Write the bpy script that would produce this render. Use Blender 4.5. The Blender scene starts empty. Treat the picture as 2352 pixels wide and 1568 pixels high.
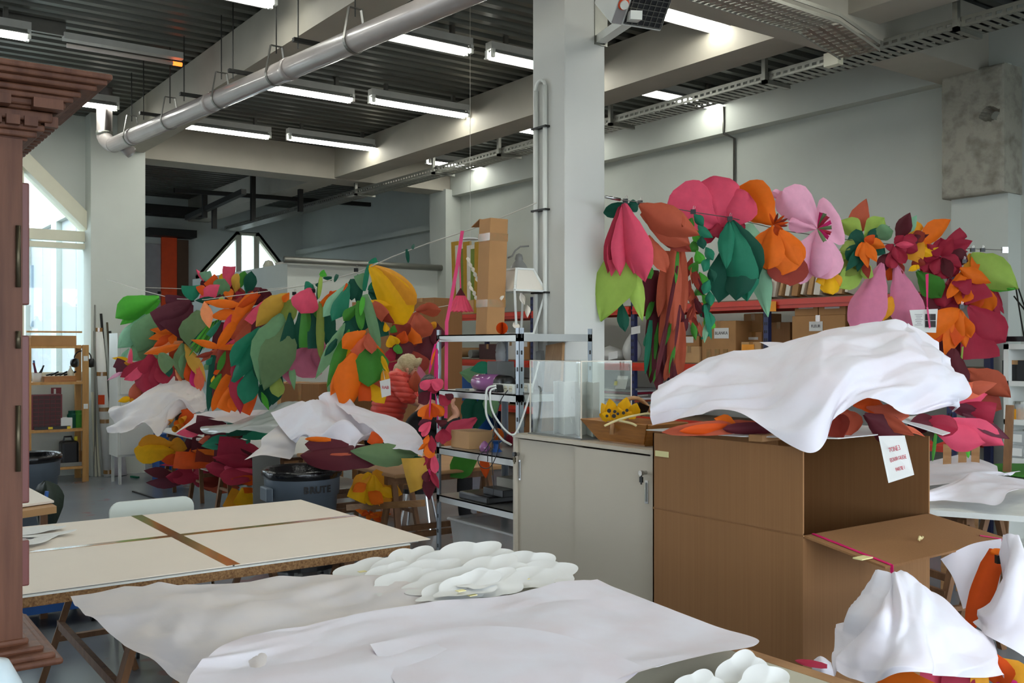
import bpy, bmesh, math, random
from mathutils import Vector, Matrix, noise
random.seed(7)
# ------------------------------------------------------------------ camera
# world axes: +x runs across the hall towards the racking wall, +y runs along the hall, z up
F, H, HV = 2250.0, 1.65, 795.0
TH = math.radians(35.86); CS, SN = math.cos(TH), math.sin(TH)
scene = bpy.context.scene
cam = bpy.data.objects.new('camera', bpy.data.cameras.new('camera'))
scene.collection.objects.link(cam)
cam.location = (0, 0, H); cam.rotation_euler = (math.pi/2, 0, -TH)
cam.data.sensor_width = 36; cam.data.lens = F/2352*36; cam.data.shift_y = (HV-784)/2352
cam.data.clip_end = 200
scene.camera = cam
vs = scene.view_settings
vs.view_transform = 'Standard'; vs.look = 'None'; vs.gamma = 1; vs.use_curve_mapping = False
vs.exposure = 0.42
scene.cycles.max_bounces = 6; scene.cycles.diffuse_bounces = 3; scene.cycles.glossy_bounces = 3
scene.cycles.transparent_max_bounces = 12; scene.cycles.transmission_bounces = 4
scene.cycles.sample_clamp_indirect = 6
scene.cycles.use_denoising = True
# ------------------------------------------------------------------ sky: overcast daylight
world = bpy.data.worlds.new('overcast'); scene.world = world; world.use_nodes = True
bg = world.node_tree.nodes['Background']
bg.inputs[0].default_value = (0.80, 0.90, 1.0, 1); bg.inputs[1].default_value = 5.4
TUBE_POWER = 18.0

# ------------------------------------------------------------------ geometry helpers
def W(X, Y, z): return Vector((CS*X + SN*Y, -SN*X + CS*Y, z))
def P(u, v, d): return W((u-1176)/F*d, d, H-(v-HV)/F*d)               # pixel + depth -> place in the hall
def PZ(u, v, z): return P(u, v, (H-z)*F/(v-HV))                        # pixel on a level surface
def PX(u, v, x): return P(u, v, x/(SN+CS*(u-1176)/F))                  # pixel on a plane x = const
def PY(u, v, y): return P(u, v, y/(CS-SN*(u-1176)/F))                  # pixel on a plane y = const
TOCAM = Vector((-SN, -CS, 0)); RIGHT = Vector((CS, -SN, 0)); UP = Vector((0, 0, 1))
XA, YA = Vector((1, 0, 0)), Vector((0, 1, 0))

class MB:
    def __init__(s): s.v = []; s.f = []; s.m = []; s.mi = 0
    def add(s, vs_, fs):
        o = len(s.v); s.v += [Vector(p) for p in vs_]
        for f in fs: s.f.append([i+o for i in f]); s.m.append(s.mi)
        return s
    def box(s, x0, x1, y0, y1, z0, z1):
        return s.hexa([(x0,y0,z0),(x1,y0,z0),(x1,y1,z0),(x0,y1,z0),(x0,y0,z1),(x1,y0,z1),(x1,y1,z1),(x0,y1,z1)])
    def hexa(s, p):
        return s.add(p, [(3,2,1,0),(4,5,6,7),(0,1,5,4),(1,2,6,5),(2,3,7,6),(3,0,4,7)])
    def obox(s, c, ax, ay, az, sx, sy, sz):                             # oriented box: centre, axes, full sizes
        c = Vector(c); ax, ay, az = Vector(ax).normalized()*sx/2, Vector(ay).normalized()*sy/2, Vector(az).normalized()*sz/2
        return s.hexa([c-ax-ay-az, c+ax-ay-az, c+ax+ay-az, c-ax+ay-az, c-ax-ay+az, c+ax-ay+az, c+ax+ay+az, c-ax+ay+az])
    def bar(s, a, b, w, h, up=UP):                                      # rectangular bar from a to b
        a, b = Vector(a), Vector(b); d = (b-a); L = d.length; d.normalize()
        sd = d.cross(Vector(up))
        if sd.length < 1e-4: sd = d.cross(XA)
        sd.normalize(); u2 = sd.cross(d)
        return s.obox((a+b)/2, d, sd, u2, L, w, h)
    def tube(s, pts, r, n=10, caps=True):
        pts = [Vector(p) for p in pts]; rings = []; prev = None
        for i, p in enumerate(pts):
            t = (pts[min(i+1, len(pts)-1)]-pts[max(i-1, 0)]).normalized()
            if prev is None: prev = t.orthogonal().normalized()
            a = (prev - t*prev.dot(t)).normalized(); prev = a; b = t.cross(a)
            rr = r[i] if isinstance(r, (list, tuple)) else r
            rings.append([p + (a*math.cos(2*math.pi*k/n)+b*math.sin(2*math.pi*k/n))*rr for k in range(n)])
        vs_ = [q for R in rings for q in R]; fs = []
        for i in range(len(rings)-1):
            for k in range(n):
                fs.append((i*n+k, i*n+(k+1) % n, (i+1)*n+(k+1) % n, (i+1)*n+k))
        if caps: fs += [tuple(range(n-1, -1, -1)), tuple(range((len(rings)-1)*n, len(rings)*n))]
        return s.add(vs_, fs)
    def lathe(s, c, prof, n=24, axis=UP):                               # prof: (radius, height)
        c = Vector(c); ax = Vector(axis).normalized(); a = ax.orthogonal().normalized(); b = ax.cross(a)
        if ax == UP: a, b = XA, YA
        vs_ = [c + ax*h + (a*math.cos(2*math.pi*k/n)+b*math.sin(2*math.pi*k/n))*r for r, h in prof for k in range(n)]
        fs = [(i*n+k, i*n+(k+1) % n, (i+1)*n+(k+1) % n, (i+1)*n+k) for i in range(len(prof)-1) for k in range(n)]
        return s.add(vs_, fs)
    def prism(s, poly, off):                                            # planar polygon (3-D points) pushed by off
        poly = [Vector(p) for p in poly]; n = len(poly); off = Vector(off)
        return s.add(poly+[p+off for p in poly], [tuple(range(n-1, -1, -1)), tuple(range(n, 2*n))] + [(i, (i+1) % n, n+(i+1) % n, n+i) for i in range(n)])
    def grid(s, rows):
        m, n = len(rows), len(rows[0])
        return s.add([p for r in rows for p in r], [(i*n+j, i*n+j+1, (i+1)*n+j+1, (i+1)*n+j) for i in range(m-1) for j in range(n-1)])
    def build(s, name, mat, parent=None, smooth=False, bevel=0, label=None, cat=None, group=None, kind=None, fix=True):
        me = bpy.data.meshes.new(name)
        if parent is None:
            xs = [p.x for p in s.v]; ys = [p.y for p in s.v]; zs = [p.z for p in s.v]
            off = Vector(((min(xs)+max(xs))/2, (min(ys)+max(ys))/2, min(zs)))
        else: off = Vector(parent['wl'])
        me.from_pydata([p-off for p in s.v], [], s.f)
        mats = mat if isinstance(mat, (list, tuple)) else [mat]
        for m in mats: me.materials.append(M[m] if isinstance(m, str) else m)
        if len(mats) > 1: me.polygons.foreach_set('material_index', s.m)
        if fix:
            bm = bmesh.new(); bm.from_mesh(me); bmesh.ops.recalc_face_normals(bm, faces=bm.faces); bm.to_mesh(me); bm.free()
        if smooth: me.polygons.foreach_set('use_smooth', [True]*len(me.polygons))
        me.update()
        o = bpy.data.objects.new(name, me); scene.collection.objects.link(o)
        o['wl'] = list(off)
        if parent is None: o.location = off
        else: o.parent = parent
        if bevel:
            md = o.modifiers.new('bevel', 'BEVEL'); md.width = bevel; md.segments = 2; md.limit_method = 'ANGLE'
        tag(o, label, cat, group, kind)
        return o

def tag(o, label=None, cat=None, group=None, kind=None):
    if label: o['label'] = label
    if cat: o['category'] = cat
    if group: o['group'] = group
    if kind: o['kind'] = kind
    return o
def thing(name, loc, label, cat, group=None):
    o = bpy.data.objects.new(name, None); scene.collection.objects.link(o)
    o.empty_display_size = 0.1; o.location = loc; o['wl'] = list(Vector(loc))
    return tag(o, label, cat, group)
def dup(root, delta, label=None, group=None, rz=0):
    def cp(o, par):
        c = o.copy(); scene.collection.objects.link(c)
        if par is not None: c.parent = par
        for ch in o.children: cp(ch, c)
        return c
    r = cp(root, None); r.location = root.location + Vector(delta); r.rotation_euler.z += rz
    if label: r['label'] = label
    if group: r['group'] = group
    return r
def struct(name, mb, mat, parent=None, **k):
    return mb.build(name, mat, parent, kind='structure' if parent is None else None, **k)

# ------------------------------------------------------------------ materials
M = {}
def lin(c): return tuple(((x/255)/12.92 if x/255 <= 0.04045 else ((x/255+0.055)/1.055)**2.4) for x in c)
def mat(name, rgb, rough=0.6, metal=0, var=0.06, scale=8, bump=0.0, bscale=60, stretch=None, spec=0.5, trans=0.0, emit=None, alpha=1.0, coat=0, rgb2=None, contrast=None):
    m = bpy.data.materials.new(name); m.use_nodes = True; nt = m.node_tree; N = nt.nodes; L = nt.links
    b = N['Principled BSDF']; c = lin(rgb)
    b.inputs['Roughness'].default_value = rough; b.inputs['Metallic'].default_value = metal
    b.inputs['Specular IOR Level'].default_value = spec
    if coat: b.inputs['Coat Weight'].default_value = coat; b.inputs['Coat Roughness'].default_value = 0.1
    tc = N.new('ShaderNodeTexCoord'); mp = N.new('ShaderNodeMapping'); L.new(tc.outputs['Object'], mp.inputs[0])
    if stretch: mp.inputs['Scale'].default_value = stretch
    nz = N.new('ShaderNodeTexNoise'); nz.inputs['Scale'].default_value = scale; nz.inputs['Detail'].default_value = 4
    L.new(mp.outputs[0], nz.inputs['Vector'])
    cr = N.new('ShaderNodeValToRGB'); L.new(nz.outputs['Fac'], cr.inputs[0])
    c2 = lin(rgb2) if rgb2 else tuple(min(1, x*(1+var)) for x in c); c1 = c if rgb2 else tuple(x*(1-var) for x in c)
    lo, hi = contrast or (0.3, 0.7)
    cr.color_ramp.elements[0].position = lo; cr.color_ramp.elements[1].position = hi
    cr.color_ramp.elements[0].color = (*c1, 1); cr.color_ramp.elements[1].color = (*c2, 1)
    L.new(cr.outputs[0], b.inputs['Base Color'])
    if bump:
        n2 = N.new('ShaderNodeTexNoise'); n2.inputs['Scale'].default_value = bscale; n2.inputs['Detail'].default_value = 3
        L.new(mp.outputs[0], n2.inputs['Vector'])
        bp = N.new('ShaderNodeBump'); bp.inputs['Strength'].default_value = bump; bp.inputs['Distance'].default_value = 0.01
        L.new(n2.outputs['Fac'], bp.inputs['Height']); L.new(bp.outputs[0], b.inputs['Normal'])
    if emit: b.inputs['Emission Color'].default_value = (*lin(emit[0]), 1); b.inputs['Emission Strength'].default_value = emit[1]
    if alpha < 1: b.inputs['Alpha'].default_value = alpha
    if trans:
        t = N.new('ShaderNodeBsdfTranslucent'); L.new(cr.outputs[0], t.inputs[0])
        mx = N.new('ShaderNodeMixShader'); mx.inputs[0].default_value = trans
        L.new(b.outputs[0], mx.inputs[1]); L.new(t.outputs[0], mx.inputs[2]); L.new(mx.outputs[0], N['Material Output'].inputs[0])
    M[name] = m; return m
def glass(name, tint=(235, 240, 240), mixf=0.12, rough=0.02):
    m = bpy.data.materials.new(name); m.use_nodes = True; nt = m.node_tree; N = nt.nodes; L = nt.links
    N.remove(N['Principled BSDF'])
    t = N.new('ShaderNodeBsdfTransparent'); t.inputs[0].default_value = (*lin(tint), 1)
    g = N.new('ShaderNodeBsdfGlossy'); g.inputs['Roughness'].default_value = rough
    lw_ = N.new('ShaderNodeLayerWeight'); lw_.inputs[0].default_value = 0.12
    ad = N.new('ShaderNodeMath'); ad.operation = 'MULTIPLY_ADD'; ad.inputs[1].default_value = 0.5; ad.inputs[2].default_value = mixf; ad.use_clamp = True
    L.new(lw_.outputs['Facing'], ad.inputs[0])
    mx = N.new('ShaderNodeMixShader'); L.new(ad.outputs[0], mx.inputs[0]); L.new(t.outputs[0], mx.inputs[1]); L.new(g.outputs[0], mx.inputs[2])
    L.new(mx.outputs[0], N['Material Output'].inputs[0]); M[name] = m; return m

mat('wall_paint', (200, 204, 196), 0.75, var=0.03, scale=2, bump=0.04, bscale=40)
mat('beam_paint', (176, 170, 156), 0.7, var=0.05, scale=3, bump=0.05, bscale=20)
mat('deck_steel', (92, 94, 88), 0.38, 0.55, var=0.15, scale=1.5)
mat('raw_concrete', (168, 164, 150), 0.9, var=0.2, scale=9, bump=0.5, bscale=35, rgb2=(120, 116, 104), contrast=(0.45, 0.8))
mat('column_paint', (212, 212, 206), 0.55, var=0.02, scale=3, bump=0.03, bscale=30)
mat('pipe_grey', (168, 160, 156), 0.38, 0.0, var=0.08, scale=4, coat=0.25)
mat('hanger_steel', (120, 118, 112), 0.4, 0.8)
mat('dark_steel', (46, 46, 44), 0.5, 0.6)
mat('tray_zinc', (150, 150, 142), 0.4, 0.8)
mat('lamp_body', (206, 206, 200), 0.45, 0.1)
mat('tube_lit', (255, 255, 250), 0.3, emit=((252, 253, 246), TUBE_POWER))
mat('tube_dead', (226, 214, 206), 0.3)
mat('tube_glow', (255, 130, 50), 0.3, emit=((255, 110, 40), 2.5))
mat('white_plastic', (226, 228, 222), 0.35, var=0.02)
mat('cream_frame', (226, 222, 198), 0.4, var=0.02)
mat('black_plastic', (20, 20, 22), 0.35, var=0.2)
mat('orange_panel', (222, 70, 10), 0.6)
mat('brown_panel', (86, 58, 36), 0.6)
mat('grey_panel', (150, 146, 146), 0.6)
mat('ext_wall', (235, 235, 232), 0.8)
mat('ext_glass', (150, 165, 178), 0.5)
mat('ext_wood', (150, 136, 122), 0.8)
glass('window_glass', mixf=.05)
glass('acrylic', (246, 248, 246), 0.03)
mat('clear_plastic', (206, 208, 208), 0.25, alpha=0.42)

def floor_mat():
    m = mat('floor_concrete', (128, 134, 140), 0.22, var=0.08, scale=1.3, bump=0.03, bscale=14)
    nt = m.node_tree; N = nt.nodes; L = nt.links; b = N['Principled BSDF']; old = b.inputs['Base Color'].links[0].from_socket
    tc = N.new('ShaderNodeTexCoord'); nz = N.new('ShaderNodeTexNoise'); nz.inputs['Scale'].default_value = 3.2; nz.inputs['Detail'].default_value = 6
    L.new(tc.outputs['Object'], nz.inputs['Vector'])
    r = N.new('ShaderNodeValToRGB'); r.color_ramp.elements[0].position = 0.63; r.color_ramp.elements[1].position = 0.68; L.new(nz.outputs['Fac'], r.inputs[0])
    mu = N.new('ShaderNodeMath'); mu.operation = 'MULTIPLY'; mu.inputs[1].default_value = 0.35; L.new(r.outputs[0], mu.inputs[0])
    mx = N.new('ShaderNodeMix'); mx.data_type = 'RGBA'; L.new(mu.outputs[0], mx.inputs[0]); L.new(old, mx.inputs[6]); mx.inputs[7].default_value = (*lin((150, 70, 60)), 1)
    L.new(mx.outputs[2], b.inputs['Base Color'])
floor_mat()
# ================================================================== the hall
M['ext_glass'].node_tree.nodes['Principled BSDF'].inputs['Roughness'].default_value = .6
mat('frosted', (240, 244, 246), .5, trans=.55, var=.01)
mat('ground_grey', (120, 120, 116), .9)
DECK, BEAM, YF, XW = 4.62, 4.18, 13.45, 8.65
struct('floor', MB().box(-6, 9.2, -3, YF+.3, -0.1, 0).box(3.2, 9.2, YF+.3, 20.3, -.1, 0), 'floor_concrete')
mb = MB(); prof = []; y = -3.0                                          # trapezoid steel deck, ribs along x
while y < 20.2:
    prof += [(y, DECK), (y+0.08, DECK), (y+0.10, DECK+0.05), (y+0.18, DECK+0.05)]; y += 0.2
pa = [q_ for q_ in prof if q_[0] < YF+.3]; pb = [q_ for q_ in prof if q_[0] >= YF+.2]
for xq, pp in ((-6, pa), (3.2, pb)):
    mb.grid([[(xq, a, b) for a, b in pp], [(9.2, a, b) for a, b in pp]])
    mb.grid([[(xq, pp[0][0], DECK+.09), (xq, pp[-1][0], DECK+.09)], [(9.2, pp[0][0], DECK+.09), (9.2, pp[-1][0], DECK+.09)]])
struct('ceiling', mb, 'deck_steel', fix=False)
struct('trim_1', MB().box(3.27, 3.60, -3, YF+0.1, BEAM, DECK), 'beam_paint')            # long beam with the pipe
struct('trim_2', MB().box(6.45, 6.85, -3, YF+0.1, BEAM, DECK), 'beam_paint')            # long beam over the column bay
struct('trim_3', MB().box(3.0, XW, YF+0.02, YF+0.5, BEAM-0.02, DECK), 'beam_paint')     # cross beam, far bay
struct('trim_4', MB().box(4.0, XW, 4.55, 5.0, BEAM-0.12, DECK), 'beam_paint')           # cross beam over the column
struct('trim_5', MB().box(XW-0.16, XW, -3, YF, 4.08, DECK), 'wall_paint')               # edge beam on the racking wall
struct('trim_6', MB().box(6.3, 6.7, YF+0.5, 19.9, BEAM, DECK), 'beam_paint')
struct('wall_right', MB().box(XW, XW+0.2, -3, YF, 0, DECK), 'wall_paint')
struct('wall_right_far', MB().box(XW+0.12, XW+0.3, YF, 20.1, 0, DECK), 'wall_paint')
struct('trim_7', MB().box(XW-0.28, XW+0.12, YF-0.05, YF+0.45, 0, BEAM), 'wall_paint')   # pilaster between the bays
struct('trim_8', MB().box(XW-0.04, XW+0.12, YF+0.45, 19.9, 3.62, 3.72), 'wall_paint')   # thin ledge in the far bay
# ground outside and the two walls out of view
struct('ground_outside', MB().box(-60, 60, -60, 80, -.3, -.11), 'ground_grey')
struct('wall_side', MB().box(-6.2, -6, -3, YF+.1, 0, DECK), 'wall_paint')                # closed side wall, out of view
mb = MB().box(-6, 9, -3.2, -3, 0, .8).box(-6, 9, -3.2, -3, 3.3, DECK)                   # window wall behind the viewpoint: daylight falls on the carton front from there
for x in (-6, -2.6, .8, 4.2, 7.6): mb.box(x, x+.5, -3.2, -3, .8, 3.3)
struct('window_back_offscreen', mb, 'wall_paint')
# far wall with the gable window
YB = 19.9
def wpoly(pts, y, th):
    return MB().prism([(p.x, y, p.z) for p in pts], (0, th, 0))
def far(u, v): return PY(u, v, YB)
A0, A1, A2, A3 = far(452, 640), far(549, 536), far(590, 536), far(652, 604)
x0, x1 = 3.4, XW+0.3
mb = MB()
zs = A0.z; zt = max(A1.z, A2.z)
def q(pts): mb.prism([(p[0], YB, p[1]) for p in pts], (0, 0.2, 0))
q([(x0, 0), (x1, 0), (x1, zs), (x0, zs)])
q([(x0, zs), (A0.x, zs), (A1.x, zt), (A1.x, DECK), (x0, DECK)])
q([(A1.x, zt), (A2.x, zt), (A2.x, DECK), (A1.x, DECK)])
q([(A2.x, zt), (A3.x+0.25, zs), (x1, zs), (x1, DECK), (A2.x, DECK)])
struct('wall_far', mb, 'wall_paint')
wf = struct('window_2', MB().bar((A0.x, YB+0.06, zs), (A1.x, YB+0.06, zt), 0.12, 0.1).bar((A2.x, YB+0.06, zt), (A3.x+0.25, YB+0.06, zs), 0.12, 0.1)
   .bar((A0.x, YB+0.06, zs), (A3.x+.25, YB+0.06, zs), 0.12, 0.08).bar((A1.x-.05, YB+0.06, zt-.02), (A2.x+.05, YB+0.06, zt-.02), 0.12, 0.07)
   .bar((A1.x, YB+0.06, zs), (A1.x, YB+0.06, zt), 0.1, 0.12).bar((A2.x, YB+0.06, zs), (A2.x, YB+0.06, zt), 0.1, 0.12), 'cream_frame')
for a, b in (((A0.x, zs), (A1.x, zt)), ((A1.x, zt), (A2.x, zt)), ((A2.x, zt), (A3.x+.25, zs))):
    MB().prism([(a[0], YB+.07, zs), (b[0], YB+.07, zs), (b[0], YB+.07, b[1]), (a[0], YB+.07, a[1])] if a[1] == b[1] else
               ([(a[0], YB+.07, zs), (b[0], YB+.07, zs), (b[0], YB+.07, b[1])] if b[1] > a[1] else [(a[0], YB+.07, zs), (b[0], YB+.07, zs), (a[0], YB+.07, a[1])]), (0, .006, 0)).build('pane', 'window_glass', wf)
# window wall on the left with a big gable window
YW = YF+0.05
def lw(u, v): p = PY(u, v, YW); return p.x, p.z
xr, zsill = lw(236, 866); _, zspr = lw(236, 548); xa, zap = lw(16, 322); xl = 2*xa-xr
mb = MB()
def q2(pts): mb.prism([(a, YW, b) for a, b in pts], (0, 0.25, 0))
q2([(xl-3, 0), (3.05, 0), (3.05, zsill), (xl-3, zsill)])
q2([(xr, zsill), (3.05, zsill), (3.05, zspr), (xr, zspr)])
q2([(xl-3, zsill), (xl, zsill), (xl, zspr), (xl-3, zspr)])
q2([(xa, zap), (xr, zspr), (xr, DECK), (xa, DECK)]); q2([(xr, zspr), (3.05, zspr), (3.05, DECK), (xr, DECK)])
q2([(xl, zspr), (xa, zap), (xa, DECK), (xl, DECK)]); q2([(xl-3, zspr), (xl, zspr), (xl, DECK), (xl-3, DECK)])
struct('wall_left', mb, 'wall_paint')
mb = MB(); yq = YW+0.08
def fb(a, b, w=.09, dep=.12): mb.bar((a[0], yq, a[1]), (b[0], yq, b[1]), dep, w)
fb((xr-.04, zsill), (xr-.04, zspr)); fb((xl+.04, zsill), (xl+.04, zspr)); fb((xl, zsill+.03), (xr, zsill+.03))
fb((xr+.02, zspr-.02), (xa, zap-.035), .17, .34); fb((xl-.02, zspr-.02), (xa, zap-.035), .17, .34)
zt1 = lw(150, 540)[1]; zt2 = lw(150, 563)[1]
fb((xl, zt1), (xr, zt1), .13); fb((xl, zt2), (xr, zt2), .07)
xm = lw(58, 500)[0]; fb((xm-.06, zsill), (xm-.06, zap-.2), .1)
win = struct('window_1', mb, 'cream_frame')
MB().prism([(xl, yq, zsill), (xr, yq, zsill), (xr, yq, zspr), (xl, yq, zspr)], (0, .008, 0)).build('pane', 'window_glass', win)
MB().prism([(xl, yq, zspr+.02), (xr, yq, zspr+.02), (xa, yq, zap)], (0, .008, 0)).build('pane', 'window_glass', win)
xg = lw(222, 700)[0]
MB().box(xg-.10, xg-.01, YW-.05, YW-.01, lw(220, 760)[1], lw(220, 580)[1]).build('blind_rail', 'tray_zinc', win)
# pillar at the end of the window wall
struct('trim_9', MB().box(2.95, 3.62, YF-0.25, YF+0.5, 0, DECK), 'wall_paint')
# far bay: side wall with shutter door and coloured panels
struct('wall_left_far', MB().box(3.2, 3.4, YF+0.5, 20.1, 0, .9).box(3.2, 3.4, YF+.5, 20.1, 3.6, DECK+.1).box(3.2, 3.4, YF+.5, 14.6, .9, 3.6).box(3.2, 3.4, 16.6, 17.0, .9, 3.6).box(3.2, 3.4, 19.2, 20.1, .9, 3.6), 'wall_paint')
wv = struct('window_3', MB().box(3.22, 3.38, 14.6, 16.6, .88, .94).box(3.22, 3.38, 17.0, 19.2, .88, .94), 'white_plastic')
for y0, y1 in ((14.6, 15.6), (15.6, 16.6), (17.0, 18.1), (18.1, 19.2)): MB().box(3.28, 3.31, y0+.02, y1-.02, .94, 3.6).build('pane', 'frosted', wv)
dr = struct('door_1', MB().box(*sorted((far(330, 600).x, far(372, 600).x)), YB-.08, YB-.01, 0, far(350, 560).z), 'grey_panel')
for k in range(6):
    MB().box(far(330, 600).x, far(371, 600).x, YB-.10, YB-.078, .1+k*.5, .56+k*.5).build('slat', 'grey_panel', dr)
MB().box(far(328, 600).x, far(436, 600).x, YB-.45, YB-.05, far(350, 545).z, far(350, 528).z).build('shutter_box', 'dark_steel', dr)
MB().box(far(402, 600).x, far(428, 600).x, YB-.14, YB-.02, 0, far(350, 548).z).build('brown_door', 'brown_panel', dr)
mb = MB().box(far(366, 600).x, far(401, 600).x, YB-.16, YB-.10, .6, far(380, 546).z)
mb.build('fabric_banner', 'orange_panel', label='flat orange banner hanging beside the far brown door', cat='banner')
MB().box(far(300, 400).x, far(440, 400).x, YB-.9, YB-.5, far(380, 506).z, far(380, 485).z).build('shutter_drum', 'dark_steel', label='dark horizontal drum above the far shutter door', cat='shutter drum')
# column, conduits
CX, CY, CW = 4.0, 4.95, 0.345
col = struct('trim_10', MB().box(CX, CX+CW, CY, CY+CW, 0, DECK), 'column_paint', bevel=.008)
MB().lathe((CX-.02, CY+.10, BEAM-.06), [(.0, 0), (.10, 0), (.13, .03), (.13, .3)], 18).build('rounded_capital', 'column_paint', col, smooth=True)
def colface(u, v): p = PX(u, v, CX); return p
for i, (u, v) in enumerate(((1236, 210), (1257, 196))):
    a = colface(u, v); mb = MB().tube([(CX-.018, a.y, .9), (CX-.018, a.y, a.z)], .016, 10)
    mb.build('conduit', 'white_plastic', col, smooth=True)
a, b = colface(1236, 210), colface(1257, 196)
mb = MB().tube([(CX-.018, a.y, a.z)]+[(CX-.018, (a.y+b.y)/2+(a.y-b.y)/2*math.cos(t*math.pi/8), a.z+.01+.05*math.sin(t*math.pi/8)) for t in range(1, 8)]+[(CX-.018, b.y, b.z-.02)], .012, 8)
mb.build('cable_loop', 'white_plastic', col, smooth=True)
for zz in (3.1, 2.55, 2.0):
    MB().box(CX-.04, CX, b.y-.03, a.y+.03, zz, zz+.012).build('pipe_clip', 'dark_steel', col)
# raw concrete block on the right-hand pilaster
yk = PX(2215, 300, XW).y; yk2 = PX(2345, 300, XW).y
struct('trim_11', MB().box(XW-.22, XW, yk2, yk, 0, 4.1), 'wall_paint')
zt, zb = 4.1, PX(2270, 445, XW-.3).z
hc = PX(2272, 262, XW-.34); bx_, by_, bz_ = (XW-.34, XW-.02), (yk2-.02, yk+.03), (zb, BEAM-.1)
ny, nz = 40, 110; front = []
for i in range(nz+1):
    r = []
    for j in range(ny+1):
        y = by_[0]+(by_[1]-by_[0])*j/ny; z = bz_[0]+(bz_[1]-bz_[0])*i/nz
        rr = math.hypot((y-hc.y)/.075, (z-hc.z)/.06)*(1+.25*noise.noise(Vector((y*14, z*14, 3))))
        e = min(y-by_[0], by_[1]-y, z-bz_[0], bz_[1]-z)
        dep = .16*max(0, 1-rr)**.3 if rr < 1 else 0
        r.append(Vector((bx_[0]+dep+.02*max(0, 1-e/.03)**2+.008*noise.noise(Vector((y*9, z*9, 0)))+.004*noise.noise(Vector((y*40, z*40, 5))), y, z)))
    front.append(r)
bk0 = [[Vector((bx_[1], p.y, p.z)) for p in r] for r in front]
mb = MB().grid(front)
for A_, B_ in ((front[0], bk0[0]), (bk0[-1], front[-1]), ([r[0] for r in bk0], [r[0] for r in front]), ([r[-1] for r in front], [r[-1] for r in bk0])): mb.grid([A_, B_])
ob = mb.build('concrete_block', 'raw_concrete', label='rough grey concrete block bracketed above the right pilaster', cat='concrete block')
# ------------------------------------------------------------------ outside, seen through the left window: neighbouring building
ex = thing('neighbour_building', (0.5, 19, 0), 'white rendered building with tall windows outside the gable window', 'building')
MB().box(-9, 3.0, 19.0, 19.3, -1, 3.6).build('facade', 'ext_wall', ex)
MB().prism([(-9, 18.6, 3.6), (1.35, 18.6, 3.6), (1.9, 18.6, 6.2), (-9, 18.6, 8)], (0, .2, 0)).build('roof_slope', 'ext_wall', ex) if False else None
MB().prism([PY(90, 600, 18.9), PY(125, 600, 18.9), PY(200, 430, 18.9), PY(112, 430, 18.9)], (0, .1, 0)).build('timber_cladding', 'ext_wood', ex)
for (u0, u1, v0, v1) in ((70, 92, 610, 750), (117, 143, 620, 750), (153, 205, 590, 700), (156, 205, 712, 748)):
    a, b = PY(u0, v1, 18.98), PY(u1, v0, 18.98)
    w = MB().box(a.x, b.x, 18.93, 18.99, a.z, b.z).build('window_pane', 'ext_glass', ex)
# ================================================================== ceiling services
# fluorescent fittings
def make_lamp(c, label, group):
    c = Vector(c); t = thing('fluorescent_light', c, label, 'light', group); x, y, z = c
    L = .65
    MB().box(x-L, x+L, y-.05, y+.05, z+.06, z+.13).build('housing', 'lamp_body', t)
    mb = MB()
    for s in (-1, 1):
        mb.hexa([(x-L+.03, y, z+.055), (x+L-.03, y, z+.055), (x+L-.03, y+s*.12, z+.0), (x-L+.03, y+s*.12, z+.0),
                 (x-L+.03, y, z+.062), (x+L-.03, y, z+.062), (x+L-.03, y+s*.122, z+.006), (x-L+.03, y+s*.122, z+.006)])
    mb.build('reflector', 'lamp_body', t)
    for s in (-1, 1):
        MB().tube([(x-L+.03, y+s*.05, z), (x+L-.03, y+s*.05, z)], .018, 10).build('tube', 'tube_lit', t, smooth=True)
        for e in (-1, 1):
            MB().box(x+e*(L-.02)-.015, x+e*(L-.02)+.015, y+s*.05-.018, y+s*.05+.018, z-.02, z+.06).build('lamp_holder', 'white_plastic', t)
    for e in (-.45, .45):
        MB().box(x+e-.02, x+e+.02, y-.02, y+.02, z+.13, DECK+.02).build('bracket', 'hanger_steel', t)
    return t
ZL = 4.40
lamps = [(1080, 122, 1, 'fluorescent light partly behind the grey pipe, nearest the column'), (810, 232, 1, 'fluorescent light partly behind the grey pipe, middle of three'),
         (620, 316, 1, 'fluorescent light partly behind the grey pipe, closest to the window pillar'), (1122, 128, -1, 'fluorescent light half hidden by the white column, high in the bay'),
         (850, 231, -1, 'twin tube fluorescent light against the long beam, middle row'), (660, 317, -1, 'twin tube fluorescent light against the long beam, by the far cross beam'),
         (1655, 248, 1, 'fluorescent light crossed by the cable tray at the racking wall'), (1165, 293, -1, 'fluorescent light low behind the white column and tray'),
         (1145, 393, 1, 'fluorescent light crossed by the cable tray near the far pilaster'), (1712, 84, 1, 'fluorescent light beside the white fan heater'),
         (70, 88, 1, 'fluorescent light left of the dead glowing tube'), (272, 250, 1, 'fluorescent light over the dark wooden cornice by the pillar'),
         (632, 12, 1, 'fluorescent light high on the deck ahead of the long beam'), (0, 172, 1, 'fluorescent light hidden behind the dark wooden cornice')]
lamp0 = None
for u, v, e, lab in lamps:
    p = PZ(u, v, ZL); c = Vector((p.x-e*.65, p.y, ZL))
    if lamp0 is None: lamp0 = make_lamp(c, lab, 'fluorescent lights under the steel deck')
    else:
        o = dup(lamp0, c-lamp0.location, lab)
        if u <= 0: o.name = 'fluorescent_light_offscreen'
for x in (.95, 2.35, 4.4, 5.85):                                        # the lamp grid seen in the picture runs on over the near tables
    for y in (5.3, 3.0, .7):
        if y > 5 and x > 3: continue
        dup(lamp0, Vector((x, y, ZL))-lamp0.location, 'fluorescent light of the rows over the near tables').name = 'fluorescent_light_offscreen'
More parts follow.
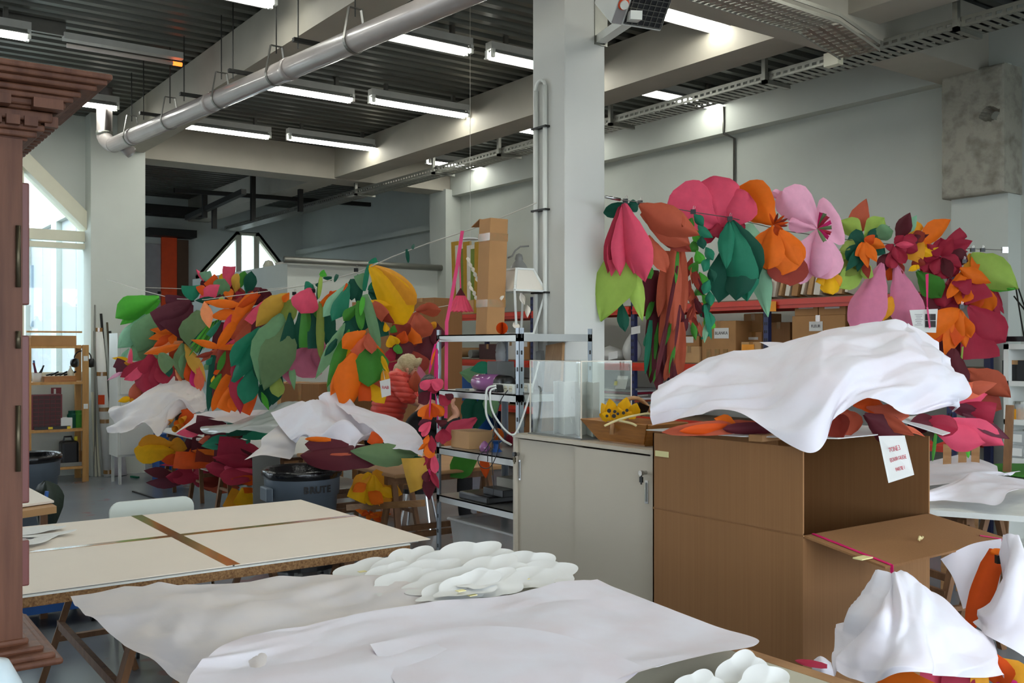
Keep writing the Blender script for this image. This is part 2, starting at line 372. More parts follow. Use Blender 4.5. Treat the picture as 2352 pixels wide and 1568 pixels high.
p = PZ(145, 103, ZL+.03); p2 = PZ(420, 149, ZL+.03)
t = thing('dead_light', p, 'unlit fluorescent tube glowing orange at its end', 'light'); y = (p.y+p2.y)/2
MB().box(p.x, p2.x, y-.05, y+.05, p.z+.05, p.z+.11).build('housing', 'lamp_body', t)
MB().tube([(p.x+.03, y, p.z), (p2.x-.1, y, p.z)], .02, 10).build('tube', 'tube_dead', t, smooth=True)
MB().tube([(p2.x-.1, y, p.z), (p2.x-.01, y, p.z)], .02, 10).build('glowing_end', 'tube_glow', t, smooth=True)
MB().box(p.x-.6, p.x+.02, y-.02, y+.02, p.z+.08, DECK+.02).build('bracket', 'hanger_steel', t)
# grey pipe
pl, pr = P(262, 332, 11.1), P(1046, -6, 6.05); pd = (pr-pl).normalized(); pe = pr+pd*4.5
pt = thing('ventilation_pipe', (pl.x, pl.y, 3), 'long grey pipe slung under the ceiling on steel hangers', 'pipe')
R0 = .085
elb = pl-pd*.05
mb = MB().tube([pe, pr, pl], R0, 20); mb.build('pipe_run', 'pipe_grey', pt, smooth=True)
top = P(240, 250, 11.3); bot = Vector((top.x, top.y, pl.z+.12))
cpts = [pl]
for k in range(1, 8):
    a = k/8*math.pi/2; q0 = pl.lerp(elb-pd*.06, math.sin(a)); cpts.append(Vector((q0.x+(bot.x-q0.x)*(1-math.cos(a)), q0.y+(bot.y-q0.y)*(1-math.cos(a)), pl.z+(bot.z-pl.z)*(1-math.cos(a)))))
cpts += [bot, Vector((bot.x, bot.y, DECK))]
MB().tube(cpts, R0*1.02, 20).build('elbow', 'pipe_grey', pt, smooth=True)
MB().tube([pl+Vector((0.1, -.05, -.02)), pl+Vector((.17, -.09, -.09))], R0*.8, 16).build('end_stub', 'pipe_grey', pt, smooth=True)
MB().tube([bot+Vector((0, 0, .02)), bot+Vector((0, 0, .07))], R0*1.1, 20).build('sleeve', 'tray_zinc', pt, smooth=True)
for f in (.1, .42, .66):
    c = pl.lerp(pr, f); MB().tube([c-pd*.04, c+pd*.04], R0*1.07, 20).build('sleeve', 'pipe_grey', pt, smooth=True)
sd = pd.cross(UP).normalized(); up2 = sd.cross(pd)
def along(u):                                                         # point of the pipe axis under pixel column u
    lo, hi = 0.0, 1.2
    for _ in range(40):
        m = (lo+hi)/2; q0 = pl.lerp(pr, m); dd = q0.x*SN+q0.y*CS; uu = 1176+F*(q0.x*CS-q0.y*SN)/dd
        if uu < u: lo = m
        else: hi = m
    return pl.lerp(pr, lo)
for u in (302, 390, 508, 634, 815):
    c = along(u); rr = R0+.006; pts = []
    for k in range(13):
        a = math.pi + k/12*math.pi; pts.append(c+sd*math.cos(a)*rr+up2*math.sin(a)*rr)
    tp = c+up2*(rr+.14)
    mb = MB(); full = [tp-sd*.05]+pts+[tp+sd*.05, tp-sd*.05]
    for a, b in zip(full, full[1:]): mb.bar(a, b, .006, .035, up=pd) if False else mb.obox((a+b)/2, b-a, pd, (b-a).cross(pd), (b-a).length+.004, .03, .005)
    h = mb.build('hanger', 'hanger_steel', pt)
    MB().tube([tp-Vector((0, 0, .06)), (tp.x, tp.y, DECK+.02)], .005, 6).build('threaded_rod', 'dark_steel', h)
for i, u in enumerate((345, 440, 555, 708)):
    c = along(u)+Vector((.06, .1, .16)); br = MB().box(c.x-.14, c.x+.14, c.y-.02, c.y+.02, c.z, c.z+.03).build('strut_bracket', 'dark_steel', pt)
    MB().tube([(c.x-.1, c.y, c.z-.05), (c.x-.1, c.y, DECK+.02)], .005, 6).build('threaded_rod', 'dark_steel', br)
# cable tray
XT, ZT = 7.05, 4.0
ct = thing('cable_tray', (XT, 9, ZT), 'long perforated zinc cable tray running beside the racking wall', 'cable tray')
mb = MB()
y = 0.5
for x in (XT-.14, XT+.14):
    mb.box(x-.003, x+.003, 0.5, 19.5, ZT, ZT+.022).box(x-.003, x+.003, .5, 19.5, ZT+.045, ZT+.075)
mb.build('side_rails', 'tray_zinc', ct)
mb = MB(); y = .5
while y < 19.5:
    mb.box(XT-.14, XT+.14, y, y+.045, ZT, ZT+.004)
    for x in (XT-.14, XT+.14): mb.box(x-.003, x+.003, y, y+.03, ZT+.02, ZT+.047)
    y += .075
mb.build('rungs', 'tray_zinc', ct, kind='stuff')
MB().tube([(XT+.05, .5, ZT+.03), (XT+.03, 6, ZT+.03), (XT+.06, 12, ZT+.03), (XT+.02, 19.5, ZT+.03)], .022, 8).build('cable_bundle', 'black_plastic', ct, smooth=True)
for u in (1172, 1430, 1785, 2225, 1020, 840):
    y = PX(u, 300, XT).y
    mb = MB().box(XT-.19, XT-.15, y-.02, y+.02, ZT-.03, DECK+.02).box(XT-.19, XT+.16, y-.02, y+.02, ZT-.03, ZT)
    mb.build('tray_hanger', 'tray_zinc', ct)
jp = PX(1915, 135, XT-.18); MB().box(XT-.22, XT-.15, jp.y-.07, jp.y+.07, jp.z-.06, jp.z+.05).build('junction_box', 'cream_frame', ct)
# branch tray that rises and turns across
b0, b1, b2 = P(1975, 125, 6.75), P(1880, 62, 6.3), P(1560, -40, 5.1)
mb = MB(); 
def traypiece(mb, a, b, w):
    d = (b-a).normalized(); s_ = d.cross(UP).normalized(); n_ = int((b-a).length/.06)
    for sg in (-1, 1):
        mb.bar(a+s_*sg*w/2, b+s_*sg*w/2, .006, .02); mb.bar(a+s_*sg*w/2+Vector((0, 0, .05)), b+s_*sg*w/2+Vector((0, 0, .05)), .006, .025)
    for k in range(-1, 2): mb.bar(a+s_*k*w/4, b+s_*k*w/4, .03, .004)
    for k in range(n_): mb.obox(a+d*(k+.5)*.06, d, s_, s_.cross(d), .032, w, .004)
bt = thing('cable_tray', b1, 'short perforated tray branching down to the long cable tray', 'cable tray')
traypiece(mb, b0, b1, .28); traypiece(mb, b1, b2, .28); mb.build('tray_body', 'tray_zinc', bt)
# conduit on the wall under the racking-wall lamp
a, b, c_ = PX(1662, 245, XW-.17), PX(1662, 300, XW-.17), PX(1688, 318, XW-.01)
MB().tube([a, b, (XW-.17, b.y, b.z-.03), (XW-.02, c_.y, c_.z), (XW-.02, c_.y, 2.4)], .014, 8).build('wall_conduit', 'hanger_steel', smooth=True, label='thin vertical grey conduit on the white racking wall', cat='conduit')
# dark hanging struts in the far bay
def strut(pts, w, label): 
    MB().bar(pts[0], pts[1], w, w).build('ceiling_strut', 'dark_steel', label=label, cat='strut', group='dark struts in the far bay')
strut((P(400, 437, 15.5), P(850, 470, 17.5)), .07, 'dark horizontal strut hung across the far bay')
strut((P(430, 500, 16.5), P(560, 440, 14.6)), .08, 'dark sloping strut hung above the gable window')
for u, v0, v1 in ((581, 400, 508), (690, 400, 486), (492, 470, 525), (470, 440, 500)):
    strut((P(u, v0, 15.8), P(u, v1, 15.8)), .07, 'dark vertical strut dropping from the far bay ceiling')
# fan heater on the column
hc = P(1480, 8, 5.75)
ht = thing('fan_heater', hc, 'white fan heater with black grille bracketed to the column', 'heater')
ax = Vector((1, -.25, -.02)).normalized(); fn = Vector((-.25, -.72, -.65)); fn = (fn-ax*fn.dot(ax)).normalized(); az = ax.cross(fn).normalized()
if az.z < 0: az = -az
wd, hh, dd = .34, .30, .30
ctr = hc-fn*.0
MB().obox(ctr-fn*dd/2, ax, fn, az, wd, dd, hh).build('casing', 'white_plastic', ht, bevel=.01)
MB().obox(ctr+ax*.035+fn*.002, ax, fn, az, wd-.09, .01, hh-.03).build('grille_recess', 'black_plastic', ht)
mb = MB()
for k in range(9): mb.obox(ctr+ax*.035+fn*.012+az*(k-4)*.032, ax, fn, az, wd-.09, .004, .004)
for k in range(7): mb.obox(ctr+ax*(.035+(k-3)*.038)+fn*.009, ax, fn, az, .004, .006, hh-.03)
mb.build('grille', 'hanger_steel', ht)
MB().obox(ctr-ax*.135+fn*.002, ax, fn, az, .06, .012, hh-.02).build('control_panel', 'grey_panel', ht)
kc = ctr-ax*.135+fn*.01-az*.02
MB().tube([kc, kc+fn*.006], .034, 20).build('knob_ring', 'orange_panel', ht, smooth=False)
MB().tube([kc, kc+fn*.02], .026, 20).build('knob', 'white_plastic', ht)
MB().obox(ctr-ax*(wd/2+.001)-fn*.12+az*.06, fn, az, ax, .08, .06, .002).build('warning_label', 'orange_panel', ht)
b0 = PY(1378, 98, CY); b1 = P(1462, 34, 5.7)
MB().box(b0.x-.05, b0.x+.06, CY-.008, CY, b0.z-.02, b0.z+.5).build('wall_plate', 'tray_zinc', ht)
MB().bar(Vector((b0.x, CY-.01, b0.z+.02)), b1, .07, .05).build('bracket_arm', 'white_plastic', ht)
for zz in (.0, .3): MB().tube([(b0.x+.03, CY-.008, b0.z+zz), (b0.x+.03, CY-.02, b0.z+zz)], .012, 8).build('bolt', 'hanger_steel', ht)
# ================================================================== furniture in the foreground
mat('dark_oak', (62, 36, 26), 0.45, var=0.3, scale=3, stretch=(14, 14, 1), rgb2=(34, 18, 12), bump=.15, bscale=40, spec=.2)
mat('oak_panel', (112, 72, 52), 0.5, var=0.3, scale=2.5, stretch=(12, 12, .8), rgb2=(84, 50, 34), bump=.12, bscale=50, spec=.3)
mat('red_edge', (104, 52, 46), 0.4)
mat('brass_dark', (92, 84, 66), 0.4, .8)
mat('chipboard', (168, 128, 82), 0.8, scale=120, rgb2=(112, 76, 42), bump=.4, bscale=150)
mat('grey_card', (230, 218, 202), 0.55, var=0.02, scale=3)
mat('white_edge', (226, 228, 222), 0.5)
mat('brown_tape', (138, 112, 66), 0.12, scale=14, rgb2=(176, 120, 70), coat=.8)
mat('pine', (170, 128, 84), 0.6, scale=3, stretch=(3, 3, 12), rgb2=(142, 100, 60))
mat('trestle_wood', (140, 100, 66), 0.6, scale=3, rgb2=(112, 76, 48), stretch=(8, 8, 2))
mat('white_chair', (222, 228, 218), 0.4, var=.01)
mat('chrome', (190, 190, 190), 0.2, 1.0)
mat('table_beige', (188, 184, 164), 0.55, var=.02)
mat('cabinet_beige', (200, 190, 172), 0.5, var=.02, scale=2)
mat('carton', (152, 108, 66), 0.75, scale=2.2, rgb2=(144, 101, 60), stretch=(60, 60, .6), bump=.05, bscale=12)
mat('kraft_box', (172, 126, 78), 0.75, var=.08, scale=5)
mat('kraft_light', (196, 154, 106), 0.75, var=.06, scale=5)
mat('kraft_paper', (180, 138, 92), 0.7, var=.05, scale=6, bump=.1, bscale=9)
mat('masking_tape', (232, 222, 160), 0.6)
mat('pink_ribbon', (214, 24, 104), 0.4)
mat('steel_shelf', (164, 164, 160), 0.35, 0.75, var=.06, scale=4)
mat('steel_post', (150, 156, 162), 0.35, 0.8, var=.06)
mat('basket_wood', (176, 116, 48), 0.4, scale=4, stretch=(2, 2, 14), rgb2=(142, 88, 34), coat=.3)
mat('raffia', (224, 206, 150), 0.7)
mat('board_wood', (196, 154, 108), 0.45, scale=3, stretch=(10, 10, 1), rgb2=(170, 126, 82))
mat('paper_white', (226, 226, 222), 0.7, var=.015)
mat('paper_cream', (228, 220, 206), 0.7, var=.02)
mat('print_dark', (50, 44, 44), 0.7); mat('ink_red', (196, 36, 60), 0.7); mat('ink_grey', (150, 146, 150), 0.7); mat('ink_black', (36, 34, 34), .7)
mat('blue_cart', (30, 84, 156), 0.45)
mat('bin_grey', (84, 94, 104), 0.45, var=.06, scale=6)
mat('bag_black', (18, 18, 20), 0.22, var=.2, bump=.8, bscale=18)
mat('lilac_plastic', (158, 100, 152), 0.18, coat=.6)
mat('beige_plastic', (178, 172, 156), 0.5)
mat('grey_plastic', (120, 120, 116), 0.5)
mat('maroon_pack', (66, 24, 22), 0.5); mat('orange_pack', (214, 100, 32), 0.5)
mat('green_coat', (34, 46, 34), 0.6, bump=.5, bscale=25)
mat('pale_blue', (206, 222, 228), 0.3, coat=.3)

# --- dark carved cupboard, only its right part stands in view
ar = thing('carved_cupboard', (0.0, 3.25, 0), 'dark carved wooden cupboard with a stepped dentil cornice', 'cupboard')
AX, AY = PY(50, 800, 3.03).x, 3.03                                     # right edge, front plane
def az(v): return PY(50, v, AY).z
MB().box(-1.2, AX-.02, AY+.01, AY+.45, az(1490), az(190)).build('carcass', 'oak_panel', ar)
MB().box(AX-.20, AX, AY-.012, AY+.03, az(1480), az(318)).build('stile', 'oak_panel', ar)
MB().box(-1.0, AX-.22, AY-.006, AY+.02, az(1440), az(340)).build('door_panel', 'oak_panel', ar)
# cornice: stepped profile swept along the front, mitred at the right end
steps = [(325, 318, .012), (318, 304, .030), (304, 290, .045), (290, 284, .038), (284, 262, .060), (262, 254, .075), (254, 240, .085), (240, 228, .100), (228, 216, .115), (214, 202, .145), (202, 190, .165), (190, 178, .175)]
mb = MB()
for v1, v0, o in steps: mb.box(-1.3, AX+o*1.15, AY-o, AY+.45, az(v1), az(v0)+.002)
mb.build('cornice', 'oak_panel', ar, bevel=.006)
for k in range(9):
    x = AX+.03-k*.045; MB().box(x-.034, x, AY-.068, AY-.02, az(297), az(276)).build('dentil', 'oak_panel', ar)
for k in range(12):
    y_ = AY-.05+k*.05; MB().box(AX+.05, AX+.085, y_, y_+.028, az(300)+.01, az(268)).build('dentil', 'oak_panel', ar)
for k in range(4):
    x = AX+.085-k*.13; MB().box(x-.075, x, AY-.118, AY-.06, az(262), az(240)).build('modillion', 'oak_panel', ar)
mb = MB()
for v1, v0, o in ((1478, 1462, .02), (1490, 1476, .06), (1505, 1488, .09), (1515, 1500, .11)): mb.box(-1.3, AX+o*.8, AY-o, AY+.45, az(v1), az(v0))
mb.build('base_moulding', 'oak_panel', ar, bevel=.008)
for v0, v1 in ((420, 700), (770, 1155), (1240, 1345)):
    MB().box(AX-.004, AX+.018, AY-.01, AY+.03, az(v1), az(v0)).build('door_edge', 'red_edge', ar, bevel=.004)
for v0, v1 in ((520, 660), (930, 1080), (760, 800)):
    MB().tube([(AX-.012, AY-.018, az(v1)), (AX-.012, AY-.018, az(v0))], .007, 10).build('hinge', 'brass_dark', ar, smooth=True)
MB().box(-1.1, PY(-5, 800, AY+.05).x, AY+.05, AY+.42, 0, az(1500)).build('plinth', 'oak_panel', ar)
# pale blue rounded object in the near corner
p = P(-30, 1640, 2.2)
MB().lathe((p.x, p.y, p.z-.05), [(.0, 0), (.075, 0), (.078, .06), (.072, .11), (.045, .165), (.0, .18)], 28).build('plastic_tub', 'pale_blue', smooth=True, label='glossy pale blue plastic tub below the cupboard', cat='tub')
MB().lathe((p.x, p.y, 0), [(.12, 0), (.12, p.z-.055), (0, p.z-.055)], 20).build('tub_stool', 'dark_oak', label='dark round stool carrying the pale blue tub', cat='stool')

# --- trestle helper
def trestle(name, cx, cy, along_, half, h, spread, label, group, matn='trestle_wood', lw_=.04, rail=True):
    a = Vector(along_).normalized(); s_ = Vector((-a.y, a.x, 0)); c = Vector((cx, cy, 0))
    t = thing(name, c, label, 'trestle', group)
    MB().obox(c+UP*(h-.03), a, s_, UP, half*2, .05, .06).build('top_beam', matn, t)
    for e in (-1, 1):
        for g in (-1, 1):
            top_ = c+a*e*half*.88+UP*(h-.04)+s_*g*.02; bot_ = c+a*e*half*.95+s_*g*spread
            MB().bar(bot_, top_, lw_, .03).build('leg', matn, t)
        if rail: MB().bar(c+a*e*half*.92+s_*spread*.72+UP*h*.32, c+a*e*half*.92-s_*spread*.72+UP*h*.32, .03, .025).build('cross_brace', matn, t)
    if rail:
        for g in (-1, 1): MB().bar(c-a*half*.93+s_*g*spread*.62+UP*h*.42, c+a*half*.93+s_*g*spread*.62+UP*h*.42, .025, .04).build('stretcher', matn, t)
    return t

# --- cutting table with grey card panels
T1 = (-.1, 2.256, 3.92, 5.36)
tb = thing('cutting_table', ((T1[0]+T1[1])/2, 4.6, .70), 'wide chipboard work table topped with taped grey card panels', 'table')
MB().box(T1[0], T1[1], T1[2], T1[3], .70, .738).build('chipboard_top', 'chipboard', tb)
MB().box(T1[0], T1[1]+.0, T1[2]-.003, T1[3], .738, .744).build('white_laminate', 'white_edge', tb)
MB().box(T1[0], T1[1]+.05, T1[2]+.01, T1[3]+.01, .744, .748).build('card_underlay', 'grey_plastic', tb)
sx = PZ(430, 1240, .752).x; sy = PZ(430, 1240, .752).y
x0, x1, y0, y1 = T1[0], 2.37, 3.93, 5.38
sx = (PZ(290, 1187, .752).x+PZ(550, 1285, .752).x)/2; sy = (PZ(60, 1262, .752).y+PZ(830, 1187, .752).y)/2
for xa_, xb_, ya_, yb_ in ((x0, sx-.004, y0, sy-.004), (sx+.004, x1, y0, sy-.004), (x0, sx-.004, sy+.004, y1), (sx+.004, x1-.01, sy+.004, y1)):
    MB().box(xa_, xb_, ya_, yb_, .748, .752).build('card_panel', 'grey_card', tb)
MB().box(sx-.028, sx+.028, y0, y1, .752, .7535).build('tape_strip', 'brown_tape', tb)
MB().box(x0, x1, sy-.024, sy+.02, .7522, .7538).build('tape_strip', 'brown_tape', tb)
for i, x in enumerate((.25, 1.15, 2.0)):
    lab = ['dark wooden trestle carrying the cutting table beside the cupboard', 'wooden trestle under the middle of the cutting table', 'wooden trestle under the cutting table end near the grey bin'][i]
    trestle('trestle', x, 4.62, YA, .6, .70, .22, lab, 'trestles under the cutting table')
# blue cart standing under the table
a = PZ(40, 1405, .0)
c0 = Vector((1.05, 6.55, 0))
bc = thing('blue_cart', c0, 'blue low trolley behind the cutting table legs', 'trolley')
MB().box(.6, 1.5, 6.2, 6.9, .17, .19).box(.6, 1.5, 6.2, 6.23, .10, .26).box(.6, 1.5, 6.87, 6.9, .10, .26).box(.6, .63, 6.2, 6.9, .10, .26).box(1.47, 1.5, 6.2, 6.9, .10, .26).build('tray', 'blue_cart', bc)
for x in (.68, 1.4):
    for y_ in (6.27, 6.82): MB().lathe((x, y_, .05), [(0, 0), (.05, 0), (.05, .035), (0, .035)], 16, axis=XA).build('wheel', 'black_plastic', bc)
# paper petals on the far-left corner of the table
def petalflat(mb, c, ang, L, Wd, z, lobes=0, th=.0015, curl=.0):
    out = []
    for k in range(28):
        a_ = 2*math.pi*k/28; r = 1+.06*lobes*math.sin(5*a_+c.x*9)
        x_, y_ = math.cos(a_)*L/2*r, math.sin(a_)*Wd/2*r
        out.append(Vector((c.x+x_*math.cos(ang)-y_*math.sin(ang), c.y+x_*math.sin(ang)+y_*math.cos(ang), z+curl*(x_/L*2)**2)))
    mb.prism(out, (0, 0, th))
fl = thing('paper_flower', PZ(70, 1235, .755), 'flat white paper petals lying on the table behind the cupboard', 'paper flower')
for i, (u, v, ang, L, Wd) in enumerate(((60, 1240, .3, .30, .16), (95, 1218, -.2, .22, .09), (110, 1232, .1, .26, .07), (75, 1250, .7, .24, .10), (50, 1228, 0, .3, .2))):
    mb = MB(); petalflat(mb, PZ(u, v, .755), ang, L, Wd, .754+i*.004, 0, curl=.01); mb.build('petal', 'paper_white', fl)

# --- white chair behind the table
p = PZ(345, 1150, .82)
chx, chy = .95, 5.72
ch = thing('white_chair', (chx, chy, 0), 'white plastic chair pushed against the far side of the cutting table', 'chair')
cxl, cxr = PY(250, 1150, chy+.12).x, PY(443, 1150, chy+.12).x; zt_ = PY(340, 1146, chy+.12).z
chx = (cxl+cxr)/2; hw = (cxr-cxl)/2
def rrect(cx_, cz_, hw_, hh_, r, y_): 
    pts = []
    for qx, qz, a0 in ((1, -1, -90), (1, 1, 0), (-1, 1, 90), (-1, -1, 180)):
        for k in range(6):
            a_ = math.radians(a0+k*18); pts.append((cx_+qx*(hw_-r)+r*math.cos(a_), y_, cz_+qz*(hh_-r)+r*math.sin(a_)))
    return pts
MB().prism(rrect(chx, zt_-.17, hw, .17, .06, chy+.10), (0, .02, 0)).build('backrest', 'white_chair', ch)
MB().prism([(p_[0], chy-.2+(p_[2]-.45), .44) for p_ in rrect(chx, .45, hw, .21, .06, 0)], (0, 0, .02)).build('seat', 'white_chair', ch)
for sx_ in (-1, 1):
    for y_ in (chy-.36, chy+.08):
        MB().tube([(chx+sx_*(hw-.03), y_, 0), (chx+sx_*(hw-.05), y_, .45)], .011, 8).build('leg', 'chrome', ch, smooth=True)
    MB().tube([(chx+sx_*(hw-.05), chy+.05, .44), (chx+sx_*(hw-.06), chy+.11, zt_-.1)], .011, 8).build('back_tube', 'chrome', ch, smooth=True)

# --- near table under tissue
T2 = (.84, 2.275, .75, 3.5)
t2 = thing('paper_table', (1.55, 2.1, .72), 'beige work table in the foreground under white tissue sheets', 'table')
MB().box(T2[0], T2[1]-.05, T2[2], T2[3], .722, .75).build('table_top', 'table_beige', t2)
MB().box(T2[1]-.05, T2[1], T2[2], T2[3], .722, .751).build('wooden_edge', 'pine', t2)
trestle('trestle', 1.14, 2.7, YA, .72, .722, .40, 'wooden trestle under the tissue covered table, side facing the cupboard', 'trestles under the tissue table')
trestle('trestle', 1.9, 2.5, YA, .72, .722, .30, 'wooden trestle under the tissue covered table, side facing the beige cabinet', 'trestles under the tissue table')

# --- sliding door cabinet
K = (3.30, 3.75, 3.41, 4.555, 1.15)
kb = thing('sliding_cabinet', (3.5, 4.0, 0), 'beige office cabinet with two sliding doors and keys in the locks', 'cabinet')
mb = MB().box(K[0], K[1], K[2], K[3], 0, .05).box(K[0], K[1], K[2], K[2]+.02, .05, K[4]-.02).box(K[0], K[1], K[3]-.02, K[3], .05, K[4]-.02).box(K[1]-.02, K[1], K[2], K[3], .05, K[4]-.02)
mb.build('body', 'cabinet_beige', kb)
MB().box(K[0]-.004, K[1]+.004, K[2]-.004, K[3]+.004, K[4]-.02, K[4]).build('top', 'cabinet_beige', kb)
ys = PX(1320, 1100, K[0]).y
d1 = MB().box(K[0]+.020, K[0]+.036, ys-.02, K[3]-.022, .05, K[4]-.03).build('door', 'cabinet_beige', kb)
d2 = MB().box(K[0]+.002, K[0]+.018, K[2]+.022, ys, .05, K[4]-.03).build('door', 'cabinet_beige', kb)
def doorbits(d, u, vl, vh0, vh1, xf, mirror):
    a, b = PX(u, vh0, xf), PX(u, vh1, xf); c = PX(u-2, vl, xf)
    MB().box(xf-.004, xf, a.y-.011, a.y+.011, b.z, a.z).build('recessed_handle', 'chrome', d)
    MB().box(xf-.005, xf-.003, a.y-.006, a.y+.006, b.z+.01, a.z-.01).build('handle_slot', 'grey_plastic', d)
    MB().tube([(xf, c.y, c.z), (xf-.025, c.y, c.z)], .010, 14).build('lock', 'chrome', d)
    MB().tube([(xf-.024, c.y, c.z), (xf-.04, c.y, c.z)], .013, 12).build('key_head', 'black_plastic' if mirror else 'chrome', d)
    MB().box(xf-.034, xf-.030, c.y-.004, c.y+.004, c.z-.055, c.z).box(xf-.036, xf-.028, c.y-.010, c.y+.010, c.z-.045, c.z-.018).build('hanging_key', 'black_plastic' if not mirror else 'brass_dark', d)
doorbits(d2, 1486, 1085, 1103, 1156, K[0]+.002, False)
doorbits(d1, 1194, 1042, 1056, 1102, K[0]+.018, True)

# --- big carton beside the cabinet
B = (3.22, 4.12, 2.48, 3.33, 1.245, .895)
cb = thing('moving_carton', (3.67, 2.9, 0), 'large brown corrugated carton with its front flap folded open', 'carton')
th = .008
MB().box(B[0], B[0]+th, B[2], B[3], 0, B[5]-.004).build('side_panel', 'carton', cb)
MB().box(B[0], B[0]+th, B[2], B[3], B[5]+.004, B[4]).build('side_panel', 'carton', cb)
MB().box(B[0]+.003, B[0]+th, B[2], B[3], B[5]-.01, B[5]+.01).build('crease', 'carton', cb)
MB().box(B[1]-th, B[1], B[2], B[3], 0, B[4]).build('side_panel', 'carton', cb)
MB().box(B[0], B[1], B[3]-th, B[3], 0, B[4]).build('back_panel', 'carton', cb)
MB().box(B[0]+th, B[1]-th, B[2], B[2]+th, 0, B[5]).build('front_panel', 'carton', cb)
MB().box(B[0]+th, B[1]-th, B[2]+th, B[3]-th, .01, .02).build('bottom', 'carton', cb)
fa, fb_, fc, fd = Vector((B[0]+.01, B[2], B[5])), Vector((B[1]-.0, B[2], B[5])), Vector((B[1], 2.13, .84)), Vector((B[0]+.01, 2.12, .838))
fl = MB().prism([fa, fb_, fc, fd], (0, 0, -.008)).build('flap', 'carton', cb)
r0, r1 = fa.lerp(fb_, .06), fd.lerp(fc, .04)
for a, b in ((r0, r1), (fb_.lerp(fc, .82)-Vector((.10, 0, 0)), fc-Vector((.05, 0, 0)))):
    MB().bar(a+UP*.003, b+UP*.003, .014, .003).build('ribbon_strip', 'pink_ribbon', fl)
    MB().bar(b+Vector((0, -.004, .004)), b+Vector((0, -.005, -.07)), .012, .004, up=XA).build('ribbon_end', 'pink_ribbon', fl)
tm = fa.lerp(fd, .72); MB().box(tm.x-.04, tm.x+.03, tm.y-.03, tm.y+.01, tm.z-.001, tm.z+.004).build('tape_tag', 'masking_tape', fl)
tp = PX(1520, 1042, B[0]); MB().box(B[0]-.004, B[0], tp.y-.045, tp.y+.04, tp.z-.013, tp.z+.013).build('tape_tag', 'masking_tape', cb)
kc = PZ(2105, 1240, .87); MB().tube([kc+Vector((.0, -.01, .0)), kc+Vector((.015, -.005, .012)), kc+Vector((.03, .0, .002)), kc+Vector((.05, .004, .006))], .006, 6).build('string_knot', 'raffia', fl, smooth=True)
# stick and card board on top of the carton
q0, q1 = P(1735, 1006, 4.1), P(1900, 990, 4.75)
MB().bar(q0, q1, .06, .028).build('wooden_batten', 'pine', label='short pale wooden batten sticking out over the carton edge', cat='batten')
pts = [PZ(1483, 985, 1.262), PZ(1660, 996, 1.262), PZ(1930, 1005, 1.262), PZ(2030, 998, 1.262), PZ(2120, 985, 1.262), PZ(2060, 966, 1.262)]
MB().prism([P(1484, 988, 4.65), P(1700, 1003, 4.15), P(1925, 1008, 4.02), P(2010, 1000, 4.1), P(2100, 985, 4.6), P(1800, 968, 5.1)], (0, 0, .004)).build('card_board', 'paper_white', label='thin white card laid across the open carton top', cat='card board')
MB().prism([P(2054, 963, 4.35), P(2165, 1000, 4.3), P(2215, 985, 4.8), P(2110, 955, 4.9)], (0, 0, .004)).build('card_board', 'paper_white', label='smaller white card poking out under the crimson paper flowers', cat='card board')
# hand-written sheet
def textobj(body, loc, xdir, zdir, size, matn, parent, name='lettering', space=1.0, xs=1.0, bold=0.):
    cu = bpy.data.curves.new(name, 'FONT'); cu.body = body; cu.size = size; cu.align_x = 'CENTER'; cu.align_y = 'CENTER'; cu.extrude = .0004; cu.space_character = space; cu.resolution_u = 2; cu.offset = bold
    o = bpy.data.objects.new(name, cu); scene.collection.objects.link(o); cu.materials.append(M[matn])
    xd = Vector(xdir).normalized(); zd = Vector(zdir).normalized(); yd = zd.cross(xd).normalized(); zd = xd.cross(yd)
    m = Matrix((xd*xs, yd, zd)).transposed().to_4x4()
    off = Vector(parent['wl'])
    m.translation = Vector(loc)-off
    dg = bpy.context.evaluated_depsgraph_get(); me = bpy.data.meshes.new_from_object(o.evaluated_get(dg))
    bpy.data.objects.remove(o); me.transform(m)
    o = bpy.data.objects.new(name, me); scene.collection.objects.link(o); o['wl'] = list(off); o.parent = parent
    return o
sp = [P(2018, 1001, 4.02), P(2078, 1000, 4.02), P(2100, 1090, 3.95), P(2041, 1109, 3.95)]
sg = thing('zone_sign', (sp[0]+sp[2])/2, 'white hand lettered paper sheet reading ZONE 3 under the carton tissue', 'sign')
MB().prism(sp, (0, .0012, 0)).build('sheet', 'paper_white', sg)
xd = (sp[1]-sp[0]); dn = (sp[3]-sp[0]); nrm = xd.cross(dn).normalized(); nrm = -nrm if nrm.dot(TOCAM) < 0 else nrm
xr_ = (sp[2]-sp[3]).normalized()
def onsheet(u, v): return P(u, v, 4.014-.07*(v-1000)/105)
xw = (P(2070, 1026, 4)-P(2037, 1036, 4))
textobj('ZONE 3', onsheet(2055, 1031), xw, TOCAM, .029, 'ink_red', sg, space=.9, xs=.5)
textobj('ESCALIER GAUCHE', onsheet(2063, 1053), P(2085, 1045, 4)-P(2042, 1056, 4), TOCAM, .024, 'ink_red', sg, space=.9, xs=.36)
textobj('PARTIE 1', onsheet(2068, 1076), P(2082, 1070, 4)-P(2053, 1078, 4), TOCAM, .022, 'ink_red', sg, space=.9, xs=.5)
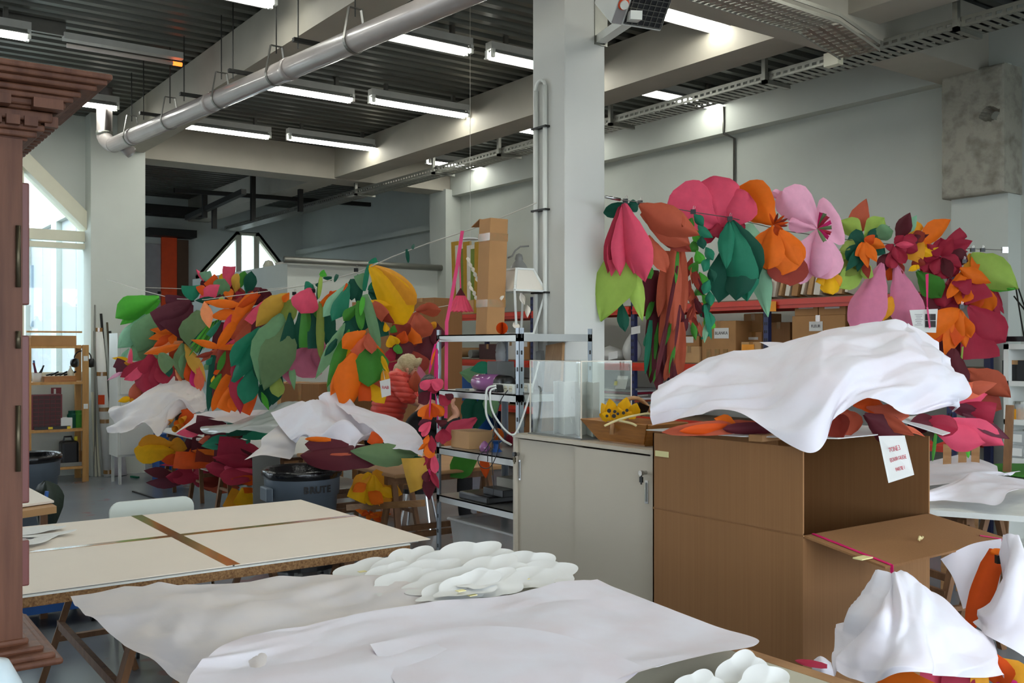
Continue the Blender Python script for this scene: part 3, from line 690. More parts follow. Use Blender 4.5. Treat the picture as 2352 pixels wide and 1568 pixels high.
# ================================================================== paper petals and leaves
PAL = dict(hotpink=(232, 84, 114), crimson=(170, 42, 66), maroon=(94, 32, 42), plum=(96, 40, 54), rust=(192, 92, 66), brick=(150, 56, 42), orange=(240, 116, 22),
           deeporange=(220, 84, 18), peach=(246, 156, 104), yellow=(242, 184, 18), mustard=(206, 160, 62), amber=(232, 160, 40), darkgreen=(20, 84, 66), teal=(38, 130, 100),
           sage=(116, 160, 116), sagegrey=(110, 138, 96), mint=(146, 200, 164), green=(70, 142, 52), grass=(88, 186, 62), lime=(164, 196, 90), olive=(138, 156, 74),
           palepink=(246, 180, 208), rose=(222, 132, 166), mauve=(190, 104, 132), magenta=(214, 40, 120), salmon=(226, 110, 78))
for k_, v_ in PAL.items():
    mat('paper_'+k_, v_, 0.65, var=.05, scale=18, bump=.06, bscale=90, trans=.22, spec=.3)
mat('clip_black', (16, 16, 16), 0.3, .3)
mat('rope', (206, 202, 192), .7)
PROF = {'p': [(0, .10), (.12, .42), (.3, .85), (.45, 1), (.6, .92), (.75, .66), (.9, .28), (1, .01)],
        'o': [(0, .12), (.15, .38), (.35, .72), (.55, .98), (.66, 1), (.8, .78), (.92, .38), (1, .01)],
        'r': [(0, .08), (.15, .40), (.35, .76), (.55, .97), (.72, 1), (.86, .84), (.95, .54), (1, .12)],
        's': [(0, .55), (.2, .9), (.5, 1), (.75, .85), (.9, .5), (1, .03)],
        'q': [(0, .2), (.2, .6), (.5, .9), (.8, 1), (1, .95)]}
def prof(sh, t):
    P_ = PROF[sh]
    for (a, x), (b, y_) in zip(P_, P_[1:]):
        if t <= b:
            f = (t-a)/(b-a); f = f*f*(3-2*f) if sh != 'q' else f
            return x+(y_-x)*f
    return P_[-1][1]
def leafmesh(p0, p1, w, sh='p', cup=.35, bow=.08, rot=0., sb=0., seed=0, nu=12, nv=9, fold=0.):
    ax = p1-p0; L = ax.length; ax.normalize()
    tc = (Vector((0, 0, H))-(p0+p1)/2).normalized()
    sd = ax.cross(tc); sd = sd.normalized() if sd.length > 1e-5 else RIGHT.copy()
    nm = sd.cross(ax).normalized(); nm = nm if nm.dot(tc) > 0 else -nm
    R = Matrix.Rotation(math.radians(rot), 3, ax); sd2 = R @ sd; nm2 = R @ nm
    rows = []; rip = .045 if sh == 'r' else .012
    for i in range(nu):
        t = i/(nu-1); hw = prof(sh, t)*w/2
        c = p0+ax*L*t+nm*bow*L*4*t*(1-t)+sd*sb*L*4*t*(1-t)
        r = []
        for j in range(nv):
            q_ = -1+2*j/(nv-1); nz = noise.noise(Vector((t*2.3+seed*3.1, q_*1.4, seed*1.7)))
            r.append(c+sd2*hw*q_*(1-.12*cup*cup)-nm2*(cup*hw*q_*q_)+nm2*w*rip*math.sin(q_*7+seed)*(1-t)*min(1, t*3)+nm2*fold*hw*abs(q_)+nm2*w*.09*nz)
        rows.append(r)
    return rows
LSEED = [0]
def leaf(parent, d, u0, v0, u1, v1, w, col, sh='o', cup=None, rot=None, bow=None, sb=0, dd=None, name='petal', nu=12, nv=9, fold=0.):
    LSEED[0] += 1; r_ = random.Random(LSEED[0]*77+13)
    cup = r_.uniform(-.15, .55) if cup is None else cup
    rot = r_.uniform(-32, 32) if rot is None else rot
    bow = r_.uniform(-.02, .14) if bow is None else bow
    dd = r_.uniform(-.10, .03) if dd is None else dd
    p0, p1 = P(u0, v0, d), P(u1, v1, d+dd)
    wr = w/F*d/max(.6, math.cos(math.radians(rot)))
    return MB().grid(leafmesh(p0, p1, wr, sh, cup, bow, rot, sb, LSEED[0], nu, nv, fold)).build(name, 'paper_'+col, parent, smooth=True, fix=False)
def clip(parent, u, v, d):
    p = P(u, v, d)
    MB().obox(p, RIGHT, TOCAM, UP, .034, .02, .03).build('binder_clip', 'clip_black', parent)
    MB().tube([p+RIGHT*.01+UP*.015, p+RIGHT*.014+UP*.035, p+RIGHT*.004+UP*.04, p-RIGHT*.0+UP*.015], .0016, 5).build('clip_wire', 'chrome', parent)
def bunch(name, label, cat, d, leaves, group=None, step=.012, clipat=None, knot=None):
    n = len(leaves); b = leaves[0]; root = thing(name, P(b[0], b[1], d), label, cat, group)
    for i, lf in enumerate(leaves):
        kw = lf[6] if len(lf) > 6 and isinstance(lf[6], dict) else {}
        leaf(root, d+(n/2-i)*step+kw.pop('z', 0), *lf[:6], **kw)
    if clipat: clip(root, clipat[0], clipat[1], d-.05)
    return root
def ropeL(u):
    f = (u-1176)/F; a = .16; t = (a-f*6.5)/(5.25+f*5.8); return 6.5+5.8*min(1, max(0, t))
# ------------------------------------------------------------------ left garland
rp = [(1232, 466, 6.5), (1160, 496, 6.75), (1080, 527, 7.02), (980, 560, 7.4), (900, 590, 7.75), (830, 622, 8.1), (740, 648, 8.5), (640, 665, 9.1), (560, 676, 9.6), (470, 688, 10.2), (400, 686, 10.8), (320, 665, 11.5), (246, 641, 12.3)]
MB().tube([P(*q_) for q_ in rp], .004, 6).build('garland_rope', 'rope', smooth=True, label='thin pale line strung from column to window pillar carrying the left garland', cat='line')
GL = 'paper flower bunches on the left line'
bunch('paper_leaf_bunch', 'bright green and mint paper leaves at the window end of the left line', 'paper leaves', 11.3, [
 (368, 690, 276, 746, 42, 'grass', dict(sh='p', cup=.4)), (366, 682, 265, 730, 58, 'grass', dict(sh='o', cup=.55, rot=-20, bow=.18)),
 (335, 722, 270, 799, 44, 'mint', dict(sh='o', rot=20)), (296, 800, 278, 827, 12, 'mint'), (352, 760, 305, 828, 56, 'sage', dict(cup=.3)),
 (360, 770, 342, 840, 50, 'sagegrey'), (374, 706, 316, 808, 74, 'sage', dict(sh='o', cup=.6, bow=.2, rot=-8)),
 (420, 750, 335, 775, 30, 'darkgreen')], GL, clipat=(366, 672))
bunch('paper_flower', 'small orange star flower with a long peach petal under maroon folds', 'paper flower', 10.95, [
 (410, 745, 372, 800, 30, 'deeporange'), (398, 760, 344, 757, 18, 'orange', dict(sh='p')), (398, 765, 341, 778, 20, 'orange', dict(sh='p')), (400, 768, 352, 796, 22, 'deeporange', dict(sh='p')),
 (404, 765, 392, 790, 20, 'orange'), (420, 784, 330, 813, 28, 'peach', dict(sh='p', cup=.3, rot=15)), (424, 790, 331, 812, 18, 'orange', dict(sh='p', rot=30, z=-.01))], GL)
bunch('paper_leaf_bunch', 'dark maroon folded paper leaves beside grey green leaves', 'paper leaves', 10.7, [
 (440, 692, 380, 690, 26, 'plum', dict(sh='q')), (440, 698, 388, 760, 60, 'plum', dict(sh='q', cup=.2)), (438, 692, 354, 738, 52, 'plum', dict(sh='q', cup=.4, rot=10)),
 (455, 712, 452, 812, 76, 'sagegrey', dict(sh='p', cup=.45, bow=.16, rot=-14)), (418, 788, 420, 871, 50, 'sagegrey', dict(sh='p', cup=.5, rot=18)), (432, 800, 424, 866, 36, 'sage', dict(sh='p')),
 (425, 790, 473, 877, 30, 'mustard', dict(sh='p', cup=.3)), (366, 812, 392, 846, 34, 'sagegrey', dict(sh='q')), (384, 822, 389, 866, 20, 'darkgreen')], GL, clipat=(442, 690))
bunch('paper_flower', 'drooping crimson paper flower near the wooden shelf', 'paper flower', 10.9, [
 (372, 825, 318, 880, 60, 'maroon'), (380, 830, 400, 885, 40, 'brick'), (340, 862, 300, 918, 36, 'rust', dict(sh='r')), (330, 870, 345, 915, 30, 'brick'), (304, 915, 271, 922, 15, 'yellow', dict(sh='p')),
 (310, 912, 300, 926, 12, 'amber'), (300, 826, 257, 822, 11, 'yellow', dict(sh='p')), (308, 832, 280, 836, 10, 'amber', dict(sh='p')), (302, 845, 264, 832, 24, 'plum', dict(sh='q')), (304, 846, 266, 850, 20, 'plum', dict(sh='q')),
 (290, 850, 245, 874, 9, 'palepink', dict(sh='p')), (352, 822, 276, 866, 30, 'crimson', dict(sh='o')), (350, 825, 285, 872, 26, 'hotpink', dict(sh='o', rot=40)), (301, 800, 298, 834, 11, 'hotpink', dict(sh='q')),
 (370, 820, 385, 884, 46, 'crimson'), (360, 825, 368, 898, 50, 'crimson'), (345, 812, 346, 864, 56, 'crimson', dict(sh='o')), (342, 840, 332, 904, 62, 'crimson', dict(sh='o', cup=.5)),
 (410, 838, 414, 884, 24, 'brick', dict(sh='q')), (402, 848, 420, 884, 9, 'peach', dict(sh='p'))], GL)
bunch('paper_flower', 'teal and rose upright petals rising over the left line', 'paper flower', 10.3, [
 (505, 690, 448, 690, 18, 'darkgreen', dict(sh='p')), (442, 690, 440, 656, 46, 'teal', dict(sh='q', cup=.6, rot=5)), (458, 688, 505, 654, 34, 'hotpink', dict(sh='p', cup=.3)),
 (470, 680, 462, 655, 20, 'deeporange', dict(sh='q')), (500, 700, 512, 680, 10, 'lime')], GL)
bunch('paper_flower', 'big orange lily shaped paper flower over rust and rose petals', 'paper flower', 9.75, [
 (560, 690, 520, 705, 24, 'brick'), (575, 700, 590, 668, 34, 'maroon'), (600, 700, 580, 735, 40, 'crimson'),
 (470, 692, 481, 754, 28, 'peach', dict(sh='p', cup=.2)), (560, 700, 468, 692, 22, 'orange', dict(sh='p', rot=20)), (545, 715, 482, 727, 26, 'orange', dict(sh='p', cup=.3)),
 (532, 722, 526, 768, 32, 'hotpink', dict(sh='q')), (590, 712, 528, 775, 34, 'rust', dict(sh='q', cup=.3)), (575, 740, 545, 802, 30, 'rust', dict(sh='q')), (540, 780, 518, 806, 20, 'hotpink', dict(sh='q')),
 (590, 676, 535, 752, 34, 'orange', dict(sh='s', cup=.7)), (596, 674, 540, 722, 20, 'deeporange', dict(sh='s', cup=.5)), (610, 690, 570, 740, 22, 'hotpink', dict(sh='q'))], GL, clipat=(592, 672))
bunch('paper_fringe', 'green paper fringe combed down beneath the orange lily', 'paper fringe', 9.9,
 [(505-k*2.2, 732+k*1.0, 462-k*3.2+(k % 3)*5, 790+(k*7) % 34, 5, ('green', 'darkgreen', 'grass')[k % 3], dict(sh='s', rot=0, cup=0, bow=.02)) for k in range(12)] +
 [(508, 735, 478, 771, 15, 'teal', dict(sh='q')), (495, 808, 448, 820, 12, 'brick', dict(sh='p')), (500, 800, 460, 832, 12, 'rust', dict(sh='p')), (505, 800, 478, 830, 12, 'rust')], GL)
bunch('paper_flower', 'narrow hanging posy of orange, brick and green petals', 'paper flower', 9.6, [
 (520, 790, 500, 905, 40, 'brick', dict(sh='s')), (540, 790, 528, 900, 44, 'brick', dict(sh='s')), (490, 815, 478, 945, 18, 'darkgreen', dict(sh='s')), (500, 830, 490, 930, 14, 'maroon', dict(sh='s')),
 (484, 830, 470, 850, 16, 'sage'), (488, 820, 474, 838, 14, 'teal'), (512, 800, 438, 780, 18, 'orange', dict(sh='p', cup=.3)), (496, 798, 540, 796, 14, 'orange', dict(sh='q')), (540, 740, 500, 800, 24, 'orange', dict(sh='s')),
 (518, 806, 498, 862, 16, 'green', dict(sh='p')), (508, 858, 489, 892, 18, 'green', dict(sh='q')), (492, 862, 486, 880, 8, 'yellow'), (505, 850, 490, 858, 10, 'deeporange'),
 (528, 862, 488, 944, 26, 'orange', dict(sh='s', cup=.4)), (540, 880, 512, 942, 34, 'orange', dict(sh='q')), (530, 900, 540, 946, 26, 'orange')], GL)
bunch('paper_leaf_bunch', 'teal paper leaves hanging with a crimson leaf over the draped tables', 'paper leaves', 9.3, [
 (590, 884, 560, 948, 30, 'deeporange', dict(sh='q')), (548, 838, 552, 950, 38, 'crimson', dict(sh='p', cup=.4)), (560, 800, 532, 868, 24, 'crimson'), (605, 850, 616, 938, 42, 'darkgreen', dict(cup=.3)), (640, 830, 626, 930, 40, 'darkgreen'),
 (600, 900, 618, 942, 14, 'grass', dict(sh='p')), (585, 840, 560, 928, 50, 'teal', dict(sh='o', cup=.4)), (598, 752, 530, 842, 44, 'teal', dict(sh='o', cup=.4, rot=-20)), (600, 790, 600, 880, 40, 'darkgreen'),
 (602, 768, 524, 888, 36, 'teal', dict(sh='p', cup=.5, rot=25))], GL)
bunch('paper_leaf_bunch', 'large sage green paper leaf pair with mustard and bright green leaves behind', 'paper leaves', 8.95, [
 (660, 674, 588, 750, 52, 'mustard', dict(sh='p', cup=.3)), (664, 672, 650, 694, 18, 'orange'), (652, 690, 594, 742, 26, 'grass', dict(sh='o', cup=.5)), (690, 712, 684, 842, 40, 'darkgreen', dict(sh='o')), (668, 712, 662, 850, 40, 'darkgreen', dict(sh='o')),
 (682, 688, 648, 728, 44, 'olive', dict(sh='q', cup=.2)), (664, 738, 606, 896, 82, 'sagegrey', dict(sh='p', cup=.2, rot=8)), (646, 720, 598, 884, 90, 'sage', dict(sh='p', cup=.35, rot=-6, bow=.1))], GL, clipat=(676, 674))
bunch('paper_leaf_bunch', 'hot pink heart shaped petal above a curtain of green strips', 'paper leaves', 8.55, [
 (700, 700, 702, 798, 34, 'green', dict(sh='q')), (716, 700, 718, 800, 26, 'darkgreen', dict(sh='q')), (726, 695, 724, 782, 18, 'green', dict(sh='q')), (752, 690, 762, 790, 30, 'darkgreen', dict(sh='s')), (738, 692, 737, 826, 20, 'olive', dict(sh='s', cup=.4)),
 (775, 668, 746, 708, 34, 'orange', dict(sh='q')), (758, 668, 770, 690, 26, 'deeporange'), (700, 668, 720, 655, 30, 'teal'), (716, 660, 692, 720, 66, 'hotpink', dict(sh='o', cup=.45, rot=-5, bow=.15))], GL, clipat=(720, 668))
bunch('paper_flower', 'dusty pink paper petals drooping behind the green strips', 'paper flower', 8.9, [
 (715, 790, 690, 866, 86, 'mauve', dict(sh='r')), (740, 770, 730, 845, 40, 'mauve'), (650, 828, 668, 884, 26, 'mauve', dict(sh='p')), (668, 830, 676, 896, 16, 'sage', dict(sh='p')), (636, 855, 640, 912, 34, 'olive', dict(sh='o', cup=.4)), (760, 780, 740, 850, 20, 'mauve')], GL)
D8 = 7.95
bunch('paper_flower', 'dark green bow and mint leaves tied high on the left line', 'paper flower', D8+.12, [
 (812, 640, 808, 690, 26, 'darkgreen', dict(sh='s')), (826, 630, 822, 700, 20, 'darkgreen', dict(sh='s')), (800, 650, 742, 728, 36, 'mint', dict(sh='o', cup=.3)), (802, 652, 762, 738, 38, 'teal', dict(sh='o', cup=.4)), (796, 650, 800, 690, 22, 'deeporange'),
 (838, 668, 824, 630, 26, 'sage', dict(sh='q')), (846, 668, 880, 650, 34, 'teal', dict(sh='q')), (846, 670, 884, 676, 30, 'darkgreen', dict(sh='q', cup=.5)), (846, 672, 876, 692, 18, 'darkgreen'),
 (836, 668, 846, 606, 12, 'teal', dict(sh='s')), (846, 604, 866, 596, 12, 'teal', dict(sh='q'))], GL, clipat=(818, 620))
bunch('paper_flower', 'large yellow double petal at the top of the left garland', 'paper flower', D8+.02, [
 (850, 608, 955, 698, 46, 'amber', dict(sh='r', cup=.5, rot=-25, sb=-.10, bow=.1)), (848, 610, 930, 744, 84, 'yellow', dict(sh='r', cup=.5, rot=10, sb=-.06, bow=.16)), (846, 690, 900, 701, 16, 'yellow', dict(sh='p')),
 (852, 692, 884, 728, 30, 'rust', dict(sh='q')), (858, 716, 906, 742, 26, 'brick', dict(sh='p')), (884, 740, 888, 762, 16, 'yellow')], GL)
bunch('paper_leaf_bunch', 'long green and sage leaves hanging above the orange tulip', 'paper leaves', D8-.06, [
 (818, 712, 800, 778, 44, 'darkgreen'), (862, 728, 874, 774, 42, 'darkgreen', dict(sh='q')), (820, 700, 789, 737, 28, 'green', dict(sh='o')), (840, 715, 820, 760, 40, 'darkgreen'), (826, 690, 830, 758, 22, 'green', dict(sh='s')), (834, 680, 828, 725, 12, 'grass', dict(sh='s')),
 (838, 676, 872, 805, 26, 'sage', dict(sh='s', cup=.4)), (786, 766, 745, 818, 16, 'darkgreen'), (792, 742, 724, 870, 32, 'sage', dict(sh='p', cup=.4)), (802, 756, 750, 890, 30, 'green', dict(sh='p', cup=.5)), (770, 850, 765, 920, 34, 'sage'), (795, 862, 766, 920, 32, 'green', dict(sh='o'))], GL)
bunch('paper_flower', 'orange tulip shaped paper flower with a broad green leaf', 'paper flower', D8-.18, [
 (822, 758, 770, 842, 20, 'yellow', dict(sh='p')), (862, 790, 884, 850, 26, 'orange', dict(sh='p')), (868, 810, 894, 858, 16, 'yellow', dict(sh='p')), (866, 800, 882, 856, 34, 'green', dict(sh='o')), (876, 846, 872, 906, 40, 'rust', dict(sh='o')),
 (846, 876, 883, 926, 38, 'yellow', dict(sh='o')), (884, 850, 884, 880, 20, 'amber', dict(sh='q')), (806, 806, 759, 908, 32, 'orange', dict(sh='o', cup=.4)), (832, 860, 816, 892, 24, 'amber'), (838, 868, 838, 920, 30, 'deeporange', dict(sh='q')),
 (820, 804, 793, 952, 70, 'orange', dict(sh='p', cup=.45, bow=.14)), (850, 786, 846, 888, 74, 'green', dict(sh='o', cup=.4)), (845, 765, 854, 812, 30, 'rust', dict(sh='o')), (838, 768, 826, 824, 52, 'salmon', dict(sh='o', cup=.4)), (840, 760, 786, 800, 40, 'orange', dict(sh='o', cup=.5, rot=-20))], GL)
tgp = [P(872, 875, D8-.5), P(896, 869, D8-.5), P(898, 907, D8-.5), P(877, 913, D8-.5)]
tg = thing('name_card', tgp[0], 'small white card lettered in red hanging from the orange tulip', 'card')
MB().prism(tgp, -TOCAM*.002).build('card', 'paper_white', tg)
textobj('RAB', P(885, 890, D8-.504), RIGHT, TOCAM, .034, 'ink_red', tg, space=.8)
MB().tube([P(884, 872, D8-.5), P(880, 850, D8-.2), P(862, 800, D8)], .002, 5).build('string', 'rope', tg)
# ribbons of knotted tape on the empty stretch of line
for i, (u, v, u2, v2, lab) in enumerate(((738, 632, 728, 690, 'pale and dark green paper knot on the line over the hot pink petal'), (775, 630, 768, 648, 'tiny dark green ribbon knot on the line before the bow'), (934, 572, 938, 604, 'dark green ribbon hanging from the line beside the carton'), (948, 562, 950, 572, 'tiny black clip on the line beside the ribbon'))):
    d = ropeL(u); r = thing('ribbon_knot', P(u, v, d), lab, 'ribbon')
    leaf(r, d, u, v, u2, v2, 9, 'darkgreen', 's'); 
    if i == 0:
        leaf(r, d-.02, u, v+2, u-6, v+55, 10, 'lime', 's'); leaf(r, d-.03, u-4, v, u+10, v-6, 16, 'grass', 'q'); leaf(r, d-.03, u+4, v+6, u+24, v+8, 10, 'darkgreen', 'q'); leaf(r, d, u-4, v+16, u-8, v+28, 16, 'darkgreen')
# rear garlands
MB().tube([P(330, 660, 13.2), P(450, 664, 13.6), P(560, 668, 13.8), P(662, 660, 14.3)], .004, 5).build('garland_rope', 'rope', label='thin far line carrying the bouquet under the gable window', cat='line')
MB().tube([P(780, 728, 10.1), P(905, 738, 10.2), P(957, 714, 10.35), P(1036, 700, 10.5)], .004, 5).build('garland_rope', 'rope', label='thin line behind the yellow petal carrying the rust flower', cat='line')
GR = 'paper flowers hanging behind the left line'
bunch('paper_flower', 'rust coloured big petalled flower hanging behind the yellow petal', 'paper flower', 10.35, [
 (985, 770, 965, 830, 60, 'maroon'), (1000, 740, 1015, 800, 40, 'maroon'), (955, 716, 938, 760, 40, 'rust', dict(sh='r')), (958, 716, 988, 770, 50, 'rust', dict(sh='r', sb=.2)), (955, 714, 1014, 712, 34, 'rust', dict(sh='o', cup=.3)), (955, 712, 992, 702, 18, 'rust', dict(sh='p')),
 (950, 760, 930, 795, 44, 'brick'), (940, 752, 950, 792, 40, 'orange', dict(sh='q')), (985, 745, 1002, 752, 20, 'amber', dict(sh='r'))], GR)
bunch('paper_flower', 'yellow and green paper posy behind the orange tulip', 'paper flower', 10.2, [
 (905, 740, 930, 780, 60, 'brick'), (900, 770, 940, 820, 60, 'maroon'), (930, 800, 960, 870, 60, 'brick'), (925, 830, 905, 860, 50, 'crimson'), (930, 760, 920, 790, 30, 'deeporange'), (912, 762, 898, 752, 20, 'green'), (905, 775, 918, 792, 22, 'green', dict(sh='r')), (896, 770, 906, 796, 34, 'yellow', dict(sh='r')), (915, 790, 912, 812, 22, 'green', dict(sh='r')), (898, 800, 896, 830, 30, 'crimson', dict(sh='r')), (950, 830, 965, 890, 40, 'mauve', dict(sh='r'))], GR)
bunch('paper_flower', 'salmon pink round petal held beside the coral jacket', 'paper flower', 9.15, [(955, 852, 955, 900, 32, 'rust', dict(sh='r'))])
bunch('paper_flower', 'multicoloured far bouquet under the gable window', 'paper flower', 13.6, [
 (470, 700, 500, 640, 60, 'maroon'), (520, 700, 540, 650, 60, 'brick'), (580, 700, 600, 660, 60, 'maroon'), (476, 650, 450, 618, 12, 'hotpink', dict(sh='p')), (480, 650, 470, 624, 26, 'mint', dict(sh='q')), (500, 660, 480, 640, 34, 'deeporange', dict(sh='q')), (500, 680, 516, 640, 40, 'sage'),
 (520, 650, 508, 628, 22, 'yellow'), (526, 660, 530, 612, 30, 'hotpink', dict(sh='q')), (540, 672, 545, 628, 26, 'mustard', dict(sh='r')), (530, 690, 522, 660, 24, 'orange'), (553, 660, 562, 622, 22, 'green'), (570, 680, 578, 622, 30, 'darkgreen'), (566, 676, 572, 636, 20, 'teal'), (545, 690, 560, 672, 30, 'crimson'),
 (600, 690, 612, 664, 34, 'maroon'), (560, 700, 540, 690, 30, 'brick'), (620, 700, 600, 690, 30, 'maroon')], GR)
bunch('paper_flower', 'crimson and brick filler petals hanging low behind the teal leaves', 'paper flower', 10.6, [
 (430, 830, 440, 880, 26, 'deeporange'), (440, 850, 448, 890, 20, 'magenta'), (455, 840, 460, 900, 24, 'salmon'), (560, 740, 560, 840, 70, 'brick', dict(sh='s')), (600, 730, 610, 850, 60, 'maroon', dict(sh='s')), (640, 740, 640, 840, 60, 'darkgreen', dict(sh='s')), (520, 740, 515, 850, 60, 'maroon', dict(sh='s')), (780, 760, 775, 860, 50, 'darkgreen', dict(sh='s')), (730, 720, 735, 800, 60, 'darkgreen', dict(sh='s'))], GR)
# ------------------------------------------------------------------ right garland
def ropeR(u): return 6.3+(u-1392)/(2310-1392)*1.9
rp = [P(1391, 452, 6.28), P(1435, 460, 6.35), P(1470, 464, 6.42), P(1600, 488, 6.7), P(1680, 500, 6.9), P(1800, 530, 7.15), P(1960, 552, 7.45), P(2100, 566, 7.75), P(2225, 571, 8.0), P(2308, 574, 8.25)]
rr = MB().tube(rp, .003, 6).build('garland_rope', 'hanger_steel', smooth=True, label='thin steel wire strung from column to right wall carrying the right garland', cat='line')
MB().tube([P(1391, 452, 6.27), P(1424, 458, 6.33)], .011, 8).build('turnbuckle', 'chrome', rr, smooth=True)
MB().obox(P(2308, 574, 8.24), RIGHT, TOCAM, UP, .05, .02, .05).build('wall_hook', 'chrome', rr)
GQ = 'paper flower bunches on the right wire'
bunch('paper_flower', 'hot pink drooping tulip with lime leaves clipped next to the column', 'paper flower', 6.42, [
 (1425, 690, 1436, 762, 28, 'darkgreen'), (1440, 560, 1380, 738, 96, 'lime', dict(sh='p', cup=.2)), (1452, 600, 1476, 738, 40, 'lime', dict(sh='p', cup=.5)), (1470, 600, 1496, 640, 30, 'green'), (1462, 472, 1386, 488, 34, 'darkgreen', dict(sh='r')), (1440, 478, 1465, 470, 30, 'darkgreen', dict(sh='r')),
 (1426, 468, 1396, 628, 36, 'crimson', dict(sh='o')), (1430, 468, 1404, 634, 38, 'hotpink', dict(sh='o')), (1432, 468, 1424, 634, 40, 'hotpink', dict(sh='o', cup=.6)), (1434, 466, 1456, 630, 46, 'hotpink', dict(sh='o', cup=.6)), (1434, 466, 1482, 648, 68, 'hotpink', dict(sh='o', cup=.5, bow=.12, rot=12))], GQ, clipat=(1436, 462))
bunch('paper_flower', 'rust drooping flower over a long bark coloured paper tail', 'paper flower', 6.6, [
 (1500, 620, 1496, 740, 50, 'maroon', dict(sh='s')), (1516, 640, 1494, 880, 44, 'maroon', dict(sh='s', bow=.02)), (1525, 700, 1512, 900, 40, 'maroon', dict(sh='s', bow=.02)), (1545, 600, 1545, 880, 60, 'maroon', dict(sh='s', bow=.02)),
 (1500, 690, 1484, 735, 14, 'green', dict(sh='s')), (1490, 760, 1479, 795, 14, 'teal', dict(sh='s')), (1495, 735, 1482, 860, 14, 'teal', dict(sh='s')), (1512, 740, 1490, 870, 14, 'green', dict(sh='p')), (1516, 800, 1500, 880, 14, 'green', dict(sh='p')), (1553, 570, 1560, 640, 10, 'green', dict(sh='s')), (1540, 700, 1524, 800, 18, 'green', dict(sh='s')), (1550, 780, 1536, 860, 14, 'green', dict(sh='s')),
 (1534, 576, 1512, 728, 26, 'rust', dict(sh='s', bow=.02)), (1544, 640, 1516, 800, 24, 'rust', dict(sh='s', bow=.02)), (1552, 560, 1546, 760, 34, 'rust', dict(sh='s', bow=.02)), (1566, 575, 1572, 720, 24, 'rust', dict(sh='s', bow=.02)), (1556, 690, 1536, 868, 26, 'rust', dict(sh='s', bow=.02)), (1564, 740, 1562, 870, 26, 'rust', dict(sh='s', bow=.02)), (1550, 800, 1526, 875, 20, 'rust', dict(sh='s')),
 (1557, 576, 1552, 652, 9, 'green', dict(sh='s', z=-.03, bow=0)), (1542, 742, 1522, 802, 12, 'green', dict(sh='p', z=-.03, bow=0)), (1552, 790, 1536, 860, 10, 'green', dict(sh='p', z=-.03, bow=0)), (1556, 610, 1526, 765, 9, 'maroon', dict(sh='s', z=-.03, bow=0)), (1532, 740, 1506, 872, 12, 'maroon', dict(sh='s', z=-.03, bow=0)), (1562, 700, 1550, 800, 7, 'maroon', dict(sh='s', z=-.03, bow=0)), (1546, 820, 1540, 872, 8, 'maroon', dict(sh='p', z=-.03, bow=0)),
 (1490, 540, 1531, 626, 40, 'rust', dict(sh='o')), (1476, 498, 1588, 578, 46, 'brick', dict(sh='o')), (1472, 490, 1585, 562, 60, 'rust', dict(sh='o', cup=.4)), (1540, 488, 1570, 520, 30, 'rust'), (1468, 470, 1607, 540, 72, 'rust', dict(sh='p', cup=.4, bow=.12, rot=-10))], GQ, clipat=(1470, 466))
bunch('paper_fringe', 'dark rust feathered paper tail beside the bark coloured tail', 'paper fringe', 6.75,
 [(1590+6*math.sin(k), 590+k*13, 1576+(k % 4)*14, 640+k*13, 18, ('brick', 'rust', 'brick', 'maroon')[k % 4], dict(sh='p')) for k in range(11)] + [(1580, 730, 1566, 770, 20, 'maroon', dict(sh='p')), (1605, 740, 1612, 775, 12, 'rust', dict(sh='p')), (1590, 740, 1598, 782, 16, 'green', dict(sh='p'))], GQ)
bunch('paper_fringe', 'scalloped bright green paper chain hanging on the right wire', 'paper fringe', 6.8,
 [(1590+k*3.2, 500+k*25, 1578+k*4.2+(k % 2)*26, 528+k*25, 26, ('green', 'grass')[k % 2], dict(sh='r', cup=.6)) for k in range(10)], GQ)
bunch('paper_fringe', 'teal spiral paper chain hanging under a black clip', 'paper fringe', 6.72,
 [(1594+min(k, 4)*9, 492+k*25, 1616+(k % 2)*22-(k > 6)*6, 520+k*26, 24, ('teal', 'darkgreen')[k % 3 == 2], dict(sh='p', cup=.6)) for k in range(11)] + [(1620, 700, 1634, 780, 12, 'teal', dict(sh='s')), (1622, 740, 1618, 788, 14, 'mint', dict(sh='p'))], GQ, clipat=(1592, 486))
bunch('paper_flower', 'giant hot pink poppy above the racking shelves', 'paper flower', 7.0, [
 (1652, 522, 1600, 535, 60, 'crimson', dict(sh='r')), (1655, 522, 1712, 520, 50, 'crimson', dict(sh='r')), (1655, 520, 1715, 440, 96, 'hotpink', dict(sh='r', cup=.3, rot=-10)), (1650, 518, 1543, 442, 118, 'hotpink', dict(sh='r', cup=.25, rot=8)), (1653, 516, 1638, 404, 112, 'hotpink', dict(sh='r', cup=.3, rot=0)), (1650, 512, 1652, 548, 34, 'crimson')], GQ)
bunch('paper_leaf_bunch', 'dark green drooping leaf cluster clipped before the pink poppy', 'paper leaves', 6.9, [
 (1690, 540, 1650, 695, 70, 'darkgreen', dict(sh='o')), (1700, 560, 1690, 690, 70, 'darkgreen', dict(sh='o')), (1682, 506, 1742, 640, 62, 'darkgreen', dict(sh='o', cup=.5)), (1678, 508, 1716, 692, 80, 'teal', dict(sh='o', cup=.4)), (1684, 506, 1726, 640, 50, 'darkgreen', dict(sh='o', cup=.5)), (1674, 508, 1668, 618, 44, 'teal', dict(sh='p', cup=.5))], GQ, clipat=(1676, 502))
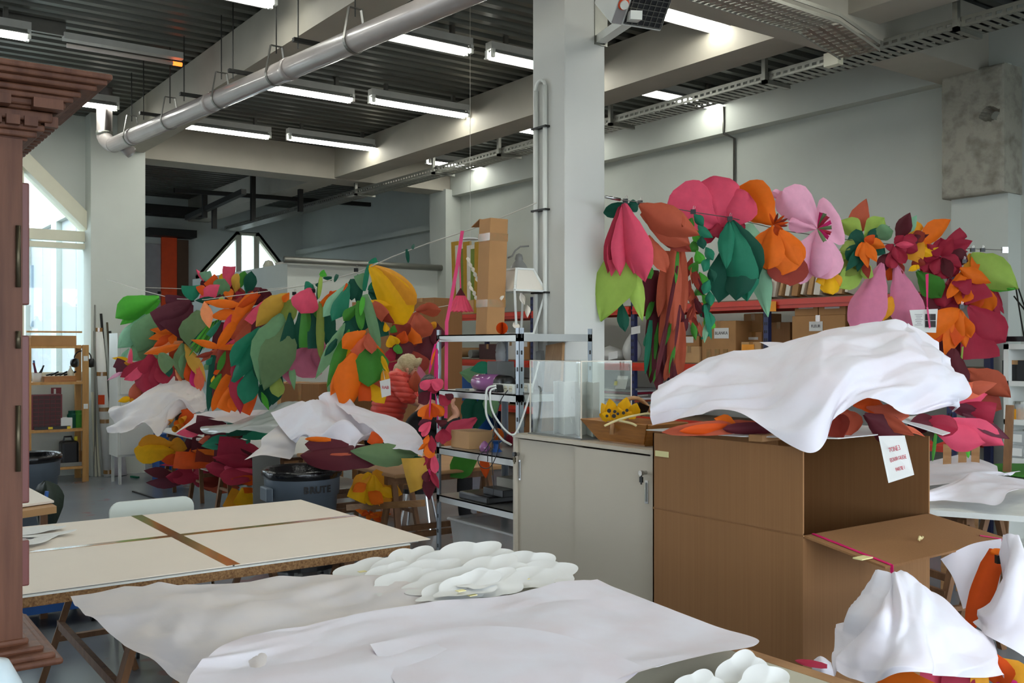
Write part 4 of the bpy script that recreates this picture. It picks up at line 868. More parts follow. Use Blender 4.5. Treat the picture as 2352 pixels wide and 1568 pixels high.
bunch('paper_leaf_bunch', 'pale sage leaf hanging between the green cluster and orange poppy', 'paper leaves', 7.02, [
 (1740, 600, 1764, 690, 40, 'sage', dict(sh='p')), (1712, 515, 1744, 650, 56, 'mint', dict(sh='s', cup=.3)), (1725, 560, 1764, 728, 48, 'mint', dict(sh='p', cup=.3)), (1700, 516, 1712, 560, 22, 'sage')], GQ)
bunch('paper_flower', 'big orange poppy with thin stamens on the right wire', 'paper flower', 6.95, [
 (1800, 560, 1815, 655, 90, 'brick', dict(sh='r')), (1770, 530, 1820, 590, 60, 'deeporange'), (1778, 516, 1686, 436, 104, 'orange', dict(sh='r', cup=.3)), (1776, 520, 1748, 600, 56, 'orange', dict(sh='r')), (1778, 520, 1790, 634, 116, 'orange', dict(sh='r', cup=.35)), (1780, 520, 1836, 610, 76, 'orange', dict(sh='r', cup=.5)), (1774, 518, 1762, 618, 60, 'orange', dict(sh='r', cup=.5, rot=20)),
 (1778, 520, 1790, 530, 24, 'deeporange', dict(sh='q', z=-.05))] + [(1778, 516, 1778+34*math.cos(a), 510-22*math.sin(a), 7, ('deeporange', 'brick')[i % 2], dict(sh='s', z=-.06, dd=-.1)) for i, a in enumerate((1.9, 1.3, .8, .4, 0, -.4, -.9))], GQ)
bunch('paper_flower', 'large pale pink poppy with magenta stamens on the right wire', 'paper flower', 7.1, [
 (1800, 460, 1774, 440, 22, 'palepink', dict(sh='r')), (1876, 524, 1930, 500, 118, 'palepink', dict(sh='r', cup=.2, rot=0)), (1878, 524, 1798, 436, 84, 'palepink', dict(sh='r', cup=.35)), (1874, 526, 1812, 510, 44, 'palepink', dict(sh='r', cup=.5)), (1878, 528, 1838, 652, 66, 'palepink', dict(sh='r', cup=.5)), (1880, 528, 1905, 640, 84, 'palepink', dict(sh='r', cup=.4)), (1878, 528, 1880, 636, 54, 'palepink', dict(sh='r', cup=.6))] +
 [(1878, 526, 1886+24*math.cos(a), 522-34*math.sin(a), 9, ('magenta', 'sagegrey', 'crimson')[i % 3], dict(sh='q', z=-.06, dd=-.08)) for i, a in enumerate((1.6, 1.2, .8, .4, 0, -.4, -.8, -1.2))], GQ)
bunch('paper_flower', 'small yellow trumpet tucked under the pale pink poppy', 'paper flower', 7.15, [(1900, 622, 1884, 652, 24, 'yellow', dict(sh='q')), (1905, 622, 1930, 658, 30, 'amber', dict(sh='o')), (1902, 622, 1912, 677, 44, 'yellow', dict(sh='o', cup=.5))], GQ)
bunch('paper_leaf_bunch', 'lime leaves around an upright rust leaf on the right wire', 'paper leaves', 7.5, [
 (1960, 548, 1990, 456, 46, 'rust', dict(sh='p', cup=.2)), (1990, 600, 1928, 662, 50, 'lime', dict(sh='o')), (1985, 590, 1926, 632, 44, 'olive', dict(sh='o')), (1980, 565, 1926, 606, 40, 'lime', dict(sh='o')), (1985, 560, 1928, 574, 36, 'olive', dict(sh='o')), (1980, 550, 1930, 506, 48, 'lime', dict(sh='o')), (1985, 550, 2032, 500, 50, 'lime', dict(sh='o')), (2000, 545, 2052, 530, 40, 'sage', dict(sh='o')), (2000, 610, 1985, 640, 30, 'lime'), (1985, 600, 1995, 640, 20, 'brick', dict(sh='p'))], GQ)
bunch('paper_flower', 'dark green and orange starry flower between lime leaves', 'paper flower', 7.4, [
 (1985, 555, 2034, 582, 30, 'darkgreen', dict(sh='o')), (1985, 555, 2044, 520, 34, 'darkgreen', dict(sh='p')), (1985, 558, 1954, 535, 42, 'darkgreen', dict(sh='r')), (1985, 560, 1944, 596, 34, 'darkgreen', dict(sh='r')), (1985, 565, 1942, 622, 26, 'darkgreen', dict(sh='p')), (1985, 570, 1970, 624, 24, 'darkgreen', dict(sh='p')),
 (1985, 555, 2034, 568, 28, 'orange', dict(sh='p', cup=.6)), (1982, 556, 1976, 590, 26, 'orange', dict(sh='q')), (1985, 556, 1994, 616, 24, 'orange', dict(sh='p', cup=.6)), (1988, 556, 2014, 602, 24, 'orange', dict(sh='p')), (1985, 550, 2008, 552, 24, 'deeporange', dict(sh='q'))], GQ)
bunch('paper_flower', 'crimson dahlia with maroon, mint and orange leaves fanned behind', 'paper flower', 7.6, [
 (2060, 548, 2090, 488, 36, 'maroon', dict(sh='p', cup=.2)), (2072, 548, 2106, 494, 28, 'mint', dict(sh='p')), (2085, 550, 2112, 512, 30, 'amber', dict(sh='q')), (2110, 560, 2184, 504, 46, 'orange', dict(sh='p', cup=.3)), (2090, 555, 2125, 535, 30, 'brick'), (2070, 600, 2038, 644, 46, 'deeporange', dict(sh='p')), (2050, 600, 2070, 636, 30, 'brick'), (2050, 580, 2014, 628, 34, 'maroon', dict(sh='p')),
 (2058, 560, 2134, 538, 22, 'maroon', dict(sh='p')), (2056, 562, 2112, 548, 34, 'crimson', dict(sh='r', cup=.6)), (2056, 565, 2108, 576, 30, 'crimson', dict(sh='r', cup=.5)), (2056, 565, 2072, 588, 34, 'crimson', dict(sh='r')), (2054, 566, 2048, 616, 30, 'crimson', dict(sh='r', cup=.5)), (2056, 566, 2080, 604, 26, 'crimson', dict(sh='r')), (2052, 560, 2040, 575, 26, 'crimson', dict(sh='r')), (2054, 560, 2076, 540, 20, 'crimson', dict(sh='p')), (2056, 562, 2100, 562, 18, 'hotpink', dict(sh='p', cup=.6)), (2054, 566, 2062, 600, 18, 'crimson', dict(sh='p', cup=.6))], GQ)
bunch('paper_flower', 'yellow and ochre folded flower between the two crimson dahlias', 'paper flower', 7.7, [
 (2110, 610, 2086, 622, 14, 'yellow'), (2110, 605, 2106, 618, 12, 'yellow'), (2118, 565, 2156, 568, 18, 'yellow', dict(sh='p')), (2118, 575, 2142, 588, 20, 'yellow', dict(sh='p')), (2116, 548, 2096, 598, 44, 'amber', dict(sh='q', cup=.4)), (2105, 590, 2110, 612, 30, 'brick', dict(sh='q'))], GQ)
bunch('paper_flower', 'large deep crimson dahlia toward the right wall', 'paper flower', 7.85, [
 (2160, 590, 2130, 645, 56, 'crimson', dict(sh='o')), (2150, 600, 2108, 612, 40, 'crimson', dict(sh='o')), (2165, 600, 2200, 632, 50, 'crimson', dict(sh='o')), (2165, 590, 2224, 600, 44, 'maroon', dict(sh='o')), (2165, 585, 2224, 578, 30, 'crimson', dict(sh='p')), (2165, 580, 2234, 553, 34, 'crimson', dict(sh='p')), (2160, 580, 2216, 534, 30, 'crimson', dict(sh='q')), (2155, 585, 2160, 545, 30, 'crimson'), (2160, 595, 2120, 625, 40, 'crimson', dict(sh='o', cup=.6)), (2150, 585, 2138, 575, 26, 'crimson', dict(sh='r')), (2165, 600, 2170, 640, 50, 'crimson', dict(sh='o')), (2155, 592, 2118, 590, 30, 'crimson', dict(sh='p')), (2160, 588, 2190, 545, 34, 'crimson', dict(sh='p')), (2162, 590, 2210, 615, 36, 'crimson', dict(sh='p', cup=.6)), (2158, 595, 2146, 630, 34, 'crimson', dict(sh='p', cup=.6)), (2158, 590, 2130, 560, 26, 'crimson', dict(sh='p')), (2164, 592, 2186, 640, 30, 'maroon', dict(sh='p'))], GQ)
bunch('paper_flower', 'two hanging pink petals above the carton tissue', 'paper flower', 7.55, [
 (2050, 680, 2028, 737, 32, 'amber', dict(sh='p')), (2058, 608, 2104, 775, 78, 'rose', dict(sh='o', cup=.35, rot=-10)), (2026, 604, 1966, 775, 86, 'rose', dict(sh='o', cup=.4, rot=8))], GQ)
bunch('paper_leaf_bunch', 'green leaf and dark crimson leaves behind the printed sheet', 'paper leaves', 7.9, [
 (2180, 640, 2170, 720, 80, 'crimson'), (2150, 660, 2120, 720, 60, 'maroon'), (2140, 690, 2110, 730, 40, 'crimson'), (2190, 700, 2170, 770, 60, 'green'), (2160, 750, 2150, 830, 70, 'maroon'), (2200, 780, 2170, 860, 60, 'maroon'), (2106, 622, 2162, 684, 56, 'green', dict(sh='o')), (2150, 640, 2170, 705, 60, 'crimson', dict(sh='o'))], GQ)
bunch('paper_flower', 'crimson and orange rose shaped flower above the orange tulip', 'paper flower', 7.75, [
 (2230, 640, 2276, 716, 50, 'orange', dict(sh='r')), (2230, 650, 2240, 716, 40, 'deeporange'), (2230, 660, 2236, 700, 70, 'crimson', dict(sh='r')), (2225, 640, 2250, 690, 60, 'crimson', dict(sh='q')), (2215, 625, 2176, 686, 26, 'orange', dict(sh='s')), (2225, 660, 2200, 698, 40, 'orange', dict(sh='p')), (2230, 640, 2200, 660, 50, 'crimson', dict(sh='r')), (2205, 615, 2276, 650, 36, 'orange', dict(sh='p', cup=.5))], GQ, clipat=(2214, 600))
bunch('paper_leaf_bunch', 'broad lime leaf with an ochre fold clipped near the wall hook', 'paper leaves', 7.95, [
 (2234, 582, 2222, 640, 26, 'amber', dict(sh='s')), (2240, 584, 2240, 625, 20, 'orange', dict(sh='s')), (2232, 582, 2338, 664, 80, 'lime', dict(sh='p', cup=.4, rot=-15, bow=.12)), (2250, 640, 2334, 664, 40, 'grass', dict(sh='p', rot=20, z=.02))], GQ, clipat=(2234, 574))
bunch('paper_fringe', 'crimson paper fringe hanging beside the right wall', 'paper fringe', 8.05,
 [(2262+k*2, 650, 2282+k*4-(k % 3)*8, 748-(k % 4)*14, 12, 'crimson', dict(sh='s', bow=.01)) for k in range(9)] + [(2256, 580, 2262, 660, 14, 'hotpink', dict(sh='s'))], GQ, clipat=(2257, 574))
otl = bunch('paper_flower', 'hanging orange tulip with pointed petals beside the printed sheet', 'paper flower', 7.5, [
 (2200, 720, 2145, 790, 40, 'deeporange', dict(sh='p')), (2205, 715, 2170, 824, 40, 'orange', dict(sh='p')), (2205, 730, 2194, 795, 36, 'deeporange', dict(sh='p')), (2208, 720, 2230, 776, 30, 'orange', dict(sh='o')), (2206, 712, 2126, 762, 56, 'orange', dict(sh='q', cup=.3)), (2206, 712, 2218, 798, 40, 'orange', dict(sh='p', cup=.4))], GQ, clipat=(2208, 704))
bunch('paper_leaf_bunch', 'big crimson hanging leaves next to the white bookshelf', 'paper leaves', 7.7, [
 (2235, 750, 2252, 824, 76, 'crimson', dict(sh='q')), (2225, 702, 2310, 786, 84, 'crimson', dict(sh='o', cup=.4, rot=-12)), (2230, 800, 2216, 810, 20, 'orange')], GQ)
MB().tube([P(2211, 796, 7.5), P(2208, 830, 7.5), P(2204, 872, 7.5)], .007, 6).build('stem', 'paper_lime', otl, smooth=True)
bunch('paper_leaf_bunch', 'rust leaves hanging low beside the white bookshelf', 'paper leaves', 7.4, [
 (2206, 872, 2200, 895, 34, 'yellow', dict(sh='r')), (2190, 800, 2180, 900, 80, 'maroon'), (2225, 890, 2300, 940, 50, 'brick'), (2214, 850, 2322, 912, 66, 'rust', dict(sh='p', cup=.3))], GQ)
# printed sheet with pictures on a pink ribbon
d = 7.3; sp = [P(2089, 712, d), P(2154, 709, d), P(2150, 764, d), P(2100, 762, d)]
ps = thing('printed_sheet', sp[0], 'white printed sheet with four small photographs tied on a pink ribbon', 'sheet')
MB().prism(sp, -TOCAM*.002).build('sheet', 'paper_white', ps)
for i in range(2):
    for j in range(2): 
        c_ = P(2131+i*12.5, 728+j*16, d-.006); MB().obox(c_, RIGHT, UP, TOCAM, 11.5/F*d, 14.5/F*d, .001).build('photo', 'print_dark', ps)
for k in range(7): MB().obox(P(2110+(k % 2), 722+k*4, d-.006), RIGHT, UP, TOCAM, (18-k % 3*4)/F*d, 1.0/F*d, .001).build('text_line', 'ink_grey', ps)
MB().prism([P(2126, 630, d+.1), P(2133, 628, d+.1), P(2131, 708, d), P(2129, 708, d)], -TOCAM*.003).prism([P(2128, 705, d-.03), P(2132, 705, d-.03), P(2138, 752, d-.03), P(2134, 754, d-.03)], -TOCAM*.003).build('ribbon', 'pink_ribbon', ps)
# ================================================================== tissue sheets
mat('tissue', (242, 241, 249), 0.55, var=.02, scale=5, trans=.10, spec=.35, rgb2=(238, 230, 236))
mat('tissue_warm', (238, 229, 222), 0.6, var=.03, scale=4, trans=.2, spec=.3, rgb2=(226, 222, 224))
mat('plastic_film', (206, 212, 208), 0.18, var=.03, scale=4, trans=.35, spec=.6, coat=.4)
def creases(name, st):
    nt = M[name].node_tree; N = nt.nodes; L = nt.links; b = N['Principled BSDF']
    tc = N.new('ShaderNodeTexCoord'); nz = N.new('ShaderNodeTexNoise'); nz.inputs['Scale'].default_value = 3; L.new(tc.outputs['Object'], nz.inputs['Vector'])
    ad = N.new('ShaderNodeMix'); ad.data_type = 'VECTOR'; ad.inputs[0].default_value = .12; L.new(tc.outputs['Object'], ad.inputs[4]); L.new(nz.outputs['Color'], ad.inputs[5])
    prev = None
    for sc_, dist in ((5, .05), (13, .02)):
        vo = N.new('ShaderNodeTexVoronoi'); vo.feature = 'F1'; vo.inputs['Scale'].default_value = sc_; L.new(ad.outputs[1], vo.inputs['Vector'])
        bp = N.new('ShaderNodeBump'); bp.inputs['Strength'].default_value = st; bp.inputs['Distance'].default_value = dist
        L.new(vo.outputs['Distance'], bp.inputs['Height'])
        if prev: L.new(prev.outputs[0], bp.inputs['Normal'])
        prev = bp
    L.new(prev.outputs[0], b.inputs['Normal'])
for n_, s_ in (('tissue', .05), ('tissue_warm', .06), ('plastic_film', .08)): creases(n_, s_)
def cr(p0, p1, p2, p3, t): return .5*((2*p1)+(p2-p0)*t+(2*p0-5*p1+4*p2-p3)*t*t+(3*p1-p0-3*p2+p3)*t**3)
def resample(row, n):
    m = len(row); out = []
    ext = [row[0]*2-row[1]]+list(row)+[row[-1]*2-row[-2]]
    for k in range(n+1):
        f = k/n*(m-1); i = min(int(f), m-2); out.append(cr(ext[i], ext[i+1], ext[i+2], ext[i+3], f-i))
    return out
def hsh(i, j, s): return math.modf(abs(math.sin(i*127.1+j*311.7+s*74.7)*43758.5453))[0]
def facet(x, y, s):                                                    # folded paper: planar facets meeting in sharp creases
    i, j = math.floor(x), math.floor(y); fx, fy = x-i, y-j
    h = lambda a, b: hsh(i+a, j+b, s)
    if fx+fy < 1: return h(0, 0)+(h(1, 0)-h(0, 0))*fx+(h(0, 1)-h(0, 0))*fy
    return h(1, 1)+(h(0, 1)-h(1, 1))*(1-fx)+(h(1, 0)-h(1, 1))*(1-fy)
def sheet(name, rows, nu, nv, amp, scale, matn, seed=0, parent=None, lay=False, **kw):
    R = [resample(r, nu) for r in rows]; cols = [resample([R[i][j] for i in range(len(R))], nv) for j in range(nu+1)]
    G = [[cols[j][i] for j in range(nu+1)] for i in range(nv+1)]
    LU = sum((G[nv//2][k+1]-G[nv//2][k]).length for k in range(nu)); LV = sum((G[k+1][nu//2]-G[k][nu//2]).length for k in range(nv))
    out = []
    for i in range(nv+1):
        r = []
        for j in range(nu+1):
            a = G[min(i+1, nv)][j]-G[max(i-1, 0)][j]; b = G[i][min(j+1, nu)]-G[i][max(j-1, 0)]
            n_ = a.cross(b); n_ = n_.normalized() if n_.length > 1e-9 else UP
            if lay: n_ = UP
            p = G[i][j]; pu, pv = j/nu*LU*scale, i/nv*LV*scale
            wx = noise.noise(Vector((pu*.7, pv*.7, seed)))*.45; wy = noise.noise(Vector((pu*.7, pv*.7, seed+9)))*.45
            v_ = facet(pu+wx, pv+wy, seed)+.45*facet((pu-wy)*2.3+4, (pv+wx)*2.3+7, seed+3)
            r.append(p+n_*amp*(v_ if lay else v_-.6))
        out.append(r)
    return MB().grid(out).build(name, matn, parent, smooth=True, fix=False, **kw)
def rz_(rows): return [[PZ(u, v, z) for u, v, z in r] for r in rows]
def rd_(rows): return [[P(u, v, d) for u, v, d in r] for r in rows]
TS = dict(cat='tissue sheet')
sheet('tissue_sheet', rz_([[(162, 1400, .742), (345, 1362, .772), (560, 1346, .765), (800, 1330, .758), (1120, 1332, .757)],
  [(212, 1460, .738), (420, 1425, .785), (640, 1400, .768), (860, 1388, .758), (1160, 1384, .757)],
  [(296, 1508, .735), (480, 1492, .800), (700, 1464, .778), (900, 1450, .758), (1200, 1440, .757)],
  [(400, 1580, .73), (560, 1590, .775), (760, 1560, .770), (1000, 1540, .758), (1250, 1530, .757)],
  [(520, 1760, .73), (640, 1740, .77), (800, 1700, .765), (1020, 1660, .758), (1300, 1640, .757)]]), 110, 70, .05, 4.5, 'tissue_warm', 1, lay=True, label='crumpled translucent tissue sheet overhanging the left end of the near table', **TS)
sheet('tissue_sheet', rz_([[(560, 1472, 0.822), (820, 1424, 0.797), (1100, 1386, 0.794), (1250, 1360, 0.797), (1372, 1343, 0.794)],
  [(480, 1530, 0.817), (800, 1490, 0.797), (1100, 1450, 0.792), (1330, 1405, 0.790), (1545, 1416, 0.786)],
  [(430, 1600, 0.807), (800, 1560, 0.795), (1150, 1530, 0.790), (1420, 1500, 0.789), (1744, 1494, 0.784)],
  [(420, 1760, 0.802), (800, 1720, 0.795), (1150, 1660, 0.790), (1350, 1600, 0.789), (1510, 1560, 0.786)]]), 120, 70, .03, 3.2, 'tissue', 2, lay=True, label='white tissue sheet spread over the middle of the near table', **TS)
sheet('tissue_sheet', rz_([[(850, 1500, 0.810), (1050, 1455, 0.807), (1280, 1470, 0.806), (1480, 1540, 0.802)],
  [(900, 1570, 0.808), (1080, 1540, 0.806), (1260, 1560, 0.805), (1390, 1620, 0.802)],
  [(960, 1700, 0.808), (1100, 1680, 0.806), (1260, 1680, 0.805), (1360, 1720, 0.802)]]), 60, 40, .02, 3.5, 'tissue', 3, lay=True, label='second white tissue sheet lying over the spread sheet at the near table edge', **TS)
# white scalloped paper cut-outs
def cutout(u, v, z, ang, L, Wd, lobes, lift, label, group, tabs=()):
    c = PZ(u, v, z); t = thing('paper_cutout', c, label, 'paper cutout', group)
    n, m = 72, 4; rows = []
    rs = random.Random(int(u*3+v))
    ph = rs.uniform(0, 6); ph2 = rs.uniform(0, 6)
    for k in range(m+1):
        f = k/m; r = []
        for i in range(n+1):
            a = 2*math.pi*i/n; rad = 1+.22*abs(math.sin(a*lobes/2+ph))+.05*math.sin(2*a+ph2)
            x_, y_ = math.cos(a)*L/2*rad*f, math.sin(a)*Wd/2*rad*f
            X = x_*math.cos(ang)-y_*math.sin(ang); Y = x_*math.sin(ang)+y_*math.cos(ang)
            r.append(Vector((c.x+X, c.y+Y, z+max(-.004, lift*.6*(X*SN+Y*CS)/Wd)+lift*.35*f**3*max(0, math.sin(a+.6))+.003*math.sin(3*a+ph)*f)))
        rows.append(r)
    MB().grid(rows).build('card', 'paper_white', t, smooth=True, fix=False)
    for (tu, tv) in tabs:
        q_ = PZ(tu, tv, z+.022); MB().obox(q_, XA, YA, Vector((.2, .1, 1)), .03, .022, .002).build('tape_tab', 'masking_tape', t)
ci = [(850, 1318, .765, .2, .30, .20, 7, .05), (940, 1308, .77, .5, .36, .22, 8, .07), (1060, 1300, .775, -.1, .40, .24, 8, .09), (1180, 1312, .775, -.3, .30, .2, 7, .08), (1235, 1322, .77, -.5, .26, .18, 6, .06),
      (880, 1335, .785, .3, .26, .16, 7, .05), (980, 1330, .79, .1, .34, .2, 8, .06), (1100, 1330, .795, .2, .38, .22, 8, .06), (1200, 1335, .79, -.3, .24, .16, 6, .05), (930, 1345, .80, .2, .26, .16, 7, .05), (1030, 1345, .81, -.2, .30, .18, 7, .05), (1130, 1348, .81, .3, .28, .16, 7, .05), (1040, 1362, .815, 0, .24, .13, 6, .04), (1075, 1350, .83, .1, .22, .13, 6, .05), (1060, 1372, .80, .1, .20, .10, 5, .03), (1100, 1336, .84, .0, .16, .1, 6, .04)]
for i, c in enumerate(ci):
    cutout(*c, 'white scalloped paper cutout piled in the heap on the tissue', 'paper cutouts heaped on the tissue', [(c[0]-18+i*3, c[1]-6)] if i % 2 == 0 else ())
for i, c in enumerate(((1600, 1590, .765, .2, .16, .10, 6, .04), (1700, 1560, .77, .1, .17, .10, 6, .06), (1755, 1575, .78, -.3, .14, .09, 5, .05))):
    cutout(*c, 'white paper cutout lying on the bare beige table corner', 'paper cutouts on the bare table corner', [(c[0]-10, c[1])] if i == 0 else ())
# tissue over the carton
sheet('tissue_sheet', rd_([[(1515, 876, 4.8), (1600, 846, 4.8), (1710, 818, 4.75), (1830, 790, 4.7), (1950, 764, 4.65), (2058, 740, 4.6), (2098, 748, 4.55), (2145, 795, 4.55)],
  [(1500, 902, 4.62), (1620, 878, 4.55), (1730, 850, 4.45), (1840, 828, 4.35), (1960, 800, 4.3), (2070, 785, 4.28), (2132, 812, 4.32), (2180, 860, 4.38)],
  [(1496, 945, 4.50), (1610, 922, 4.4), (1730, 908, 4.22), (1845, 900, 4.05), (1960, 852, 4.1), (2060, 862, 4.1), (2135, 880, 4.15), (2214, 912, 4.28)],
  [(1498, 986, 4.42), (1600, 968, 4.3), (1700, 962, 4.12), (1862, 1048, 3.86), (1925, 950, 3.95), (2008, 918, 3.98), (2092, 952, 4.02), (2180, 925, 4.2)]]), 130, 76, .10, 4.0, 'tissue', 4, label='big crumpled white tissue sheet draped over flowers on the carton', **TS)
sheet('tissue_sheet', rd_([[(1744, 784, 4.85), (1790, 786, 4.85), (1830, 800, 4.8)], [(1770, 800, 4.75), (1800, 800, 4.72), (1840, 806, 4.7)], [(1775, 815, 4.7), (1810, 812, 4.65), (1860, 812, 4.6)]]), 12, 10, .01, 6, 'tissue', 5, label='curled white tissue tip sticking up behind the big carton sheet', **TS)
# tissue wrapped bouquets under the carton flap
sheet('tissue_sheet', rd_([[(2022, 1338, 3.45), (2034, 1314, 3.32), (2050, 1311, 3.28), (2066, 1324, 3.3), (2084, 1340, 3.4)],
  [(1972, 1392, 3.55), (2016, 1368, 3.25), (2062, 1356, 3.18), (2132, 1350, 3.3), (2165, 1372, 3.5)],
  [(1945, 1452, 3.4), (2004, 1430, 3.08), (2080, 1430, 3.02), (2172, 1420, 3.15), (2246, 1452, 3.42)],
  [(1914, 1500, 3.22), (1985, 1512, 3.0), (2080, 1510, 2.92), (2190, 1500, 3.05), (2276, 1520, 3.32)],
  [(1910, 1548, 3.1), (1985, 1566, 2.95), (2080, 1552, 2.88), (2190, 1556, 3.0), (2296, 1566, 3.22)]]), 90, 80, .10, 5.0, 'tissue', 6, label='white tissue cone hung by pink ribbon from the carton flap', **TS)
sheet('tissue_sheet', rd_([[(1968, 1400, 3.6), (1985, 1365, 3.6), (2030, 1340, 3.55)], [(1962, 1420, 3.62), (1995, 1390, 3.58), (2040, 1370, 3.5)], [(1968, 1440, 3.62), (2000, 1430, 3.58), (2040, 1420, 3.5)]]), 16, 14, .02, 6, 'tissue', 7, label='shaded tissue fold behind the hanging tissue cone', **TS)
sheet('tissue_sheet', rd_([[(2160, 1284, 3.9), (2230, 1250, 3.9), (2300, 1236, 3.85)], [(2190, 1330, 3.85), (2240, 1310, 3.85), (2300, 1300, 3.8)], [(2212, 1398, 3.8), (2240, 1390, 3.8), (2290, 1390, 3.75)]]), 20, 20, .02, 5, 'tissue', 8, label='tissue sheet hanging behind the tall orange paper strip', **TS)
sheet('tissue_sheet', rd_([[(2294, 1234, 3.62), (2312, 1228, 3.55), (2330, 1236, 3.5), (2362, 1262, 3.5), (2420, 1300, 3.6)],
  [(2284, 1310, 3.6), (2312, 1300, 3.42), (2342, 1302, 3.38), (2385, 1330, 3.4), (2450, 1360, 3.6)],
  [(2258, 1396, 3.55), (2300, 1400, 3.34), (2350, 1402, 3.3), (2405, 1425, 3.35), (2480, 1440, 3.5)],
  [(2246, 1436, 3.5), (2290, 1470, 3.3), (2350, 1512, 3.25), (2425, 1560, 3.3), (2500, 1580, 3.5)]]), 60, 60, .08, 5.0, 'tissue', 9, label='white tissue wrap hung at the far corner of the carton flap', **TS)
bunch('paper_flower', 'orange and crimson petals peeking out under the hanging tissue', 'paper flower', 3.25, [
 (2300, 1580, 2270, 1490, 80, 'deeporange', dict(sh='o')), (2352, 1600, 2300, 1510, 70, 'amber', dict(sh='o')), (2340, 1640, 2300, 1540, 50, 'magenta'), (2060, 1640, 2090, 1540, 150, 'orange', dict(sh='q', cup=.2, z=-.1)), (2140, 1640, 2150, 1545, 60, 'hotpink', dict(sh='q')), (2200, 1640, 2200, 1550, 70, 'crimson', dict(sh='q')), (2250, 1650, 2250, 1548, 40, 'amber', dict(sh='q'))])
bunch('paper_strip', 'tall orange paper strip hanging between tissue wraps', 'paper strip', 3.66, [(2286, 1262, 2222, 1452, 52, 'deeporange', dict(sh='s', cup=.4, rot=15)), (2275, 1265, 2300, 1275, 26, 'orange', dict(sh='q'))], clipat=(2298, 1284))
bunch('paper_flower', 'crimson paper scrap beside the carton foot', 'paper flower', 3.0, [(1900, 1530, 1825, 1516, 16, 'crimson', dict(sh='s'))])
sheet('tissue_sheet', rd_([[(1868, 1512, 3.15), (1885, 1508, 3.1), (1905, 1525, 3.1)], [(1864, 1530, 3.1), (1888, 1528, 3.05), (1912, 1540, 3.05)], [(1870, 1560, 3.1), (1890, 1565, 3.05), (1920, 1570, 3.05)]]), 14, 12, .02, 8, 'tissue', 10, label='small crumpled tissue tuft at the foot of the hanging cone', **TS)
# flowers showing under the carton tissue
bunch('paper_flower', 'rust and maroon rolled petals under the front of the carton tissue', 'paper flower', 4.15, [
 (1740, 975, 1520, 992, 34, 'rust', dict(sh='s')), (1700, 985, 1560, 990, 26, 'deeporange', dict(sh='s')), (1780, 985, 1660, 985, 30, 'maroon', dict(sh='s')), (1690, 975, 1640, 960, 34, 'orange', dict(sh='p')),
 (1990, 935, 2090, 955, 40, 'rust', dict(sh='o')), (2000, 950, 2100, 1000, 34, 'rust', dict(sh='p', rot=30)), (2040, 985, 2125, 1003, 14, 'salmon', dict(sh='p', sb=-.1)), (1985, 950, 2074, 1010, 70, 'maroon', dict(sh='o', cup=.3)),
 (1935, 940, 1945, 1005, 84, 'rust', dict(sh='r', cup=-.7, rot=0, z=.05)), (1920, 950, 1935, 1004, 66, 'brick', dict(sh='r', cup=-.6, z=.0)), (1960, 930, 2030, 930, 50, 'deeporange', dict(sh='o', z=.1))])
bunch('paper_flower', 'crimson rolled petals sticking out past the carton corner', 'paper flower', 4.55, [
 (2200, 900, 2290, 880, 34, 'rust', dict(sh='p')), (2180, 905, 2274, 888, 40, 'salmon', dict(sh='p')), (2180, 930, 2268, 905, 50, 'hotpink', dict(sh='p')), (2200, 935, 2285, 950, 50, 'crimson', dict(sh='q')), (2180, 935, 2256, 948, 30, 'plum', dict(sh='p')), (2210, 950, 2318, 1008, 30, 'plum', dict(sh='p')),
 (2140, 960, 2306, 1022, 66, 'hotpink', dict(sh='o', cup=.5)), (2130, 965, 2262, 1018, 74, 'hotpink', dict(sh='o', cup=.5, rot=-20)), (2110, 965, 2200, 985, 50, 'crimson', dict(sh='r')), (2150, 965, 2085, 975, 46, 'maroon', dict(sh='r', cup=-.6))])
# ================================================================== draped flower tables along the middle of the hall
def wtable(name, x0, x1, y0, y1, z, label, group, topmat='kraft_paper', shelf=None):
    t = thing(name, ((x0+x1)/2, (y0+y1)/2, z-.03), label, 'table', group)
    MB().box(x0, x1, y0, y1, z-.03, z).build('table_top', topmat, t, bevel=.01)
    return t
GT = 'trestle tables of the paper flower row'
wtable('flower_table', 3.36, 4.3, 6.05, 7.75, .75, 'kraft covered trestle table beside the grey bin', GT)
wtable('flower_table', 3.36, 4.3, 7.95, 9.8, .72, 'white topped trestle table in the middle of the flower row', GT, 'paper_white')
wtable('flower_table', 3.3, 4.3, 10.05, 11.6, .70, 'white topped trestle table at the window end of the flower row', GT, 'paper_white')
GX = 'trestles of the paper flower row'
for i, (y, h) in enumerate(((6.2, .72), (7.45, .72), (8.25, .69), (9.6, .69), (10.45, .67), (11.4, .67))):
    trestle('trestle', 3.83, y, XA, .46, h, .2, ['wooden trestle under the kraft table, end toward the steel shelf', 'wooden trestle under the kraft table, behind the grey bin', 'wooden trestle of the middle flower table, near the grey panel', 'wooden trestle of the middle flower table, far end',
            'wooden trestle of the window end flower table, crossed by a pale batten', 'wooden trestle of the window end flower table, closest to the white cabinet'][i], GX)
for (a, b, lab) in (((498, 1076, 10.3), (720, 1066, 9.3), 'pale batten nailed across the far trestles'), ((600, 1142, 7.9), (660, 1138, 8.3), 'pale batten end beside the grey panel'), ((800, 1165, 7.4), (972, 1155, 6.6), 'pale batten crossing the kraft table trestles')):
    MB().bar(P(*a), P(*b), .035, .045).build('wooden_batten', 'pine', label=lab, cat='batten')
lower = [(3.4, 4.25, 10.1, 11.5, .36, 'lower shelf board of the window end flower table'), (3.4, 4.25, 8.0, 9.75, .38, 'lower shelf board of the middle flower table')]
